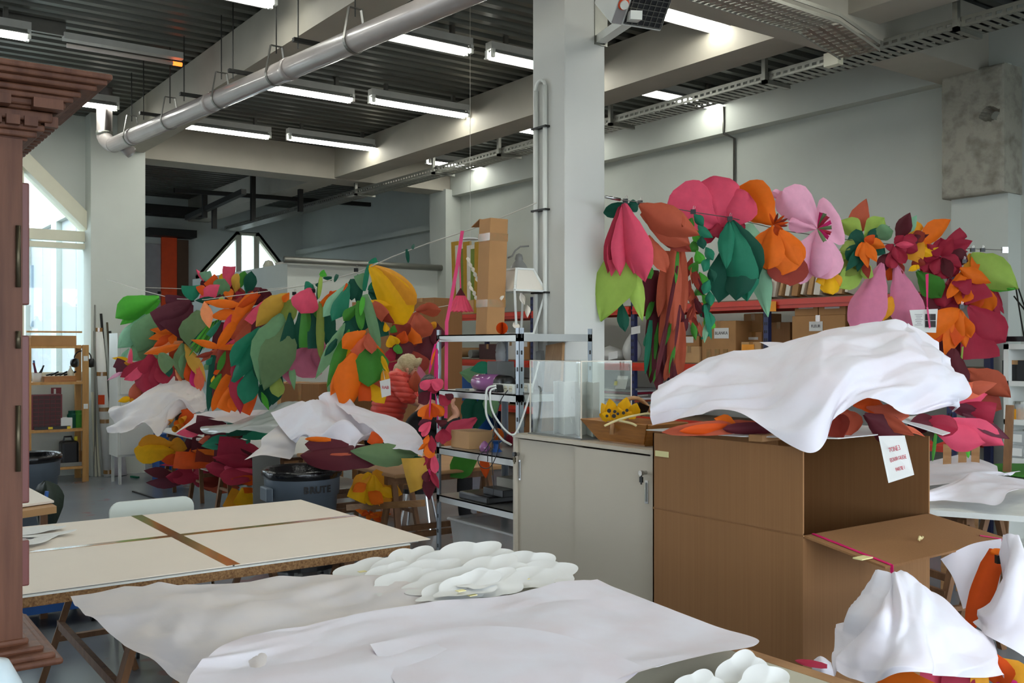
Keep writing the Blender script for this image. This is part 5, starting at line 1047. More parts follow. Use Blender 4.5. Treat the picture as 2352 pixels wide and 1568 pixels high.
for x0, x1, y0, y1, z, lab in lower: MB().box(x0, x1, y0, y1, z-.01, z).build('shelf_board', 'paper_cream', label=lab, cat='board')
GF = 'paper flowers stored on the trestle tables'
bunch('paper_flower', 'yellow rounded paper flower hanging off the lower board near the white cabinet', 'paper flower', 10.6, [
 (420, 1040, 470, 1010, 60, 'maroon'), (430, 1030, 390, 1020, 40, 'amber', dict(sh='r')), (400, 1020, 318, 1020, 40, 'amber', dict(sh='r')), (400, 1035, 308, 1032, 52, 'yellow', dict(sh='r', cup=.5)), (402, 1040, 330, 1046, 30, 'yellow', dict(sh='r')), (440, 1050, 370, 1058, 26, 'deeporange'), (470, 1060, 365, 1068, 14, 'hotpink', dict(sh='p'))], GF)
bunch('paper_flower', 'orange horn shaped rolled papers under the leftmost tissue', 'paper flower', 10.1, [
 (440, 960, 425, 940, 40, 'deeporange'), (455, 960, 420, 965, 50, 'deeporange', dict(sh='q')), (430, 965, 400, 980, 30, 'orange'), (450, 970, 470, 985, 40, 'amber')], GF)
for u, v, r, lab in ((402, 985, 8, 'open yellow paper horn under the leftmost tissue'), (386, 970, 6, 'small yellow paper horn under the leftmost tissue'), (416, 966, 7, 'dark mouthed paper horn under the leftmost tissue')):
    p = P(u, v, 9.9); R_ = r/F*9.9
    MB().lathe(p, [(R_*.25, -.18), (R_*.8, -.08), (R_, 0)], 18, axis=(TOCAM+Vector((0, 0, -.2)))).build('paper_horn', 'paper_amber', smooth=True, label=lab, cat='paper horn')
bunch('paper_flower', 'orange paper flower heap on the lower board behind the trestle', 'paper flower', 10.2, [
 (520, 1060, 400, 1055, 40, 'deeporange', dict(sh='q')), (560, 1050, 450, 1040, 50, 'brick', dict(sh='q')), (520, 1065, 430, 1045, 40, 'deeporange', dict(sh='q')), (560, 1045, 440, 1035, 14, 'orange', dict(sh='s')), (500, 1030, 440, 1020, 40, 'maroon', dict(sh='q')), (560, 1010, 470, 1010, 40, 'maroon', dict(sh='q'))], GF)
bunch('paper_leaf_bunch', 'dark maroon leaves lying low between the far trestles', 'paper leaves', 10.5, [
 (400, 1090, 330, 1080, 26, 'maroon', dict(sh='p')), (420, 1110, 335, 1108, 26, 'plum', dict(sh='p')), (430, 1100, 380, 1095, 30, 'crimson', dict(sh='p')), (470, 1095, 395, 1090, 40, 'crimson', dict(sh='r')), (500, 1090, 440, 1095, 50, 'crimson', dict(sh='r')), (530, 1100, 460, 1110, 40, 'brick', dict(sh='r')), (550, 1120, 460, 1115, 30, 'rust', dict(sh='p'))], GF)
bunch('paper_leaf_bunch', 'teal pleated leaves on the middle flower table edge', 'paper leaves', 8.9, [
 (570, 1000, 470, 1010, 26, 'maroon'), (500, 1010, 455, 1015, 26, 'rust', dict(sh='p')), (560, 990, 520, 1000, 30, 'brick'), (580, 990, 520, 985, 30, 'darkgreen', dict(sh='q')), (625, 1000, 560, 992, 30, 'teal', dict(sh='q')), (540, 1008, 462, 1024, 34, 'teal', dict(sh='p')), (560, 1010, 520, 1032, 26, 'teal', dict(sh='p')), (575, 1010, 540, 1030, 22, 'teal', dict(sh='p'))], GF)
bunch('paper_flower', 'large crimson rounded petals below the middle flower table', 'paper flower', 8.8, [
 (600, 1040, 500, 1030, 60, 'crimson', dict(sh='q')), (600, 1060, 490, 1050, 60, 'maroon', dict(sh='q')), (595, 1070, 488, 1050, 34, 'crimson', dict(sh='p')), (595, 1090, 472, 1070, 40, 'crimson', dict(sh='r', cup=.4)), (600, 1085, 515, 1072, 26, 'hotpink', dict(sh='r', cup=.5)), (600, 1090, 505, 1092, 40, 'crimson', dict(sh='r')), (610, 1105, 530, 1100, 24, 'deeporange', dict(sh='p'))], GF)
bunch('paper_flower', 'yellow paper bag shaped flower on the floor behind the bin', 'paper flower', 9.0, [
 (575, 1160, 522, 1140, 50, 'amber', dict(sh='q')), (590, 1170, 540, 1145, 60, 'yellow', dict(sh='q')), (590, 1125, 560, 1125, 14, 'orange', dict(sh='q')), (585, 1150, 565, 1152, 14, 'sage')], GF)
bunch('paper_flower', 'crimson petals and a white edged board at the middle table', 'paper flower', 9.3, [
 (470, 985, 405, 995, 26, 'hotpink', dict(sh='p')), (500, 980, 425, 985, 30, 'maroon', dict(sh='p')), (520, 975, 450, 968, 30, 'maroon', dict(sh='q')), (480, 990, 450, 985, 24, 'hotpink', dict(sh='r'))], GF)
bunch('paper_flower', 'large yellow paper bloom hung between the kraft table legs', 'paper flower', 7.0, [
 (860, 1080, 900, 1150, 60, 'amber', dict(sh='q')), (850, 1085, 820, 1150, 50, 'yellow', dict(sh='q')), (850, 1090, 808, 1125, 40, 'amber', dict(sh='p')), (858, 1090, 850, 1160, 60, 'yellow', dict(sh='r')), (870, 1120, 910, 1142, 24, 'yellow', dict(sh='p')), (845, 1130, 880, 1155, 34, 'orange', dict(sh='p')), (840, 1110, 810, 1130, 26, 'orange', dict(sh='p'))], GF)
bunch('paper_flower', 'orange shaggy paper flower on the floor under the kraft table', 'paper flower', 7.2, [(850, 1180, 815+k*14, 1170+(k*13) % 34, 14, ('orange', 'deeporange')[k % 2], dict(sh='p')) for k in range(7)], GF)
bunch('paper_leaf_bunch', 'sage green leaf and maroon petals on the kraft table', 'paper leaves', 6.75, [
 (880, 1040, 690, 1045, 60, 'maroon', dict(sh='s')), (800, 1030, 700, 1020, 40, 'maroon', dict(sh='s')), (860, 1045, 740, 1045, 12, 'rust', dict(sh='s')), (880, 1050, 735, 1052, 10, 'darkgreen', dict(sh='s')), (880, 1015, 850, 1000, 30, 'deeporange', dict(sh='q')), (760, 1010, 700, 1008, 12, 'orange', dict(sh='s')), (960, 1045, 805, 1035, 56, 'sagegrey', dict(sh='p', cup=.4)), (970, 1050, 890, 1055, 16, 'darkgreen', dict(sh='p'))], GF)
sheet('paper_sheet', rd_([[(922, 1052, 6.35), (945, 1052, 6.3), (975, 1050, 6.3)], [(930, 1090, 6.33), (950, 1092, 6.28), (982, 1085, 6.3)], [(942, 1132, 6.33), (962, 1124, 6.3), (984, 1112, 6.3)]]), 10, 10, .01, 5, 'paper_mustard', 11, label='pale ochre paper sheet hanging off the kraft table', cat='paper sheet')
# grey panel leaning in front of the middle table
MB().prism([P(579, 1040, 7.9), P(642, 1036, 7.9), P(645, 1264, 7.9), P(583, 1264, 7.9)], -TOCAM*.02).build('grey_board', 'grey_plastic', label='upright grey board standing beside the grey bin', cat='board')
# tissue over the tables
sheet('tissue_sheet', rd_([[(325, 925, 11.0), (372, 896, 11.0), (392, 880, 10.9), (430, 882, 10.8), (458, 895, 10.7), (472, 905, 10.6)],
  [(262, 935, 10.8), (320, 925, 10.5), (378, 905, 10.4), (425, 915, 10.4), (455, 920, 10.4), (474, 925, 10.4)],
  [(260, 965, 10.6), (310, 955, 10.2), (360, 940, 10.1), (395, 930, 10.1), (430, 935, 10.2), (472, 940, 10.2)],
  [(250, 996, 10.3), (290, 990, 10.0), (335, 975, 9.9), (366, 1000, 9.8), (404, 930, 10.0), (440, 950, 10.1)]]), 80, 54, .14, 3.6, 'tissue_warm', 12, label='crumpled tissue sheet over the window end flower table', **TS)
sheet('tissue_sheet', rd_([[(446, 950, 9.9), (500, 942, 9.8), (560, 945, 9.6), (640, 940, 9.2)], [(440, 965, 9.7), (490, 955, 9.6), (560, 962, 9.4), (640, 960, 9.0)], [(405, 994, 9.5), (450, 970, 9.4), (500, 965, 9.2), (560, 980, 9.0)]]), 36, 20, .03, 3, 'tissue_warm', 13, label='narrow tissue fold over crimson petals on the middle table', **TS)
sheet('tissue_sheet', rd_([[(560, 962, 9.3), (610, 940, 9.1), (660, 922, 8.9), (700, 925, 8.7)], [(510, 975, 9.0), (580, 960, 8.8), (650, 950, 8.6), (700, 950, 8.5)], [(462, 988, 8.7), (540, 980, 8.4), (600, 975, 8.3), (690, 975, 8.2)], [(490, 998, 8.5), (530, 994, 8.3), (590, 992, 8.2), (660, 990, 8.1)]]), 60, 36, .06, 3.6, 'plastic_film', 14, label='glossy plastic film over the middle flower table', **TS)
sheet('tissue_sheet', rd_([[(640, 975, 7.8), (662, 978, 7.7), (690, 990, 7.6)], [(605, 1005, 7.5), (640, 1005, 7.35), (682, 1015, 7.3)], [(600, 1030, 7.4), (640, 1030, 7.3), (676, 1040, 7.25)], [(564, 1060, 7.3), (600, 1045, 7.25), (665, 1052, 7.2)]]), 30, 26, .03, 4, 'tissue_warm', 15, label='small tissue corner hanging beside the grey board', **TS)
sheet('tissue_sheet', rd_([[(625, 953, 7.9), (690, 920, 7.9), (735, 924, 7.85), (745, 906, 7.8), (790, 925, 7.7), (830, 945, 7.5)],
  [(640, 975, 7.5), (700, 950, 7.4), (740, 945, 7.35), (780, 960, 7.3), (815, 975, 7.2), (850, 975, 7.1)],
  [(660, 1000, 7.2), (700, 990, 7.1), (745, 1005, 7.0), (790, 985, 6.95), (835, 1000, 6.9), (870, 990, 6.85)],
  [(675, 1015, 7.1), (700, 1000, 7.05), (732, 1014, 6.9), (787, 1054, 6.75), (830, 1005, 6.75), (855, 992, 6.75)]]), 80, 54, .10, 4, 'tissue', 16, label='large white tissue sheet over the kraft table near the woman', **TS)
sheet('tissue_sheet', rd_([[(770, 935, 7.6), (830, 940, 7.4), (890, 960, 7.2), (940, 985, 7.0), (976, 1020, 6.8)], [(800, 950, 7.3), (850, 965, 7.1), (900, 990, 6.9), (945, 1005, 6.8), (974, 1030, 6.7)], [(815, 975, 7.0), (850, 990, 6.9), (885, 1022, 6.75), (930, 1035, 6.65), (970, 1045, 6.6)]]), 60, 40, .06, 4, 'tissue', 17, label='white tissue sheet trailing down the kraft table end', **TS)
# grey bins with black liners
def bin_(c, h, R_, label, text=None, dolly=False):
    t = thing('grey_bin', (c[0], c[1], 0), label, 'bin'); x, y = c; z0 = .12 if dolly else 0
    MB().lathe((x, y, z0), [(0, 0), (R_*.78, 0), (R_*.80, .02), (R_*.93, (h-z0)*.72), (R_*.98, (h-z0)*.73), (R_, (h-z0)-.04)], 40).build('barrel', 'bin_grey', t, smooth=True)
    MB().lathe((x, y, h-.06), [(R_*1.0, 0), (R_*1.05, .015), (R_*1.06, .045), (R_*1.02, .065), (R_*.95, .05), (R_*.9, -.1), (R_*.6, -.3), (0, -.32)], 40).build('liner_bag', 'bag_black', t, smooth=True)
    s_ = Vector((-CS, SN, 0)); f_ = Vector((-SN, -CS, 0))
    hp = Vector((x, y, h-.16))+s_*R_*.8+f_*R_*.62
    MB().obox(hp, (f_-s_*.6), UP, s_, .15, .10, .05).build('handle', 'bin_grey', t, bevel=.01)
    if text:
        for i, ch_ in enumerate(text):
            a = math.radians(18+i*9.0); dr = (f_*math.cos(a)-s_*math.sin(a)); tg_ = (-s_*math.cos(a)-f_*math.sin(a))
            textobj(ch_, Vector((x, y, h-.125))+dr*(R_+.006), tg_, dr, .066, 'ink_black', t, bold=.0025)
    if dolly:
        MB().lathe((x, y, .09), [(0, 0), (R_*.95, 0), (R_*.95, .03), (0, .03)], 28).build('dolly', 'black_plastic', t)
        for k in range(5):
            a = k*2*math.pi/5+.4; wx, wy = x+math.cos(a)*R_*.75, y+math.sin(a)*R_*.75
            MB().lathe((wx-.015, wy, .045), [(0, 0), (.045, 0), (.045, .03), (0, .03)], 16, axis=XA).build('castor', 'grey_plastic', t)
b1_ = PZ(694, 1078, .77); bin_((b1_.x, b1_.y), .78, 84/F*7.15, 'large grey bin lettered BRUTE with black liner on a dolly', 'BRUTE', True)
b2_ = P(60, 1040, 8.6); bin_((b2_.x, b2_.y), .70, 72/F*8.6, 'grey bin with black liner beside the wooden shelf')
# coat and card stack behind the cupboard
ctp = P(105, 1150, 6.2)
bunch('dark_coat', 'dark green coat bundled over a chair behind the cupboard', 'coat', 6.3, [(100, 1240, 105, 1104, 70, 'darkgreen', dict(sh='r', cup=.8))])
for o in [x for x in scene.objects if x.name.startswith('dark_coat')]:
    for ch_ in o.children: ch_.data.materials[0] = M['green_coat']
MB().tube([P(108, 1128, 6.1), P(100, 1180, 6.1)], .012, 8).build('blue_tube', 'blue_cart', smooth=True, label='blue tube standing in front of the dark coat', cat='tube')
lt = thing('side_table', P(60, 1160, 5.6), 'kraft edged side table with grey cards behind the cupboard', 'table')
MB().prism([PZ(-60, 1190, .72), PZ(130, 1162, .72), PZ(60, 1122, .72), PZ(-60, 1130, .72)], (0, 0, -.04)).build('table_top', 'kraft_paper', lt)
MB().prism([PZ(-60, 1180, .726), PZ(124, 1154, .726), PZ(52, 1116, .726), PZ(-60, 1120, .726)], (0, 0, .012)).build('card_stack', 'grey_card', lt)
for u, v in ((20, 1160), (100, 1158)): 
    q_ = PZ(u, v, .69); MB().box(q_.x-.02, q_.x+.02, q_.y-.02, q_.y+.02, 0, .7).build('leg', 'trestle_wood', lt)
# ================================================================== steel shelf beside the cabinet
S = (3.45, 4.02, 4.70, 5.64); ZS = (.12, .655, .975, 1.36, 1.725)
ss = thing('steel_shelf', (3.7, 5.17, 0), 'galvanised steel shelving unit beside the beige cabinet', 'shelving')
for x in (S[0], S[1]):
    for y in (S[2], S[3]):
        sx_ = 1 if x == S[0] else -1; sy_ = 1 if y == S[2] else -1
        po = MB().box(*sorted((x, x+sx_*.035)), *sorted((y, y+sy_*.003)), 0, 1.76).box(*sorted((x, x+sx_*.003)), *sorted((y, y+sy_*.035)), 0, 1.76).build('post', 'steel_post', ss)
        mb = MB()
        for k in range(17): mb.box(x-.0015*sx_ if sx_ > 0 else x-.001, x+.001, *sorted((y+sy_*.012, y+sy_*.024)), .1+k*.1, .125+k*.1).box(*sorted((x+sx_*.012, x+sx_*.024)), *sorted((y-.0015*sy_, y)), .1+k*.1, .125+k*.1)
        mb.build('slots', 'dark_steel', po, kind='stuff')
for z in ZS:
    MB().box(S[0], S[1], S[2]+.003, S[3]-.003, z-.008, z).box(S[0], S[0]+.004, S[2], S[3], z-.045, z).box(S[1]-.004, S[1], S[2], S[3], z-.045, z).box(S[0], S[1], S[2], S[2]+.004, z-.045, z).box(S[0], S[1], S[3]-.004, S[3], z-.045, z).build('shelf_panel', 'steel_shelf', ss)
def at(u, v, x): return PX(u, v, x)
def kbox(name, c, sx_, sy_, sz_, matn, label, cat, group=None, rz=0, tape=True, bev=.004):
    """closed carton on its base point c with a tape strip and lid seam"""
    t = thing(name, c, label, cat, group); c = Vector(c); a = Vector((math.cos(rz), math.sin(rz), 0)); b = Vector((-a.y, a.x, 0))
    MB().obox(c+UP*sz_/2, a, b, UP, sx_, sy_, sz_).build('body', matn, t, bevel=bev)
    if tape:
        MB().obox(c+UP*(sz_+.001), a, b, UP, sx_+.002, .05, .002).obox(c+UP*sz_*.9-a*(sx_/2+.001), a, b, UP, .002, .05, sz_*.2).build('tape', 'brown_tape', t)
    return t
# tall carton on the shelf top
tc_ = at(1119, 762, 3.62); tc_ = Vector((3.64, tc_.y, ZS[4])); dT = tc_.x*SN+tc_.y*CS
hT = (762-497)/F*dT; lean = Vector((-.004, -.03, 1)).normalized(); lean = (RIGHT*.035+UP).normalized()
tcn = thing('tall_carton', tc_, 'tall narrow brown carton standing on the steel shelf', 'carton')
MB().obox(tc_+lean*hT/2, XA, YA, lean, .14, .13, hT).build('body', 'kraft_box', tcn, bevel=.004)
fl_ = tc_+lean*hT+Vector((-.07, .065, 0))
MB().prism([fl_, fl_+Vector((.14, 0, .0)), fl_+Vector((.13, .10, -.03)), fl_+Vector((.01, .11, -.04))], (0, 0, .005)).build('flap', 'kraft_box', tcn)
for f in (.84, .27): MB().obox(tc_+lean*hT*f, XA, YA, lean, .144, .134, .05).build('tape_band', 'brown_tape', tcn)
# honeycomb ball
hb = at(1153, 762, 3.5); hb = Vector((3.5, hb.y, ZS[4])); mb = MB()
for k in range(12):
    a = k*math.pi/12; dvec = Vector((math.cos(a), math.sin(a), 0)); mb.add([hb+UP*.037+dvec*.037*math.cos(t*math.pi/10)+UP*.037*math.sin(t*math.pi/10) for t in range(20)], [tuple(range(20))])
mb.build('honeycomb_ball', 'paper_deeporange', fix=False, label='small orange honeycomb paper ball on the steel shelf', cat='paper ball')
# old lantern
LX, LY = at(1192, 700, 3.86).x, at(1192, 700, 3.86).y; dl = LX*SN+LY*CS; px = dl/F; z0 = ZS[4]
ln = thing('street_lantern', (LX, LY, z0), 'old white street lantern draped with paper leaves on the steel shelf', 'lantern')
def sq(h, z): return [Vector((LX+sx*h, LY+sy*h, z)) for sx, sy in ((-1, -1), (1, -1), (1, 1), (-1, 1))]
zA, zB, zC, zD = z0+.01, z0+100*px, z0+150*px, z0+180*px
hA, hB, hC = 24*px, 44*px, 24*px
mb = MB()
for h, z in ((hA, zA), (hB, zB), (hC, zC)):
    s_ = sq(h, z)
    for i in range(4): mb.bar(s_[i], s_[(i+1) % 4], .016, .012)
for h0, zz0, h1, zz1 in ((hA, zA, hB, zB), (hB, zB, hC, zC)):
    for a, b in zip(sq(h0, zz0), sq(h1, zz1)): mb.bar(a, b, .014, .014)
mb.build('frame', 'white_plastic', ln)
a_, b_ = sq(hB*.97, zB), sq(hC*.97, zC); mb = MB()
for i in range(4): mb.add([a_[i], a_[(i+1) % 4], b_[(i+1) % 4], b_[i]], [(0, 1, 2, 3)])
mb.build('roof_glass', 'paper_cream', ln)
MB().lathe((LX, LY, zC), [(hC*.9, 0), (hC*.7, .03), (hC*.35, .06), (hC*.4, .07), (hC*.3, .10), (0, .11)], 20).build('cap', 'grey_plastic', ln, smooth=True)
MB().tube([P(1166, 592, dl), P(1176, 588, dl), P(1184, 575, dl), P(1195, 566, dl), P(1215, 565, dl)], .006, 6).build('scroll', 'grey_plastic', ln, smooth=True)
for h in sq(hB, zB): MB().lathe(h+UP*.008, [(.012, 0), (.006, .012), (.01, .02), (0, .03)], 10).build('finial', 'white_plastic', ln, smooth=True)
for i, (u, v, u2, v2) in enumerate(((1150, 668, 1152, 690), (1196, 672, 1205, 700), (1180, 740, 1192, 758), (1210, 700, 1212, 730))): leaf(ln, dl-.1, u, v, u2, v2, 14, 'peach', 'p', name='paper_leaf').data.materials[0] = M['paper_cream']
# pink bell flower hung on its ribbon
dp_ = 6.6
bell = thing('pink_bell_flower', P(1060, 660, dp_), 'pleated pink paper bell hung on a long pink ribbon', 'paper flower')
bt_ = P(1058, 662, dp_); rows = []
for k, (r, h) in enumerate(((.004, 0), (.03, -.05), (.055, -.10), (.082, -.152))):
    rows.append([bt_+Vector((math.cos(a*math.pi/18)*r*(1+.10*(a % 2)), math.sin(a*math.pi/18)*r*(1+.10*(a % 2)), h-(.008*(a % 2) if k == 3 else 0))) for a in range(37)])
MB().grid(rows[1:]).build('skirt', 'paper_hotpink', bell, fix=False); MB().grid(rows[:2]).build('cap', 'paper_maroon', bell, fix=False)
def ribbon(par, pts, w, d, matn='pink_ribbon', name='ribbon'):
    rows = [[P(u-w/2, v, d), P(u+w/2, v, d)] for u, v in pts]; return MB().grid(rows).build(name, matn, par, fix=False)
ribbon(bell, [(1062, 530), (1056, 600), (1058, 662)], 3, dp_); ribbon(bell, [(1062, 530), (1050, 610), (1036, 690), (1026, 740), (1025, 850), (1024, 960)], 8, dp_-.06)
# second shelf: radio, grey box, bottle, power strips
def onshelf(u, k, x): p = at(u, 800, x); return Vector((x, p.y, ZS[k]))
rb = onshelf(1108, 3, 3.6); rd = thing('lilac_radio', rb, 'glossy lilac portable radio on the steel shelf', 'radio')
yl, yr = at(1078, 880, 3.52).y, at(1148, 880, 3.52).y
MB().tube([(3.58, yl, ZS[3]+.055), (3.58, yl-.012, ZS[3]+.055), (3.58, yr+.08, ZS[3]+.055)], [.05, .056, .056], 24).build('body', 'lilac_plastic', rd, smooth=True)
MB().tube([(3.58, yr+.08, ZS[3]+.055), (3.58, yr-.02, ZS[3]+.055), (3.58, yr-.03, ZS[3]+.055)], [.056, .05, .04], 24).build('end_speaker', 'black_plastic', rd, smooth=True)
gb = onshelf(1150, 3, 3.78); kbox('grey_speaker_box', gb, .14, .12, .19, 'grey_plastic', 'grey speaker box behind the lilac radio', 'speaker box', tape=False)
bo = gb+UP*.19; bt = thing('water_bottle', bo, 'clear plastic water bottle standing on the grey speaker box', 'bottle')
MB().lathe(bo, [(.0, .001), (.034, 0), (.036, .05), (.032, .06), (.036, .07), (.03, .11), (.013, .135), (.013, .15)], 20).build('bottle_body', 'clear_plastic', bt, smooth=True)
MB().lathe(bo+UP*.148, [(.015, 0), (.015, .018), (0, .018)], 14).build('cap', 'blue_cart', bt)
for i, (u0, u1, lab) in enumerate(((1137, 1184, 'white power strip with a black plug on the steel shelf'), (1190, 1220, 'second white power strip poking out behind the shelf post'))):
    xq = 3.455 if i == 0 else 3.62
    y0, y1 = at(u1, 880, xq).y, at(u0, 880, xq).y; c_ = Vector((xq, (y0+y1)/2, ZS[3]+.035)); pst = thing('power_strip', c_, lab, 'power strip')
    MB().box(xq-.02, xq+.02, y0, y1, ZS[3]+.002, ZS[3]+.062).build('body', 'white_plastic', pst, bevel=.006)
    n_ = 4 if i == 0 else 2
    for k in range(n_):
        yy = y1-(k+.6)*(y1-y0)/n_; so = MB().tube([(xq-.0205, yy, ZS[3]+.034), (xq-.0215, yy, ZS[3]+.034)], .019, 16).build('socket', 'cream_frame', pst)
        MB().box(xq-.023, xq-.021, yy-.009, yy-.005, ZS[3]+.032, ZS[3]+.037).box(xq-.023, xq-.021, yy+.005, yy+.009, ZS[3]+.032, ZS[3]+.037).build('pin_holes', 'ink_black', so)
    if i == 0: MB().obox(Vector((xq-.05, y1-.10, ZS[3]+.035)), XA, YA, Vector((0, .3, 1)), .06, .045, .05).build('plug', 'black_plastic', pst, bevel=.008)
MB().obox(onshelf(1062, 3, 3.5)+UP*.006, XA, YA, UP, .03, .12, .012).build('small_phone', 'grey_plastic', label='flat grey handset lying at the shelf edge', cat='handset')
cab = [([(1140, 885), (1120, 892), (1116, 920), (1120, 960), (1150, 1005), (1175, 1022)], 'white_plastic', .007, 'thick white cable drooping from the power strip', 5.9), ([(1140, 890), (1126, 900), (1130, 940), (1150, 975), (1175, 998), (1190, 985), (1210, 930), (1225, 880), (1238, 830)], 'white_plastic', .006, 'white cable looping from the strip up to the case', 5.6),
       ([(1124, 905), (1130, 950), (1138, 990), (1116, 1030), (1098, 1050), (1105, 1072), (1128, 1070), (1146, 1020), (1138, 960)], 'black_plastic', .003, 'black flex looped below the middle shelf', 5.95), ([(1166, 896), (1150, 920), (1140, 960), (1132, 1000), (1130, 1060), (1134, 1110), (1132, 1140)], 'black_plastic', .003, 'black flex hanging straight from the plug', 5.85),
       ([(1202, 900), (1208, 940), (1204, 980)], 'black_plastic', .0025, 'thin black flex behind the shelf post', 5.8), ([(1120, 900), (1134, 960), (1140, 1000), (1122, 1020), (1120, 1060)], 'black_plastic', .003, 'black flex tangle among the cables', 6.0)]
for pts, m_, r_, lab, d in cab:
    MB().tube(resample([P(u, v, d) for u, v in pts], 40), r_, 6).build('cable', m_, smooth=True, label=lab, cat='cable')
# third shelf
c3 = onshelf(1085, 2, 3.62); kbox('small_carton', c3, .2, .22, .115, 'kraft_light', 'small plain brown carton on the middle shelf', 'carton', tape=False)
pz = onshelf(1113, 2, 3.53); MB().lathe(pz, [(0, 0), (.03, .004), (.036, .03), (.022, .055), (.008, .068), (0, .07)], 18).build('lilac_pear', 'lilac_plastic', smooth=True, label='lilac pear shaped ornament beside the small carton', cat='ornament')
bs = onshelf(1140, 2, 3.6); MB().lathe(bs, [(.0, 0), (.04, 0), (.02, .02), (.02, .05), (.04, .07), (0, .07)], 18).build('blue_spool', 'blue_cart', label='dark blue spool on the middle shelf', cat='spool')
for i, (u, v, r, c_, lab) in enumerate(((1140, 975, 18, 'paper_orange', 'orange paper ball behind the cables'), (1128, 960, 14, 'paper_deeporange', 'small orange paper ball behind the cables'), (1178, 982, 16, 'paper_crimson', 'crimson paper ball next to the shelf post'), (1170, 962, 13, 'paper_plum', 'plum paper ball at the back of the middle shelf'))):
    x = 3.9; p = at(u, v, x); R_ = r/F*(x*SN+p.y*CS); MB().lathe(Vector((x, p.y, ZS[2])), [(R_*math.sin(t*math.pi/8), R_*(1-math.cos(t*math.pi/8))) for t in range(9)], 14).build('paper_ball', c_, label=lab, cat='paper ball')
# lower shelf: black machine, beige boxes
lp = onshelf(1130, 1, 3.62); kbox('black_machine', lp, .3, .34, .05, 'black_plastic', 'flat black machine on the lower shelf', 'machine', tape=False, bev=.012)
kbox('black_binder', lp+Vector((.02, -.14, .05)), .22, .22, .045, 'black_plastic', 'black box file lying on the flat machine', 'box file', tape=False)
kbox('beige_device', lp+Vector((.12, -.16, .095)), .24, .22, .06, 'beige_plastic', 'beige flat device stacked above the black box file', 'device', tape=False)
kbox('beige_device', lp+Vector((.2, -.2, .155)), .2, .14, .13, 'beige_plastic', 'beige box shaped device at the back of the lower shelf', 'device', tape=False)
# floor tote and packs
tt = PX(1105, 1290, 3.5); th_ = thing('plastic_tote', (3.62, 5.08, ZS[0]), 'translucent plastic storage tote under the steel shelf', 'tote')
y0, y1 = 4.76, 5.5
mb = MB(); b_, t_ = [(3.50, y0+.05), (3.84, y0+.05), (3.84, y1-.05), (3.50, y1-.05)], [(3.47, y0), (3.88, y0), (3.88, y1), (3.47, y1)]
mb.add([(x, y, ZS[0]) for x, y in b_]+[(x, y, .50) for x, y in t_], [(0, 1, 2, 3), (0, 1, 5, 4), (1, 2, 6, 5), (2, 3, 7, 6), (3, 0, 4, 7)])
mb.build('tub', 'clear_plastic', th_)
MB().box(3.45, 3.90, y0-.02, y1+.02, .50, .52).build('lid', 'clear_plastic', th_, bevel=.01)
MB().lathe((3.62, 5.2, ZS[0]+.01), [(0, 0), (.12, 0), (.14, .12), (0, .16)], 14).build('coiled_contents', 'grey_plastic', th_, smooth=True)
pk = PX(1130, 1270, 3.40); kbox('snack_pack', (3.39, pk.y, 0), .1, .30, .36, 'orange_pack', 'orange and maroon printed carton in front of the tote', 'carton', tape=False)
pk2 = [o for o in scene.objects if o.name.startswith('snack_pack')][0]
for k, (dy, dz, sy, sz, m_) in enumerate(((0, .34, .29, .03, 'maroon_pack'), (-.05, .25, .1, .03, 'paper_white'), (.07, .28, .1, .035, 'maroon_pack'), (.06, .2, .12, .05, 'maroon_pack'))):
    MB().box(3.337, 3.340, pk.y+dy-sy/2, pk.y+dy+sy/2, dz-sz/2, dz+sz/2).build('printed_panel', m_, pk2)
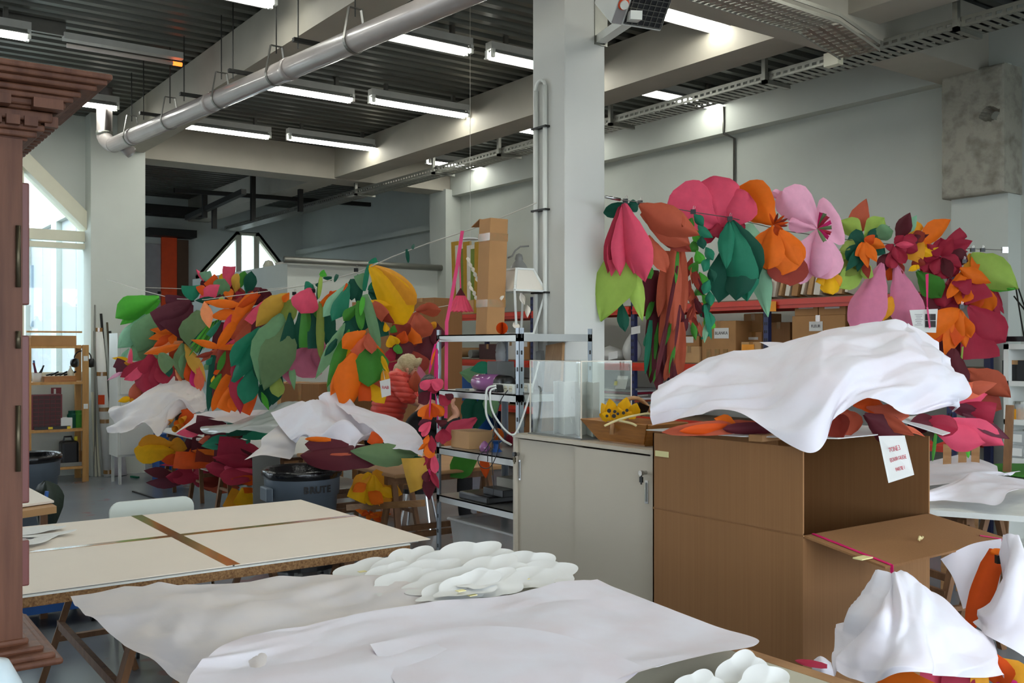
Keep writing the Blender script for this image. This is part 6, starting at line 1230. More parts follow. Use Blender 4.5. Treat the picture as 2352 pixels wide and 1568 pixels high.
# string of small paper flowers tied to the shelf post
gs = 6.35; fs_ = bunch('paper_flower_string', 'string of pink and orange paper flowers tied to the shelf post', 'flower string', gs, [
 (1000, 790, 985, 860, 7, 'magenta', dict(sh='s')), (1002, 800, 998, 870, 6, 'magenta', dict(sh='s')), (1000, 800, 990, 840, 5, 'orange', dict(sh='s')), (1004, 800, 1004, 900, 6, 'magenta', dict(sh='s')), (990, 900, 960, 925, 30, 'maroon', dict(sh='o')), (1010, 905, 1030, 930, 26, 'crimson', dict(sh='r')), (1022, 905, 1042, 915, 16, 'maroon'),
 (992, 872, 966, 892, 24, 'hotpink', dict(sh='r')), (990, 872, 1016, 890, 30, 'hotpink', dict(sh='r')), (992, 874, 996, 904, 26, 'crimson', dict(sh='r')), (990, 900, 986, 960, 4, 'magenta', dict(sh='s')), (1000, 905, 1008, 990, 4, 'magenta', dict(sh='s')),
 (988, 926, 960, 955, 20, 'orange', dict(sh='r')), (988, 926, 972, 968, 18, 'orange', dict(sh='r')), (990, 926, 984, 968, 20, 'deeporange', dict(sh='r')), (992, 926, 1018, 955, 26, 'orange', dict(sh='r')), (990, 926, 1000, 958, 24, 'deeporange', dict(sh='r')),
 (990, 965, 960, 975, 16, 'plum'), (1000, 965, 1026, 972, 18, 'maroon'), (988, 968, 962, 990, 14, 'hotpink', dict(sh='r')), (990, 968, 970, 1002, 16, 'hotpink', dict(sh='r')), (1016, 985, 1004, 1015, 18, 'crimson', dict(sh='r')), (1018, 984, 1034, 1010, 18, 'crimson', dict(sh='r')), (1016, 985, 1018, 1020, 18, 'crimson', dict(sh='r')),
 (990, 1000, 995, 1040, 20, 'crimson'), (984, 998, 976, 1020, 14, 'orange', dict(sh='r')), (990, 1014, 960, 1034, 12, 'orange', dict(sh='p')), (988, 1012, 986, 1052, 26, 'orange', dict(sh='r')), (985, 1045, 962, 1072, 18, 'crimson', dict(sh='p')), (990, 1045, 985, 1080, 22, 'crimson', dict(sh='r')), (995, 1040, 1000, 1086, 20, 'hotpink', dict(sh='r')),
 (985, 1080, 976, 1105, 20, 'maroon', dict(sh='r')), (990, 1080, 1008, 1122, 16, 'crimson', dict(sh='p')), (984, 1085, 986, 1148, 30, 'maroon', dict(sh='p')), (986, 1076, 986, 1105, 6, 'magenta', dict(sh='s'))], step=.004)
MB().tube([P(1000, 792, gs), P(1004, 786, gs), Vector((S[0]+.02, S[3]-.005, 1.70))], .003, 5).build('tie_string', 'pink_ribbon', fs_)
bunch('paper_leaf_bunch', 'green and teal leaves standing behind the steel shelf', 'paper leaves', 7.3, [
 (1120, 870, 1055, 856, 40, 'sage', dict(sh='p')), (1130, 840, 1080, 850, 30, 'teal', dict(sh='p')), (1090, 900, 1070, 980, 40, 'darkgreen', dict(sh='p')), (1110, 910, 1090, 990, 40, 'darkgreen', dict(sh='p')), (1130, 900, 1130, 960, 40, 'sage', dict(sh='p')), (1095, 960, 1020, 1010, 50, 'hotpink', dict(sh='o')), (1060, 1010, 1025, 1030, 26, 'peach', dict(sh='q')), (1100, 1030, 1034, 1095, 56, 'green', dict(sh='o')), (1112, 1045, 1116, 1098, 24, 'deeporange', dict(sh='p'))])

# ================================================================== things on the cabinet
zc = K[4]
bsx = [PX(1222, 1000, 3.42).y, PX(1334, 1005, 3.36).y]
# acrylic case
A4 = (3.36, 3.72, PX(1335, 1000, 3.36).y, PX(1218, 990, 3.36).y)
hA_ = zc+(1000-823)/F*5.3
ac = thing('acrylic_case', ((A4[0]+A4[1])/2, (A4[2]+A4[3])/2, zc), 'clear acrylic display case on the beige cabinet', 'display case')
for nm, bx in (('front_pane', (A4[0], A4[0]+.004, A4[2], A4[3])), ('back_pane', (A4[1]-.004, A4[1], A4[2], A4[3])), ('side_pane', (A4[0]+.004, A4[1]-.004, A4[2], A4[2]+.004)), ('side_pane', (A4[0]+.004, A4[1]-.004, A4[3]-.004, A4[3]))):
    MB().box(*bx, zc+.008, hA_).build(nm, 'acrylic', ac)
MB().box(*A4, hA_, hA_+.004).build('top_pane', 'acrylic', ac)
MB().box(A4[0]-.01, A4[1]+.01, A4[2]-.01, A4[3]+.01, zc, zc+.008).build('base', 'grey_plastic', ac)
mb = MB()
for x in A4[:2]:
    for y in A4[2:]: mb.box(x-.003, x+.003, y-.003, y+.003, zc, hA_+.004)
mb.box(A4[0]-.002, A4[0]+.002, A4[2], A4[3], hA_, hA_+.005).box(A4[0], A4[1], A4[2]-.002, A4[2]+.002, hA_, hA_+.005)
mb.build('polished_edges', 'paper_cream', ac)
# folded paper book inside the case
pb = thing('folded_paper_book', (3.5, 4.0, zc+.008), 'white folded concertina paper book inside the acrylic case', 'paper book')
us = [1272, 1282, 1296, 1298, 1321, 1330, 1348, 1362, 1376]
hB_ = (998-872)/F*5.25
for i, (u, xo) in enumerate(zip(us, (3.42, 3.50, 3.43, 3.44, 3.52, 3.45, 3.55, 3.47, 3.56))):
    p = PX(u, 990, xo); u2 = us[min(i+1, len(us)-1)]; q_ = PX(u2, 990, (3.42, 3.50, 3.43, 3.44, 3.52, 3.45, 3.55, 3.47, 3.56)[min(i+1, 8)])
    if i < 8: MB().bar(Vector((p.x, p.y, zc+.008+hB_/2)), Vector((q_.x, q_.y, zc+.008+hB_/2)), .003, hB_).build('page', 'paper_white', pb)
for u, v in ((1330, 895), (1315, 918), (1312, 965)): MB().obox(PX(u, v, 3.40), YA+Vector((.5, 0, .3)), Vector((0, .3, 1)), XA, .04, .03, .001).build('pop_up_piece', 'paper_white', pb)
# planks leaning behind
for i, (u0, v0, u1, v1, w, m_, lab) in enumerate(((1244, 1000, 1270, 790, .17, 'board_wood', 'wide pale wooden plank leaning between case and column'), (1230, 1000, 1256, 795, .04, 'basket_wood', 'narrow orange edged board leaning with the plank'))):
    a, b = PX(u0, v0, 3.74), PX(u1, v1, 3.9); MB().bar(Vector((3.80, a.y, zc-.2)), Vector((3.92, b.y, b.z)), .02, w, up=YA).build('plank', m_, label=lab, cat='plank')
MB().bar(Vector((3.86, PX(1258, 900, 3.86).y, zc-.3)), Vector((3.9, PX(1240, 830, 3.9).y, PX(1240, 806, 3.9).z)), .03, .05, up=YA).build('grey_bracket', 'grey_plastic', label='small dark grey bracket behind the leaning plank', cat='bracket')
# trug basket with yellow cut-outs
bz = zc; bc_ = (PX(1420, 1000, 3.42)); yc = (PX(1345, 1000, 3.34).y+PX(1490, 1000, 3.5).y)/2-.02
tr = thing('wooden_trug', (3.5, yc, bz), 'wooden boat shaped trug basket on the beige cabinet', 'basket')
yy0, yy1 = PX(1497, 960, 3.38).y, min(PX(1336, 960, 3.38).y, A4[2]-.012); hb_ = (1005-957)/F*4.9
bot = [(3.40, yy0+.07), (3.58, yy0+.07), (3.58, yy1-.09), (3.40, yy1-.09)]; tp_ = [(3.35, yy0), (3.63, yy0), (3.63, yy1), (3.35, yy1)]
pts = [Vector((x, y, bz+.012)) for x, y in bot]; ptt = [Vector((x, y, bz+.012+hb_)) for x, y in tp_]
for i in range(4):
    j = (i+1) % 4; q4 = [pts[i], pts[j], ptt[j], ptt[i]]; nrm_ = (q4[1]-q4[0]).cross(q4[2]-q4[0]).normalized()*.008
    MB().prism(q4, nrm_).build('side_board', 'basket_wood', tr)
MB().prism([p+UP*0 for p in pts], (0, 0, -.012)).build('base_board', 'basket_wood', tr)
yh = PX(1425, 950, 3.49).y; hh_ = (1000-908)/F*4.95
MB().tube([(3.49-.15*math.cos(a*math.pi/14)*1.0, yh-.10, bz+.05+(hh_-.02)*math.sin(a*math.pi/14)) for a in range(15)], .011, 8).build('handle', 'board_wood', tr, smooth=True)
yb = thing('yellow_paper_leaves', (3.48, yh, bz+hb_), 'yellow paper leaf cutouts with black print in the trug', 'paper cutout')
for i, (u, v, u2, v2, w) in enumerate(((1410, 965, 1400, 915, 30), (1430, 960, 1440, 912, 34), (1395, 965, 1382, 925, 26), (1390, 968, 1388, 945, 26), (1450, 960, 1462, 925, 28), (1420, 968, 1420, 935, 40), (1405, 965, 1382, 950, 24), (1445, 962, 1455, 945, 26))):
    leaf(yb, 4.95-.01*i, u, v, u2, v2, w, 'yellow', 'p', name='cutout_leaf')
for i, (u, v, r) in enumerate(((1399, 943, 5), (1412, 945, 4), (1394, 955, 3.5), (1419, 950, 3.5), (1432, 948, 4), (1410, 955, 5), (1440, 942, 4))):
    p = P(u, v, 4.83); MB().tube([p, p+TOCAM*.002], r/F*4.8, 8).build('black_print', 'ink_black', yb)
kit = [leaf(yb, 5.0, 1470, 955, 1480, 928, 26, 'sage', 'q', name='dark_scrap')]; kit[0].data.materials[0] = M['black_plastic']
for pts, lab in ((([(1388, 978), (1410, 968), (1440, 958), (1480, 950), (1492, 950)]), 'pale raffia strand over the trug rim'), (([(1420, 965), (1450, 972), (1462, 978)]), 'short raffia strand curling from the trug')):
    MB().tube(resample([P(u, v, 4.72) for u, v in pts], 16), .006, 6).build('raffia_strand', 'raffia', smooth=True, label=lab, cat='raffia')
# ================================================================== red beam racking along the right wall
mat('rack_red', (206, 52, 24), 0.4, var=.05); mat('rack_blue', (44, 52, 96), 0.45); mat('rack_board', (120, 100, 78), .7)
mat('bag_white', (222, 224, 220), .35, trans=.2, bump=.4, bscale=20); mat('label_orange', (246, 160, 40), .6); mat('label_yellow', (232, 222, 60), .6)
RX0, RX1 = 7.75, 8.42; RZ = (.25, .86, 1.47, 2.12); RY = (4.5, 6.44, 8.38, 10.32, 12.26)
rk = thing('storage_racking', (8.1, 8.4, 0), 'long storage racking with red beams and dark blue uprights on the right wall', 'racking')
for y in RY:
    for x in (RX0+.03, RX1-.05):
        up_ = MB().box(x, x+.05, y-.03, y+.03, 0, 2.3).build('upright', 'rack_blue', rk)
        mb = MB()
        if x < 8:
            for k in range(28): mb.box(x-.002, x+.001, y-.018, y-.006, .1+k*.08, .13+k*.08).box(x-.002, x+.001, y+.006, y+.018, .1+k*.08, .13+k*.08)
            mb.build('slots', 'ink_black', up_, kind='stuff')
for z in RZ:
    for y0, y1 in zip(RY, RY[1:]):
        for x in (RX0, RX1-.04):
            MB().box(x, x+.04, y0+.03, y1-.03, z-.10, z-.01).box(x-.012, x+.004, y0+.03, y1-.03, z-.065, z-.045).build('beam', 'rack_red', rk)
        MB().box(RX0+.01, RX1, y0+.02, y1-.02, z-.012, z).build('shelf_board', 'rack_board', rk)
def rbox(u0, u1, v, k, x=7.80, dx=.4, matn='kraft_box', label='', cat='carton', zbase=None, card=None, text=None, name='stored_carton', rz=0, group=None):
    a, b = PX(u0, 800, x), PX(u1, 800, x); y0, y1 = b.y, a.y; z0 = RZ[k] if zbase is None else zbase
    d = x*SN+(y0+y1)/2*CS; z1 = H-(v-HV)/F*d; sx_ = min(dx, RX1-.02-x); c = Vector((x+sx_/2, (y0+y1)/2, z0))
    t = thing(name, c, label, cat, group)
    MB().box(x, x+sx_, y0, y1, z0, z1).build('body', matn, t, bevel=.006)
    MB().box(x-.001, x+sx_, (y0+y1)/2-.025, (y0+y1)/2+.025, z1-.001, z1+.002).box(x-.0015, x, (y0+y1)/2-.025, (y0+y1)/2+.025, z1-.07, z1).build('tape', 'brown_tape', t)
    if card:
        cu, cv, cw, ch_ = card; p = PX(cu, cv, x-.003); ww, hh = cw/F*d/.6, ch_/F*d
        lb = MB().box(x-.005, x-.002, p.y-ww/2, p.y+ww/2, p.z-hh/2, p.z+hh/2).build('paper_label', 'paper_white', t)
        if text: textobj(text, Vector((x-.0065, p.y, p.z)), -YA, -XA, hh*.42 if len(text) < 8 else hh*.25, 'ink_black', lb)
    return z1
rbox(1612, 1690, 737, 2, label='brown carton with a white hand lettered label on the racking', card=(1657, 765, 26, 24), text='BLANKA')
for k in range(3):
    p = PX(1628+k*19, 802, 7.798); MB().box(7.795, 7.799, p.y-.03, p.y+.03, 1.5, 1.62).build('tape_stripe', 'brown_tape', [o for o in scene.objects if o.get('label') == 'brown carton with a white hand lettered label on the racking'][0])
z_ = rbox(1702, 1748, 785, 2, x=7.79, dx=.25, matn='kraft_light', label='kraft bag with an orange sticker on the racking', cat='bag', name='kraft_bag')
kbg = [o for o in scene.objects if o.name.startswith('kraft_bag')][0]; p = PX(1718, 802, 7.785); MB().box(7.783, 7.787, p.y-.08, p.y+.08, p.z-.05, p.z+.05).build('sticker', 'label_orange', kbg)
rbox(1712, 1750, 762, 2, x=8.0, dx=.3, label='open brown carton behind the kraft bag', card=(1728, 777, 20, 6)); rbox(1708, 1752, 720, 2, x=8.05, dx=.3, zbase=z_, label='brown carton stacked above the kraft bag')
zb_ = rbox(1819, 1941, 724, 2, label='wide brown carton with a small note in the racking', card=(1874, 749, 22, 22), text='FLEUR')
rbox(1825, 1878, 688, 2, zbase=zb_, label='small labelled carton on the wide carton, nearer the blue upright', card=(1851, 701, 24, 15)); rbox(1880, 1942, 688, 2, zbase=zb_, label='small labelled carton on the wide carton, beside the pink petals', card=(1911, 701, 24, 15))
rbox(1950, 2010, 690, 2, label='brown carton standing behind the hanging pink petals'); rbox(1762, 1815, 740, 2, x=8.1, dx=.3, matn='carton', label='plain carton set back beside the blue upright'); rbox(1562, 1606, 772, 2, x=7.9, dx=.3, label='small carton with paper labels beside the feather tail', card=(1578, 780, 24, 14))
rbox(1560, 1606, 795, 2, x=7.78, dx=.15, matn='kraft_light', label='crumpled kraft bag before the small carton', cat='bag', card=(1566, 805, 10, 14))
rbox(1490, 1550, 770, 2, x=7.9, dx=.4, label='carton hidden behind the bark coloured tail')
def sack(u, v, w, h, k, label, tag_=None):
    x = 8.0; p = PX(u, v, x); d = x*SN+p.y*CS; ww, hh = w/F*d, h/F*d
    t = thing('white_sack', (x, p.y, RZ[k]), label, 'sack'); mb = MB(); R_ = []
    for i in range(9):
        f = i/8; r = math.sin(math.pi*(.12+.88*f)**.8)
        R_.append([Vector((x-.1+math.cos(a*math.pi/8)*ww*.5*r*(1+.12*noise.noise(Vector((a, i, u)))), p.y+math.sin(a*math.pi/8)*ww*.62*r*(1+.12*noise.noise(Vector((a*.7, i, u+3)))), RZ[k]+hh*f)) for a in range(17)])
    mb.grid(R_).build('bag', 'bag_white', t, smooth=True, fix=False)
    if tag_: q_ = P(tag_[0], tag_[1], 10.6); MB().obox(q_, RIGHT+UP*.2, UP, TOCAM, .1, .08, .003).build('tag', 'paper_white', t)
sack(1415, 800, 80, 36, 2, 'white plastic sack lying on the racking near the column', (1408, 816)); sack(1466, 790, 40, 70, 2, 'upright white plastic sack with a hanging tag', (1460, 758)); sack(1670, 720, 50, 24, 2, 'white cloth bundle over the lettered carton')
MB().box(7.72, 7.725, PX(1769, 700, 7.72).y-.07, PX(1769, 700, 7.72).y+.07, PX(1769, 715, 7.72).z, PX(1769, 692, 7.72).z).build('orange_notice', 'label_orange', label='orange notice card fixed on the blue upright', cat='notice')
# boards and folders on the top level
for i in range(13):
    u = 1750+i*17; m_ = ('paper_cream', 'kraft_box', 'grey_card', 'kraft_light')[i % 4]
    a = PX(u, 700, 7.9); MB().bar(Vector((8.0, a.y, 2.12)), Vector((8.05, a.y-.03, 2.12+.25+.07*((i*7) % 3))), .35, .03+.02*(i % 3), up=YA).build('stored_board', m_, label='flat board stood on edge on the top rack level', cat='board', group='boards on the top rack level')
# paper packets on the lower level
rs = random.Random(5)
for i in range(16):
    u0 = 1395+rs.uniform(-12, 30); c = PX(u0+40, 800, 8.0); z = .86+.028*(i % 11); c = Vector((8.0+rs.uniform(-.06, .06), c.y+(.5 if i > 10 else 0), z))
    MB().obox(c+UP*.012, Vector((1, rs.uniform(-.2, .2), 0)), YA, UP, .36, .55+rs.uniform(-.1, .1), .022).build('paper_packet', ('paper_white', 'paper_cream', 'paper_crimson', 'paper_white', 'grey_plastic', 'paper_rust')[i % 6], label='flat paper packet piled on the lower rack level', cat='packet', group='paper packets on the lower rack level')
p = PX(1428, 878, 7.78); MB().obox(p, YA, UP+XA*.3, XA, .18, .16, .003).build('paper_note', 'paper_white', label='white note with a yellow sticker on the paper packets', cat='note'); MB().obox(PX(1414, 880, 7.76), YA, UP+XA*.3, XA, .05, .05, .003).build('yellow_sticker', 'label_yellow', label='yellow sticker on the white note', cat='sticker')
# left bays, seen behind the steel shelf
rbox(1040, 1088, 690, 3, x=7.85, matn='kraft_light', label='carton on the top rack level behind the tall carton'); rbox(1160, 1186, 782, 2, matn='paper_white', label='white box on the racking beside the shelf post'); rbox(1190, 1215, 770, 2, label='small carton with white paper star on the racking', card=(1207, 790, 8, 12))
rbox(1100, 1140, 790, 2, matn='maroon_pack', label='maroon box on the racking behind the bottle'); rbox(1150, 1230, 870, 1, matn='grey_plastic', label='grey crate on the racking behind the speaker box', cat='crate'); rbox(1150, 1185, 915, 0, matn='carton', label='printed carton low on the racking', card=(1165, 920, 12, 10)); rbox(1188, 1225, 900, 0, matn='carton', label='plain carton low on the racking beside the shelf post')
rbox(1045, 1090, 855, 1, matn='blue_cart', label='folded blue cloth pile on the racking', cat='cloth'); rbox(1030, 1100, 930, 0, matn='blue_cart', label='dark blue folded cloth low on the racking', cat='cloth')
pr_ = PX(1050, 790, 7.8); MB().tube([(7.75, pr_.y, 1.56), (8.3, pr_.y, 1.56)], .07, 16).tube([(7.745, pr_.y, 1.56), (7.752, pr_.y, 1.56)], .05, 16).build('paper_roll', 'kraft_light', label='rolled kraft paper on the racking behind the shelf', cat='paper roll')
pr_ = PX(1080, 790, 7.8); MB().tube([(7.8, pr_.y, 1.54), (8.3, pr_.y, 1.54)], .06, 16).build('paper_roll', 'grey_plastic', label='grey roll beside the kraft paper roll', cat='paper roll')
# yellow boards standing on the far end of the racking
for i in range(7):
    a = PX(1041+i*8, 721, 7.95-.02*i); a.z = 2.12; b = PX(1036+i*9, 556+(i % 3)*8, 8.05-.02*i)
    MB().prism([a, a-YA*.16, b-YA*.2, b], XA*.02).build('foam_board', ('paper_mustard', 'paper_cream', 'paper_olive')[i % 3], label='yellowish board leaning upright behind the pink bell', cat='board', group='yellowish boards behind the pink bell')
mbl = thing('white_mobile', P(1082, 550, 8.3), 'white disc mobile with paper snippets beside the tall carton', 'mobile')
MB().lathe(P(1080, 550, 8.3), [(0, 0), (.07, 0), (.07, .012), (0, .012)], 24).build('disc', 'paper_white', mbl)
for k in range(9): leaf(mbl, 8.2+.03*(k % 3), 1074+(k*5) % 22, 590+k*11, 1078+(k*5) % 22, 604+k*11, 9, 'palepink', 'p', name='snippet').data.materials[0] = M['paper_cream']
MB().tube([Vector((P(1080, 550, 8.3).x, P(1080, 550, 8.3).y, DECK)), P(1080, 550, 8.3), P(1079, 690, 8.3)], .002, 5).build('thread', 'rope', mbl)
# big cartons further back
for u, d, w, v, lab in ((905, 11.6, .7, 694, 'large dull brown carton behind the rust flower'), (1000, 12.9, .5, 686, 'large dull brown carton near the pink bell')):
    q_ = P(u, 790, d); kbox('large_carton', Vector((q_.x, q_.y, 0)), w, w, 1.65+(795-v)/F*d, 'carton', lab, 'carton', rz=.2)
kbox('labelled_carton', (P(718, 930, 11.4).x, P(718, 930, 11.4).y, .0), .55, .5, 1.65-(882-795)/F*11.0, 'carton', 'dark brown carton tower with red marks behind the tissue', 'carton', rz=.6)
kbox('labelled_carton', (P(674, 930, 12.2).x, P(674, 930, 12.2).y, 0), .26, .3, 1.65-(878-795)/F*12.0, 'kraft_light', 'narrow pale carton tower with a white sticker behind the tissue', 'carton', rz=.6)
# white partition room in the far bay
pt_ = thing('partition_room', (7.2, 15, 0), 'white partitioned cabin standing in the far bay', 'cabin')
PX0 = P(660, 604, 14.45); zP = PX0.z; 
MB().box(PX0.x, 8.6, PX0.y, PX0.y+.08, 0, zP).build('front_wall', 'wall_paint', pt_)
MB().box(PX0.x, PX0.x+.08, PX0.y+.08, 18.0, 0, zP).build('side_wall', 'wall_paint', pt_)
MB().tube([(PX0.x-.1, PX0.y-.12, zP+.04), (8.6, PX0.y-.12, zP+.04)], .05, 10).build('top_rail', 'tray_zinc', pt_, smooth=True)
MB().box(PX0.x+.3, PX0.x+1.9, PX0.y+.3, PX0.y+1.2, zP, zP+.10).build('roof_crate', 'paper_cream', pt_)
MB().lathe(P(617, 624, 16.5), [(0, 0), (.08, .02), (.1, .1), (.06, .18), (0, .2)], 14).build('wall_lamp', 'cream_frame', label='small cream lamp near the cabin corner', cat='lamp')
# ================================================================== wooden shelf by the window and its neighbours
mat('pine_shelf', (196, 148, 84), .55, scale=3, stretch=(8, 8, 1), rgb2=(174, 124, 64)); mat('drawer_red', (120, 22, 34), .4); mat('level_yellow', (226, 206, 40), .4)
YS_ = 12.75
def sp_(u, v): return PY(u, v, YS_)
xl_, xr_ = sp_(57, 900).x, sp_(204, 900).x
ws = thing('pine_shelf', ((xl_+xr_)/2, YS_+.15, 0), 'open pine shelf full of tools below the gable window', 'shelf')
zt_ = sp_(100, 792).z
wpost = sp_(72, 900).x-sp_(57, 900).x
for x in (xl_, xr_-wpost):
    for y in (YS_, YS_+.4): MB().box(x, x+wpost, y, y+.05, 0, zt_).build('post', 'pine_shelf', ws)
SZ = [zt_-.01, sp_(100, 878).z, sp_(100, 988).z, sp_(100, 1076).z]
for z in SZ: MB().box(xl_, xr_, YS_+.01, YS_+.44, z-.03, z).build('shelf_board', 'pine_shelf', ws)
for z in (sp_(190, 823).z, sp_(190, 933).z): MB().box(xr_-wpost+.01, xr_-.01, YS_-.004, YS_, z-.03, z+.03).build('paper_tag', 'paper_white', ws)
def put(u, k, dy=.2): return Vector((PY(u, 800, YS_+dy).x, YS_+dy, SZ[k]))
kbox('flat_carton', put(118, 0), .5, .34, (790-768)/F*12.6, 'kraft_box', 'flat brown carton on top of the pine shelf', 'carton')
kbox('flat_carton', put(70, 0), .12, .3, .1, 'kraft_light', 'small pale carton end on top of the pine shelf', 'carton', tape=False)
MB().obox(put(125, 0)+UP*.17, XA, YA, UP+XA*.03, .62, .06, .02).build('lath', 'pine_shelf', label='thin wooden lath lying on the flat carton', cat='lath')
cp = thing('tool_cup', put(85, 1), 'white tub of pens and tools on the pine shelf', 'tub'); b_ = put(85, 1)
MB().lathe(b_, [(0, 0), (.05, 0), (.055, .11), (.05, .11), (.045, .02)], 18).build('tub', 'paper_white', cp, smooth=True)
for k in range(9): MB().tube([b_+Vector((.02*math.cos(k), .02*math.sin(k), .03)), b_+Vector((.07*math.cos(k*2.1), .05*math.sin(k*1.7), .2+.03*(k % 3)))], .007, 6).build('tool', ('black_plastic', 'drawer_red', 'blue_cart')[k % 3], cp)
tb_ = put(135, 1); tyr = thing('tool_tray', tb_, 'shallow wooden tray of black tools on the pine shelf', 'tray')
MB().box(tb_.x-.18, tb_.x+.18, tb_.y-.1, tb_.y+.1, tb_.z, tb_.z+.07).build('tray', 'basket_wood', tyr)
for k in range(6): MB().bar(tb_+Vector((-.14+k*.05, 0, .08)), tb_+Vector((-.05+k*.05, .03, .1+.02*(k % 2))), .02, .02).build('tool', 'black_plastic', tyr)
bo_ = put(162, 1); MB().lathe(bo_, [(0, 0), (.035, 0), (.037, .12), (.012, .16), (.012, .19), (0, .19)], 16).build('glue_bottle', 'cream_frame', smooth=True, label='cream glue bottle on the pine shelf', cat='bottle')
em = P(190, 833, 12.2); eo = thing('ear_defenders', em, 'black ear defenders hung on the pine shelf post', 'ear defenders')
MB().tube([em+RIGHT*.105*math.cos(t*math.pi/10)+UP*(.06+.09*math.sin(t*math.pi/10)) for t in range(11)], .008, 6).build('headband', 'black_plastic', eo, smooth=True)
for s_ in (-1, 1): MB().lathe(em+RIGHT*s_*.1, [(0, -.04), (.05, -.035), (.06, 0), (.05, .035), (0, .04)], 16, axis=RIGHT).build('ear_cup', 'black_plastic', eo, smooth=True)
dw = put(105, 2, .22); cab_ = thing('small_drawer_cabinet', dw, 'dark red cabinet of tiny drawers on the pine shelf', 'drawer cabinet'); hD = (983-910)/F*12.9
MB().box(dw.x-.17, dw.x+.17, dw.y-.08, dw.y+.1, dw.z, dw.z+hD).build('frame', 'drawer_red', cab_)
for i in range(8):
    for j in range(5): MB().box(dw.x-.155+j*.063, dw.x-.155+j*.063+.056, dw.y-.088, dw.y-.08, dw.z+.015+i*(hD-.02)/8, dw.z+.008+(i+1)*(hD-.02)/8).build('drawer', 'maroon_pack', cab_)
es = PY(128, 899, 13.2); MB().obox(PY(129, 899, YW-.02), XA, UP, YA, .12, .10, .006).build('extinguisher_sign', 'drawer_red', label='red fire extinguisher sign on the wall behind the pine shelf', cat='sign')
MB().obox(PY(126, 899, YW-.03), XA, UP, YA, .025, .07, .006).build('sign_symbol', 'paper_white', label='white extinguisher symbol on the red sign', cat='symbol')
lv = put(120, 2, .1); lo = thing('spirit_level', lv, 'black spirit level with yellow caps on the pine shelf', 'level')
MB().box(lv.x-.2, lv.x+.2, lv.y-.03, lv.y, lv.z, lv.z+.035).build('bar', 'black_plastic', lo); MB().box(lv.x-.05, lv.x, lv.y-.032, lv.y+.001, lv.z+.005, lv.z+.03).box(lv.x+.16, lv.x+.2, lv.y-.032, lv.y+.001, lv.z, lv.z+.03).build('cap', 'level_yellow', lo)
kbox('white_carton', put(150, 2), .13, .16, .13, 'paper_white', 'small white carton next to the spirit level', 'carton', tape=False)
for u, c_, lab in ((165, 'paper_darkgreen', 'dark green tin on the pine shelf'), (180, 'paper_green', 'green jar at the pine shelf end')):
    b_ = put(u, 2); MB().lathe(b_, [(0, 0), (.055, 0), (.055, .16), (.04, .18), (.04, .21), (0, .21)], 18).build('paint_tin', c_, smooth=False, label=lab, cat='tin')
cn = put(158, 3); jc = thing('jerry_can', cn, 'black jerry can on the lowest pine shelf', 'can'); MB().box(cn.x-.1, cn.x+.1, cn.y-.1, cn.y+.1, cn.z, cn.z+.3).build('body', 'black_plastic', jc, bevel=.03); MB().tube([cn+Vector((-.06, 0, .29)), cn+Vector((-.05, 0, .35)), cn+Vector((.03, 0, .35)), cn+Vector((.05, 0, .29))], .012, 6).build('handle', 'black_plastic', jc); MB().lathe(cn+Vector((.08, 0, .3)), [(.02, 0), (.02, .05), (0, .05)], 10).build('cap', 'level_yellow', jc)
kbox('brown_block', put(158, 3, .3)+UP*0, .3, .1, .16, 'carton', 'brown carton behind the jerry can', 'carton', tape=False)
lv = put(150, 3, .08); lo = thing('spirit_level', lv, 'long grey level with a yellow end on the lowest pine shelf', 'level'); MB().box(lv.x-.3, lv.x+.25, lv.y-.03, lv.y, lv.z, lv.z+.045).build('bar', 'grey_plastic', lo); MB().box(lv.x-.2, lv.x-.1, lv.y-.032, lv.y, lv.z+.005, lv.z+.05).build('vial', 'level_yellow', lo)
# rolls and rods leaning between shelf and pillar
rods = [(196, 218, 1085, 700, .010, 'tray_zinc'), (204, 212, 1087, 900, .018, 'cream_frame'), (214, 214, 1087, 905, .018, 'cream_frame'), (236, 232, 1080, 720, .016, 'dark_steel'), (245, 246, 1080, 740, .012, 'brass_dark'), (253, 252, 1078, 760, .02, 'dark_steel'), (190, 216, 1080, 760, .008, 'hanger_steel')]
for i, (u0, u1, v0, v1, r, m_) in enumerate(rods):
    a, b = PZ(u0, v0, 0), PY(u1, v1, YW-.3); a.y = min(a.y, YW-.35); MB().tube([a, b], r, 8).build('leaning_rod', m_, label='thin rod leaning between the pine shelf and the pillar', cat='rod', group='rods leaning by the pillar')
for i, (u, v0, v1, r, m_, lab) in enumerate(((226, 1084, 755, 11, 'paper_white', 'tall white roll banded with brown tape beside the pine shelf'), (247, 1083, 950, 13, 'tissue', 'short pale tissue roll leaning by the white cabinet'), (262, 1085, 940, 12, 'tissue', 'fat pale tissue roll in front of the white cabinet'))):
    a = PZ(u, v0, 0); a.y = min(a.y, YW-.45); d = a.x*SN+a.y*CS; t = thing('paper_roll', a, lab, 'paper roll'); R_ = r/F*d; b = P(u, v1, d+.1)
    MB().tube([a, b], R_, 16).build('roll', m_, t, smooth=True)
    if i == 0:
        for f in (.02, .36, .44, .68, .98): c_ = a.lerp(b, f); MB().tube([c_, c_+UP*.05], R_*1.03, 16).build('tape_band', 'brown_tape', t)
        c_ = a.lerp(b, .52); MB().obox(c_+TOCAM*R_, RIGHT, TOCAM, UP, R_*1.3, .01, .12).build('orange_sticker', 'orange_panel', t)
wc = thing('white_metal_cabinet', P(300, 1080, 12.0), 'white metal cabinet on legs beside the window pillar', 'cabinet')
a, b = PY(270, 1050, 12.2), PY(330, 765, 12.2)
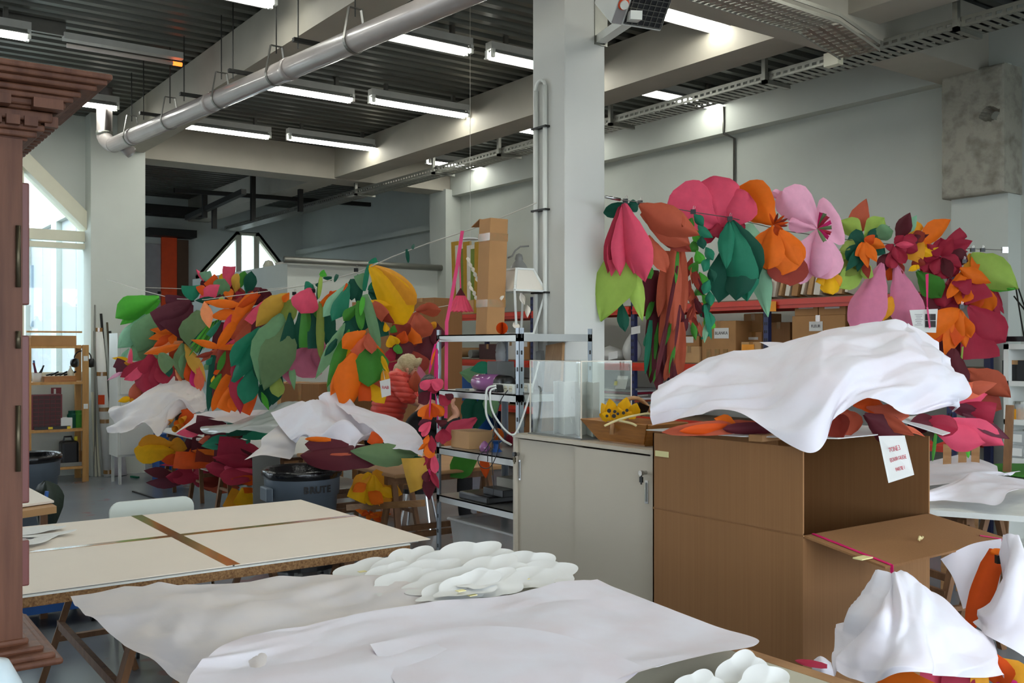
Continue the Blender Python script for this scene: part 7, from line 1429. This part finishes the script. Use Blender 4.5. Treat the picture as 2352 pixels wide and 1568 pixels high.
MB().box(a.x, b.x+.3, 12.2, 12.6, a.z, b.z).build('body', 'white_plastic', wc); MB().box(a.x+.03, b.x+.25, 12.185, 12.2, a.z+.03, PY(300, 915, 12.2).z).build('door', 'white_plastic', wc); MB().box(a.x+.03, b.x+.25, 12.185, 12.2, PY(300, 905, 12.2).z, b.z-.03).build('door', 'white_plastic', wc)
for x in (a.x+.02, b.x+.26):
    for y in (12.22, 12.55): MB().box(x, x+.03, y, y+.03, 0, a.z).build('leg', 'white_plastic', wc)
kbox('blue_crate', Vector((P(385, 1030, 11.9).x, P(385, 1030, 11.9).y, 0)), .28, .3, .6, 'blue_cart', 'blue crate behind the window end flower table', 'crate', tape=False)
MB().bar(PZ(305, 1128, .01), PZ(360, 1145, .01), .02, .01).build('floor_strip', 'dark_steel', label='thin dark strip lying on the floor near the trestle', cat='strip')
MB().bar(PZ(301, 1094, .01), PZ(318, 1096, .01), .03, .02).build('floor_scrap', 'paper_teal', label='small teal scrap lying on the floor', cat='scrap')
# ================================================================== right corner: bookshelf, back table
XB = P(2305, 790, 7.7); bk = thing('white_bookshelf', (XB.x+.3, XB.y-.2, 0), 'white open bookshelf with jars against the right pilaster', 'bookshelf')
bx0, by1 = XB.x, XB.y; bx1, by0 = bx0+.42, by1-1.1; zt = XB.z
MB().box(bx0, bx1, by1-.04, by1, 0, zt).box(bx0, bx1, by0, by0+.04, 0, zt).box(bx1-.01, bx1, by0, by1, 0, zt).build('side', 'white_plastic', bk)
shz = [P(2330, v, 7.7).z for v in (880, 968, 1055)]
for z in shz+[zt-.02, .1]: MB().box(bx0, bx1, by0, by1, z-.02, z+.02).build('shelf_board', 'white_plastic', bk)
MB().box(bx0, bx1, by0, by1, zt+.02, zt+.06).build('black_folder', 'black_plastic', label='flat black folders lying on the white bookshelf', cat='folder')
def jar(u, v, r, h, m_, lab, k): 
    x = bx0+.1; p = PX(u, v, x); b_ = Vector((x, p.y, shz[k]+.02)); t = thing('jar', b_, lab, 'jar'); MB().lathe(b_, [(0, 0), (r, 0), (r, h), (0, h)], 18).build('glass_body', m_, t); MB().lathe(b_+UP*h, [(r*.9, 0), (r*.9, .02), (0, .02)], 18).build('lid', 'tray_zinc', t)
jar(2336, 960, .05, .08, 'paper_amber', 'yellow labelled jar on the white bookshelf', 1); jar(2346, 935, .05, .12, 'clear_plastic', 'clear jar on the white bookshelf', 1)
kbox('clear_tub', Vector((bx0+.12, PX(2332, 1010, bx0+.05).y, shz[2]+.02)), .2, .16, .1, 'clear_plastic', 'clear plastic tub with a white label, lower one', 'tub', tape=False); kbox('clear_tub', Vector((bx0+.12, PX(2332, 1010, bx0+.05).y, shz[2]+.12)), .2, .17, .11, 'clear_plastic', 'clear plastic tub with a white label, upper one', 'tub', tape=False)
for v in (1006, 1038): MB().obox(PX(2335, v, bx0+.015), YA, UP, XA, .08, .06, .003).build('tub_label', 'paper_white', label='white lettered label on a clear tub', cat='label', group='labels on the clear tubs')
kbox('black_box', Vector((bx0+.15, PX(2338, 870, bx0+.1).y, shz[0]+.02)), .2, .2, .16, 'black_plastic', 'black box with brown tape on the top bookshelf level', 'box')
for i, (u, v0, v1) in enumerate(((2333, 770, 665), (2338, 770, 662), (2328, 770, 680), (2343, 765, 700))): MB().tube([Vector((bx0+.08+i*.07, by1-.12-i*.05, zt+.05)), P(u+1, v1, 8.0)], .006, 6).build('metal_rod', 'dark_steel', label='thin dark rod standing on the white bookshelf', cat='rod', group='rods on the bookshelf')
# back table with tissue
zt2 = .78
rt = thing('back_table', PZ(2240, 1160, zt2), 'white work table with tissue sheets behind the carton', 'table')
MB().prism([PZ(2100, 1168, zt2), PZ(2420, 1190, zt2), PZ(2450, 1075, zt2), PZ(2140, 1072, zt2)], (0, 0, -.03)).build('table_top', 'white_edge', rt)
MB().prism([PZ(2220, 1080, zt2+.01), PZ(2420, 1105, zt2+.01), PZ(2420, 1066, zt2+.01), PZ(2290, 1066, zt2+.01)], (0, 0, .006)).build('green_mat', 'paper_green', rt)
for i, (u, v) in enumerate(((2200, 1165), (2320, 1172))):
    q_ = PZ(u, v, zt2); trestle('trestle', q_.x+.15+.35*i, q_.y+.25-.1*i, Vector((.35, .94, 0)), .32, zt2-.03, .22, ['wooden trestle of the back table, half hidden by the carton', 'dark wooden trestle of the back table, toward the bookshelf'][i], 'trestles of the back table')
def rzt(rows): return [[PZ(u, v, zt2+z) for u, v, z in r] for r in rows]
sheet('tissue_sheet', rzt([[(2120, 1070, .03), (2210, 1052, .05), (2240, 1060, .05), (2290, 1080, .03)], [(2110, 1090, .03), (2200, 1085, .05), (2250, 1085, .05), (2300, 1095, .03)], [(2100, 1120, .02), (2180, 1120, .03), (2240, 1110, .03), (2345, 1092, .02)]]), 30, 20, .03, 4, 'tissue', 20, lay=True, label='pale tissue sheet at the back of the back table', **TS)
sheet('tissue_sheet', rzt([[(2120, 1140, .05), (2200, 1110, .07), (2250, 1098, .08), (2360, 1112, .05)], [(2110, 1150, .05), (2190, 1130, .06), (2260, 1122, .07), (2360, 1130, .05)], [(2100, 1160, .02), (2190, 1155, .03), (2290, 1168, .03), (2315, 1140, .05)]]), 34, 22, .03, 4, 'tissue', 21, lay=True, label='pale tissue sheet along the front of the back table', **TS)
bunch('paper_leaf_bunch', 'hanging leaves below the carton corner before the back table', 'paper leaves', 6.0, [
 (2160, 1000, 2150, 1020, 26, 'darkgreen'), (2230, 1010, 2170, 1010, 40, 'orange', dict(sh='p')), (2220, 1010, 2200, 1028, 24, 'deeporange'), (2220, 1005, 2245, 1020, 24, 'deeporange'), (2150, 990, 2142, 1060, 8, 'green', dict(sh='s')), (2222, 1015, 2224, 1052, 10, 'grass', dict(sh='s')), (2260, 990, 2282, 970, 14, 'orange', dict(sh='p')), (2330, 1148, 2352, 1142, 16, 'rust', dict(sh='q'))])
for i, u in enumerate((2170, 2205, 2235, 2300)): a = P(u, 1060, 6.6); MB().bar(Vector((a.x, a.y, 0)), P(u+(6 if i < 3 else 20), 1020 if i < 3 else 930, 6.7), .05, .02).build('upright_lath', ('pine', 'trestle_wood')[i > 2], label='pale lath standing behind the back table', cat='lath', group='laths behind the back table')
# ================================================================== people
mat('skin', (214, 158, 130), .55, var=.04, scale=20); mat('hair_blond', (206, 190, 150), .5, scale=40, stretch=(1, 1, 6), rgb2=(160, 140, 100), bump=.5, bscale=70)
mat('coat_coral', (222, 74, 62), .42, var=.06, scale=12, bump=.1, bscale=30); mat('cloth_black', (18, 19, 22), .8, var=.2); mat('jeans', (40, 44, 52), .8); mat('hair_dark', (30, 24, 20), .5, bump=.4, bscale=60)
RS = 1.12
def skinmesh(nodes, edges, root, sub=2):
    """continuous figure grown over a jointed skeleton: nodes = {name: (point, radius)}"""
    names = list(nodes); idx = {n: i for i, n in enumerate(names)}
    me = bpy.data.meshes.new('tmp'); me.from_pydata([nodes[n][0] for n in names], [(idx[a], idx[b]) for a, b in edges], []); me.update()
    o = bpy.data.objects.new('tmp', me); scene.collection.objects.link(o)
    o.modifiers.new('skin', 'SKIN'); s_ = o.modifiers.new('sub', 'SUBSURF'); s_.levels = s_.render_levels = sub
    for n in names:
        r = nodes[n][1]; r = tuple(q_*RS for q_ in r) if isinstance(r, tuple) else r*RS; sv = me.skin_vertices[0].data[idx[n]]; sv.radius = r if isinstance(r, tuple) else (r, r); sv.use_root = (n == root)
    dg = bpy.context.evaluated_depsgraph_get(); dg.update(); m2 = bpy.data.meshes.new_from_object(o.evaluated_get(dg))
    vs_ = [v.co.copy() for v in m2.vertices]; fs = [tuple(p.vertices) for p in m2.polygons]
    bpy.data.objects.remove(o); bpy.data.meshes.remove(me); bpy.data.meshes.remove(m2)
    return vs_, fs
def blob(c, rx, ry, rz, ax, nm, seed, amp, n=24, m=16, cut=None):
    rows = []; ax = ax.normalized(); sd_ = UP.cross(ax).normalized(); up_ = ax.cross(sd_)
    for i in range(m+1):
        t = math.pi*i/m; r = []
        for j in range(n+1):
            p = 2*math.pi*j/n; d = Vector((math.sin(t)*math.cos(p), math.sin(t)*math.sin(p), math.cos(t)))
            k = 1+amp*noise.noise(d*2.2+Vector((seed, 0, 0)))+amp*.4*noise.noise(d*6+Vector((0, seed, 0)))
            r.append(c+ax*d.x*rx*k+sd_*d.y*ry*k+up_*d.z*rz*k)
        rows.append(r)
    return rows
def hand_nodes(nd, ed, wrist, fwd, side, pref, s=1.0):
    fwd = fwd.normalized(); side = side.normalized(); dn = fwd.cross(side).normalized()
    palm = wrist+fwd*.05*s; nd[pref+'palm'] = (palm, (.034*s, .018*s)); ed.append((pref+'wrist', pref+'palm'))
    for k, (o, L) in enumerate(((-.026, .060), (-.009, .072), (.009, .068), (.026, .052))):
        a = palm+fwd*.035*s+side*o*s; b = a+fwd*L*.55*s+dn*.012*s; c = b+fwd*L*.4*s+dn*.03*s
        nd[f'{pref}f{k}a'] = (a, .0095*s); nd[f'{pref}f{k}b'] = (b, .0085*s); nd[f'{pref}f{k}c'] = (c, .007*s)
        ed += [(pref+'palm', f'{pref}f{k}a'), (f'{pref}f{k}a', f'{pref}f{k}b'), (f'{pref}f{k}b', f'{pref}f{k}c')]
    a = palm-side*.036*s-fwd*.005*s; b = a-side*.018*s+fwd*.035*s+dn*.01*s
    nd[pref+'ta'] = (a, .011*s); nd[pref+'tb'] = (b, .009*s); ed += [(pref+'palm', pref+'ta'), (pref+'ta', pref+'tb')]
def V3(u, v, d): return P(u, v, d)
dW = 9.4
pw = thing('person', (P(890, 1000, dW).x, P(890, 1000, dW).y, 0), 'person with short blond hair in a coral quilted jacket bending over flowers', 'person')
near = TOCAM*.16; far_ = -TOCAM*.16
def foot(b): return Vector((b.x, b.y, 0))
hip = V3(884, 988, dW)
nd = {'pelvis': (hip, (.15, .13)), 'waist': (V3(890, 950, dW), (.125, .12)), 'chest': (V3(904, 900, dW), (.15, .15)), 'upper': (V3(918, 868, dW), (.10, .12)), 'neck': (V3(930, 853, dW), .05), 'jaw': (V3(943, 853, dW), .052), 'head': (V3(941, 838, dW), .082), 'crown': (V3(938, 824, dW), .06), 'nose': (V3(958, 848, dW), .012), 'chin': (V3(952, 860, dW), .03)}
ed = [('pelvis', 'waist'), ('waist', 'chest'), ('chest', 'upper'), ('upper', 'neck'), ('neck', 'head'), ('head', 'crown'), ('head', 'jaw'), ('jaw', 'nose'), ('jaw', 'chin')]
for s_, o in (('n', near), ('f', far_)):
    nd[s_+'sh'] = (V3(914, 872, dW)+o*.95, .062); nd[s_+'el'] = (V3(938, 908, dW)+o*1.35, .045); nd[s_+'wrist'] = (V3(962, 926, dW)+o*.7, .028)
    ed += [('upper', s_+'sh'), (s_+'sh', s_+'el'), (s_+'el', s_+'wrist')]
    hand_nodes(nd, ed, nd[s_+'wrist'][0], RIGHT*1-UP*.25, TOCAM, s_)
    h0 = hip+o*.55; nd[s_+'thigh'] = (h0-UP*.08, .10); nd[s_+'knee'] = (Vector((h0.x, h0.y, .48))+RIGHT*.03, .065); nd[s_+'ank'] = (Vector((h0.x, h0.y, .09)), .042); nd[s_+'toe'] = (Vector((h0.x, h0.y, .04))+RIGHT*.18, .035)
    ed += [('pelvis', s_+'thigh'), (s_+'thigh', s_+'knee'), (s_+'knee', s_+'ank'), (s_+'ank', s_+'toe')]
v_, f_ = skinmesh(nd, ed, 'pelvis'); MB().add(v_, f_).build('body', 'skin', pw, smooth=True, fix=False)
# quilted jacket
nj = {'hem': (V3(880, 984, dW), (.205, .17)), 'low': (V3(886, 962, dW), (.175, .155)), 'waist': (V3(891, 940, dW), (.15, .145)), 'chest': (V3(902, 900, dW), (.19, .175)), 'upper': (V3(917, 868, dW), (.12, .14)), 'collar': (V3(927, 855, dW), (.068, .068))}
ej = [('hem', 'low'), ('low', 'waist'), ('waist', 'chest'), ('chest', 'upper'), ('upper', 'collar')]
for s_, o in (('n', near), ('f', far_)):
    nj[s_+'sh'] = (V3(914, 872, dW)+o*.98, .082); nj[s_+'el'] = (V3(940, 908, dW)+o*1.38, .068); nj[s_+'cuff'] = (V3(954, 920, dW)+o*.9, .05)
    ej += [('upper', s_+'sh'), (s_+'sh', s_+'el'), (s_+'el', s_+'cuff')]
v_, f_ = skinmesh(nj, ej, 'hem', 4)
mbj = MB().add(v_, f_); jo = mbj.build('quilted_jacket', 'coat_coral', pw, smooth=True, fix=True)
ctr_ = V3(900, 920, dW)-Vector(pw['wl'])
for v in jo.data.vertices:
    h = v.co.z*62+v.co.x*8; v.co += v.normal*(.016*abs(math.sin(h))**.7-.004)
nt_ = {'hip': (hip-UP*.02, (.155, .14))}; et = []
for s_, o in (('n', near), ('f', far_)):
    h0 = hip+o*.55; nt_[s_+'t'] = (h0-UP*.1, .115); nt_[s_+'k'] = (Vector((h0.x, h0.y, .48))+RIGHT*.03, .082); nt_[s_+'a'] = (Vector((h0.x, h0.y, .10)), .06); et += [('hip', s_+'t'), (s_+'t', s_+'k'), (s_+'k', s_+'a')]
v_, f_ = skinmesh(nt_, et, 'hip'); MB().add(v_, f_).build('trousers', 'cloth_black', pw, smooth=True, fix=False)
fwd_ = (RIGHT*.75-UP*.5).normalized()
mb = MB().grid(blob(V3(936, 836, dW), .104, .108, .099, RIGHT+UP*.1, TOCAM, 3.0, .13)); mb.grid(blob(V3(920, 848, dW), .068, .096, .073, RIGHT, TOCAM, 6.0, .14)); mb.grid(blob(V3(957, 834, dW)+TOCAM*.03, .036, .056, .068, RIGHT-UP, TOCAM, 8.0, .12))
mb.build('hair', 'hair_blond', pw, smooth=True, fix=False)
for o in (.055, -.055): MB().lathe(V3(954, 846, dW)+TOCAM*o*.8, [(0, -.006), (.008, -.003), (.008, .003), (0, .006)], 8, axis=RIGHT).build('eye', 'hair_dark', pw)
MB().grid(blob(V3(938, 848, dW)+TOCAM*.096, .014, .009, .024, RIGHT, TOCAM, 1, .1, 10, 8)).build('ear', 'skin', pw, smooth=True, fix=False)
MB().tube([V3(955, 856, dW)+TOCAM*.02, V3(957, 855.5, dW), V3(955, 856, dW)-TOCAM*.02], .005, 6).build('mouth', 'paper_brick', pw)
# second person, dark clothes, reaching behind the steel shelf
dB = 8.95
pb_ = thing('person', (P(975, 1000, dB).x, P(975, 1000, dB).y, 0), 'person in black clothes seated and reaching behind the flower string', 'person')
hip = V3(962, 1075, dB)
def dark(nodes_scale, withhand):
    nd = {'pelvis': (hip, (.16*nodes_scale, .15*nodes_scale)), 'waist': (V3(960, 1030, dB), .14*nodes_scale), 'chest': (V3(968, 975, dB), (.16*nodes_scale, .15*nodes_scale)), 'upper': (V3(980, 935, dB), (.11*nodes_scale, .12*nodes_scale))}
    ed = [('pelvis', 'waist'), ('waist', 'chest'), ('chest', 'upper')]
    for s_, o in (('n', near), ('f', far_)):
        nd[s_+'sh'] = (V3(982, 945, dB)+o*1.0, .065*nodes_scale); nd[s_+'el'] = (V3(1022, 985, dB)+o*1.1, .05*nodes_scale); nd[s_+'wrist'] = (V3(1050, 952, dB)+o*.6 if withhand else V3(1054, 958, dB)+o*.62, .03*nodes_scale)
        ed += [('upper', s_+'sh'), (s_+'sh', s_+'el'), (s_+'el', s_+'wrist')]
        h0 = hip+o*.55; kn = h0+RIGHT*.42+UP*.02; nd[s_+'thigh'] = (h0+RIGHT*.08, .1*nodes_scale); nd[s_+'knee'] = (kn, .07*nodes_scale); nd[s_+'ank'] = (Vector((kn.x, kn.y, .08)), .045*nodes_scale); nd[s_+'toe'] = (Vector((kn.x, kn.y, .04))+RIGHT*.15, .036*nodes_scale)
        ed += [('pelvis', s_+'thigh'), (s_+'thigh', s_+'knee'), (s_+'knee', s_+'ank'), (s_+'ank', s_+'toe')]
    return nd, ed
nd, ed = dark(.9, True)
nd['neck'] = (V3(990, 915, dB), .05); nd['head'] = (V3(996, 895, dB), .082); nd['jaw'] = (V3(1006, 902, dB), .05); ed += [('upper', 'neck'), ('neck', 'head'), ('head', 'jaw')]
for s_ in ('n', 'f'): hand_nodes(nd, ed, nd[s_+'wrist'][0], (UP*.9-RIGHT*.45), TOCAM, s_)
v_, f_ = skinmesh(nd, ed, 'pelvis'); MB().add(v_, f_).build('body', 'skin', pb_, smooth=True, fix=False)
nd, ed = dark(1.12, False); v_, f_ = skinmesh(nd, ed, 'pelvis'); MB().add(v_, f_).build('black_clothes', 'cloth_black', pb_, smooth=True, fix=False)
MB().grid(blob(V3(988, 893, dB), .112, .112, .123, RIGHT, TOCAM, 2, .2)).build('hair', 'hair_dark', pb_, smooth=True, fix=False)
st = thing('work_stool', (hip.x, hip.y, 0), 'dark stool under the person in black clothes', 'stool'); zz = hip.z-.17
MB().lathe((hip.x, hip.y, zz-.04), [(0, 0), (.19, 0), (.19, .04), (0, .04)], 20).build('seat', 'black_plastic', st)
for k in range(4): MB().tube([(hip.x+.12*math.cos(k*1.57), hip.y+.12*math.sin(k*1.57), zz-.03), (hip.x+.2*math.cos(k*1.57), hip.y+.2*math.sin(k*1.57), 0)], .012, 6).build('leg', 'chrome', st)
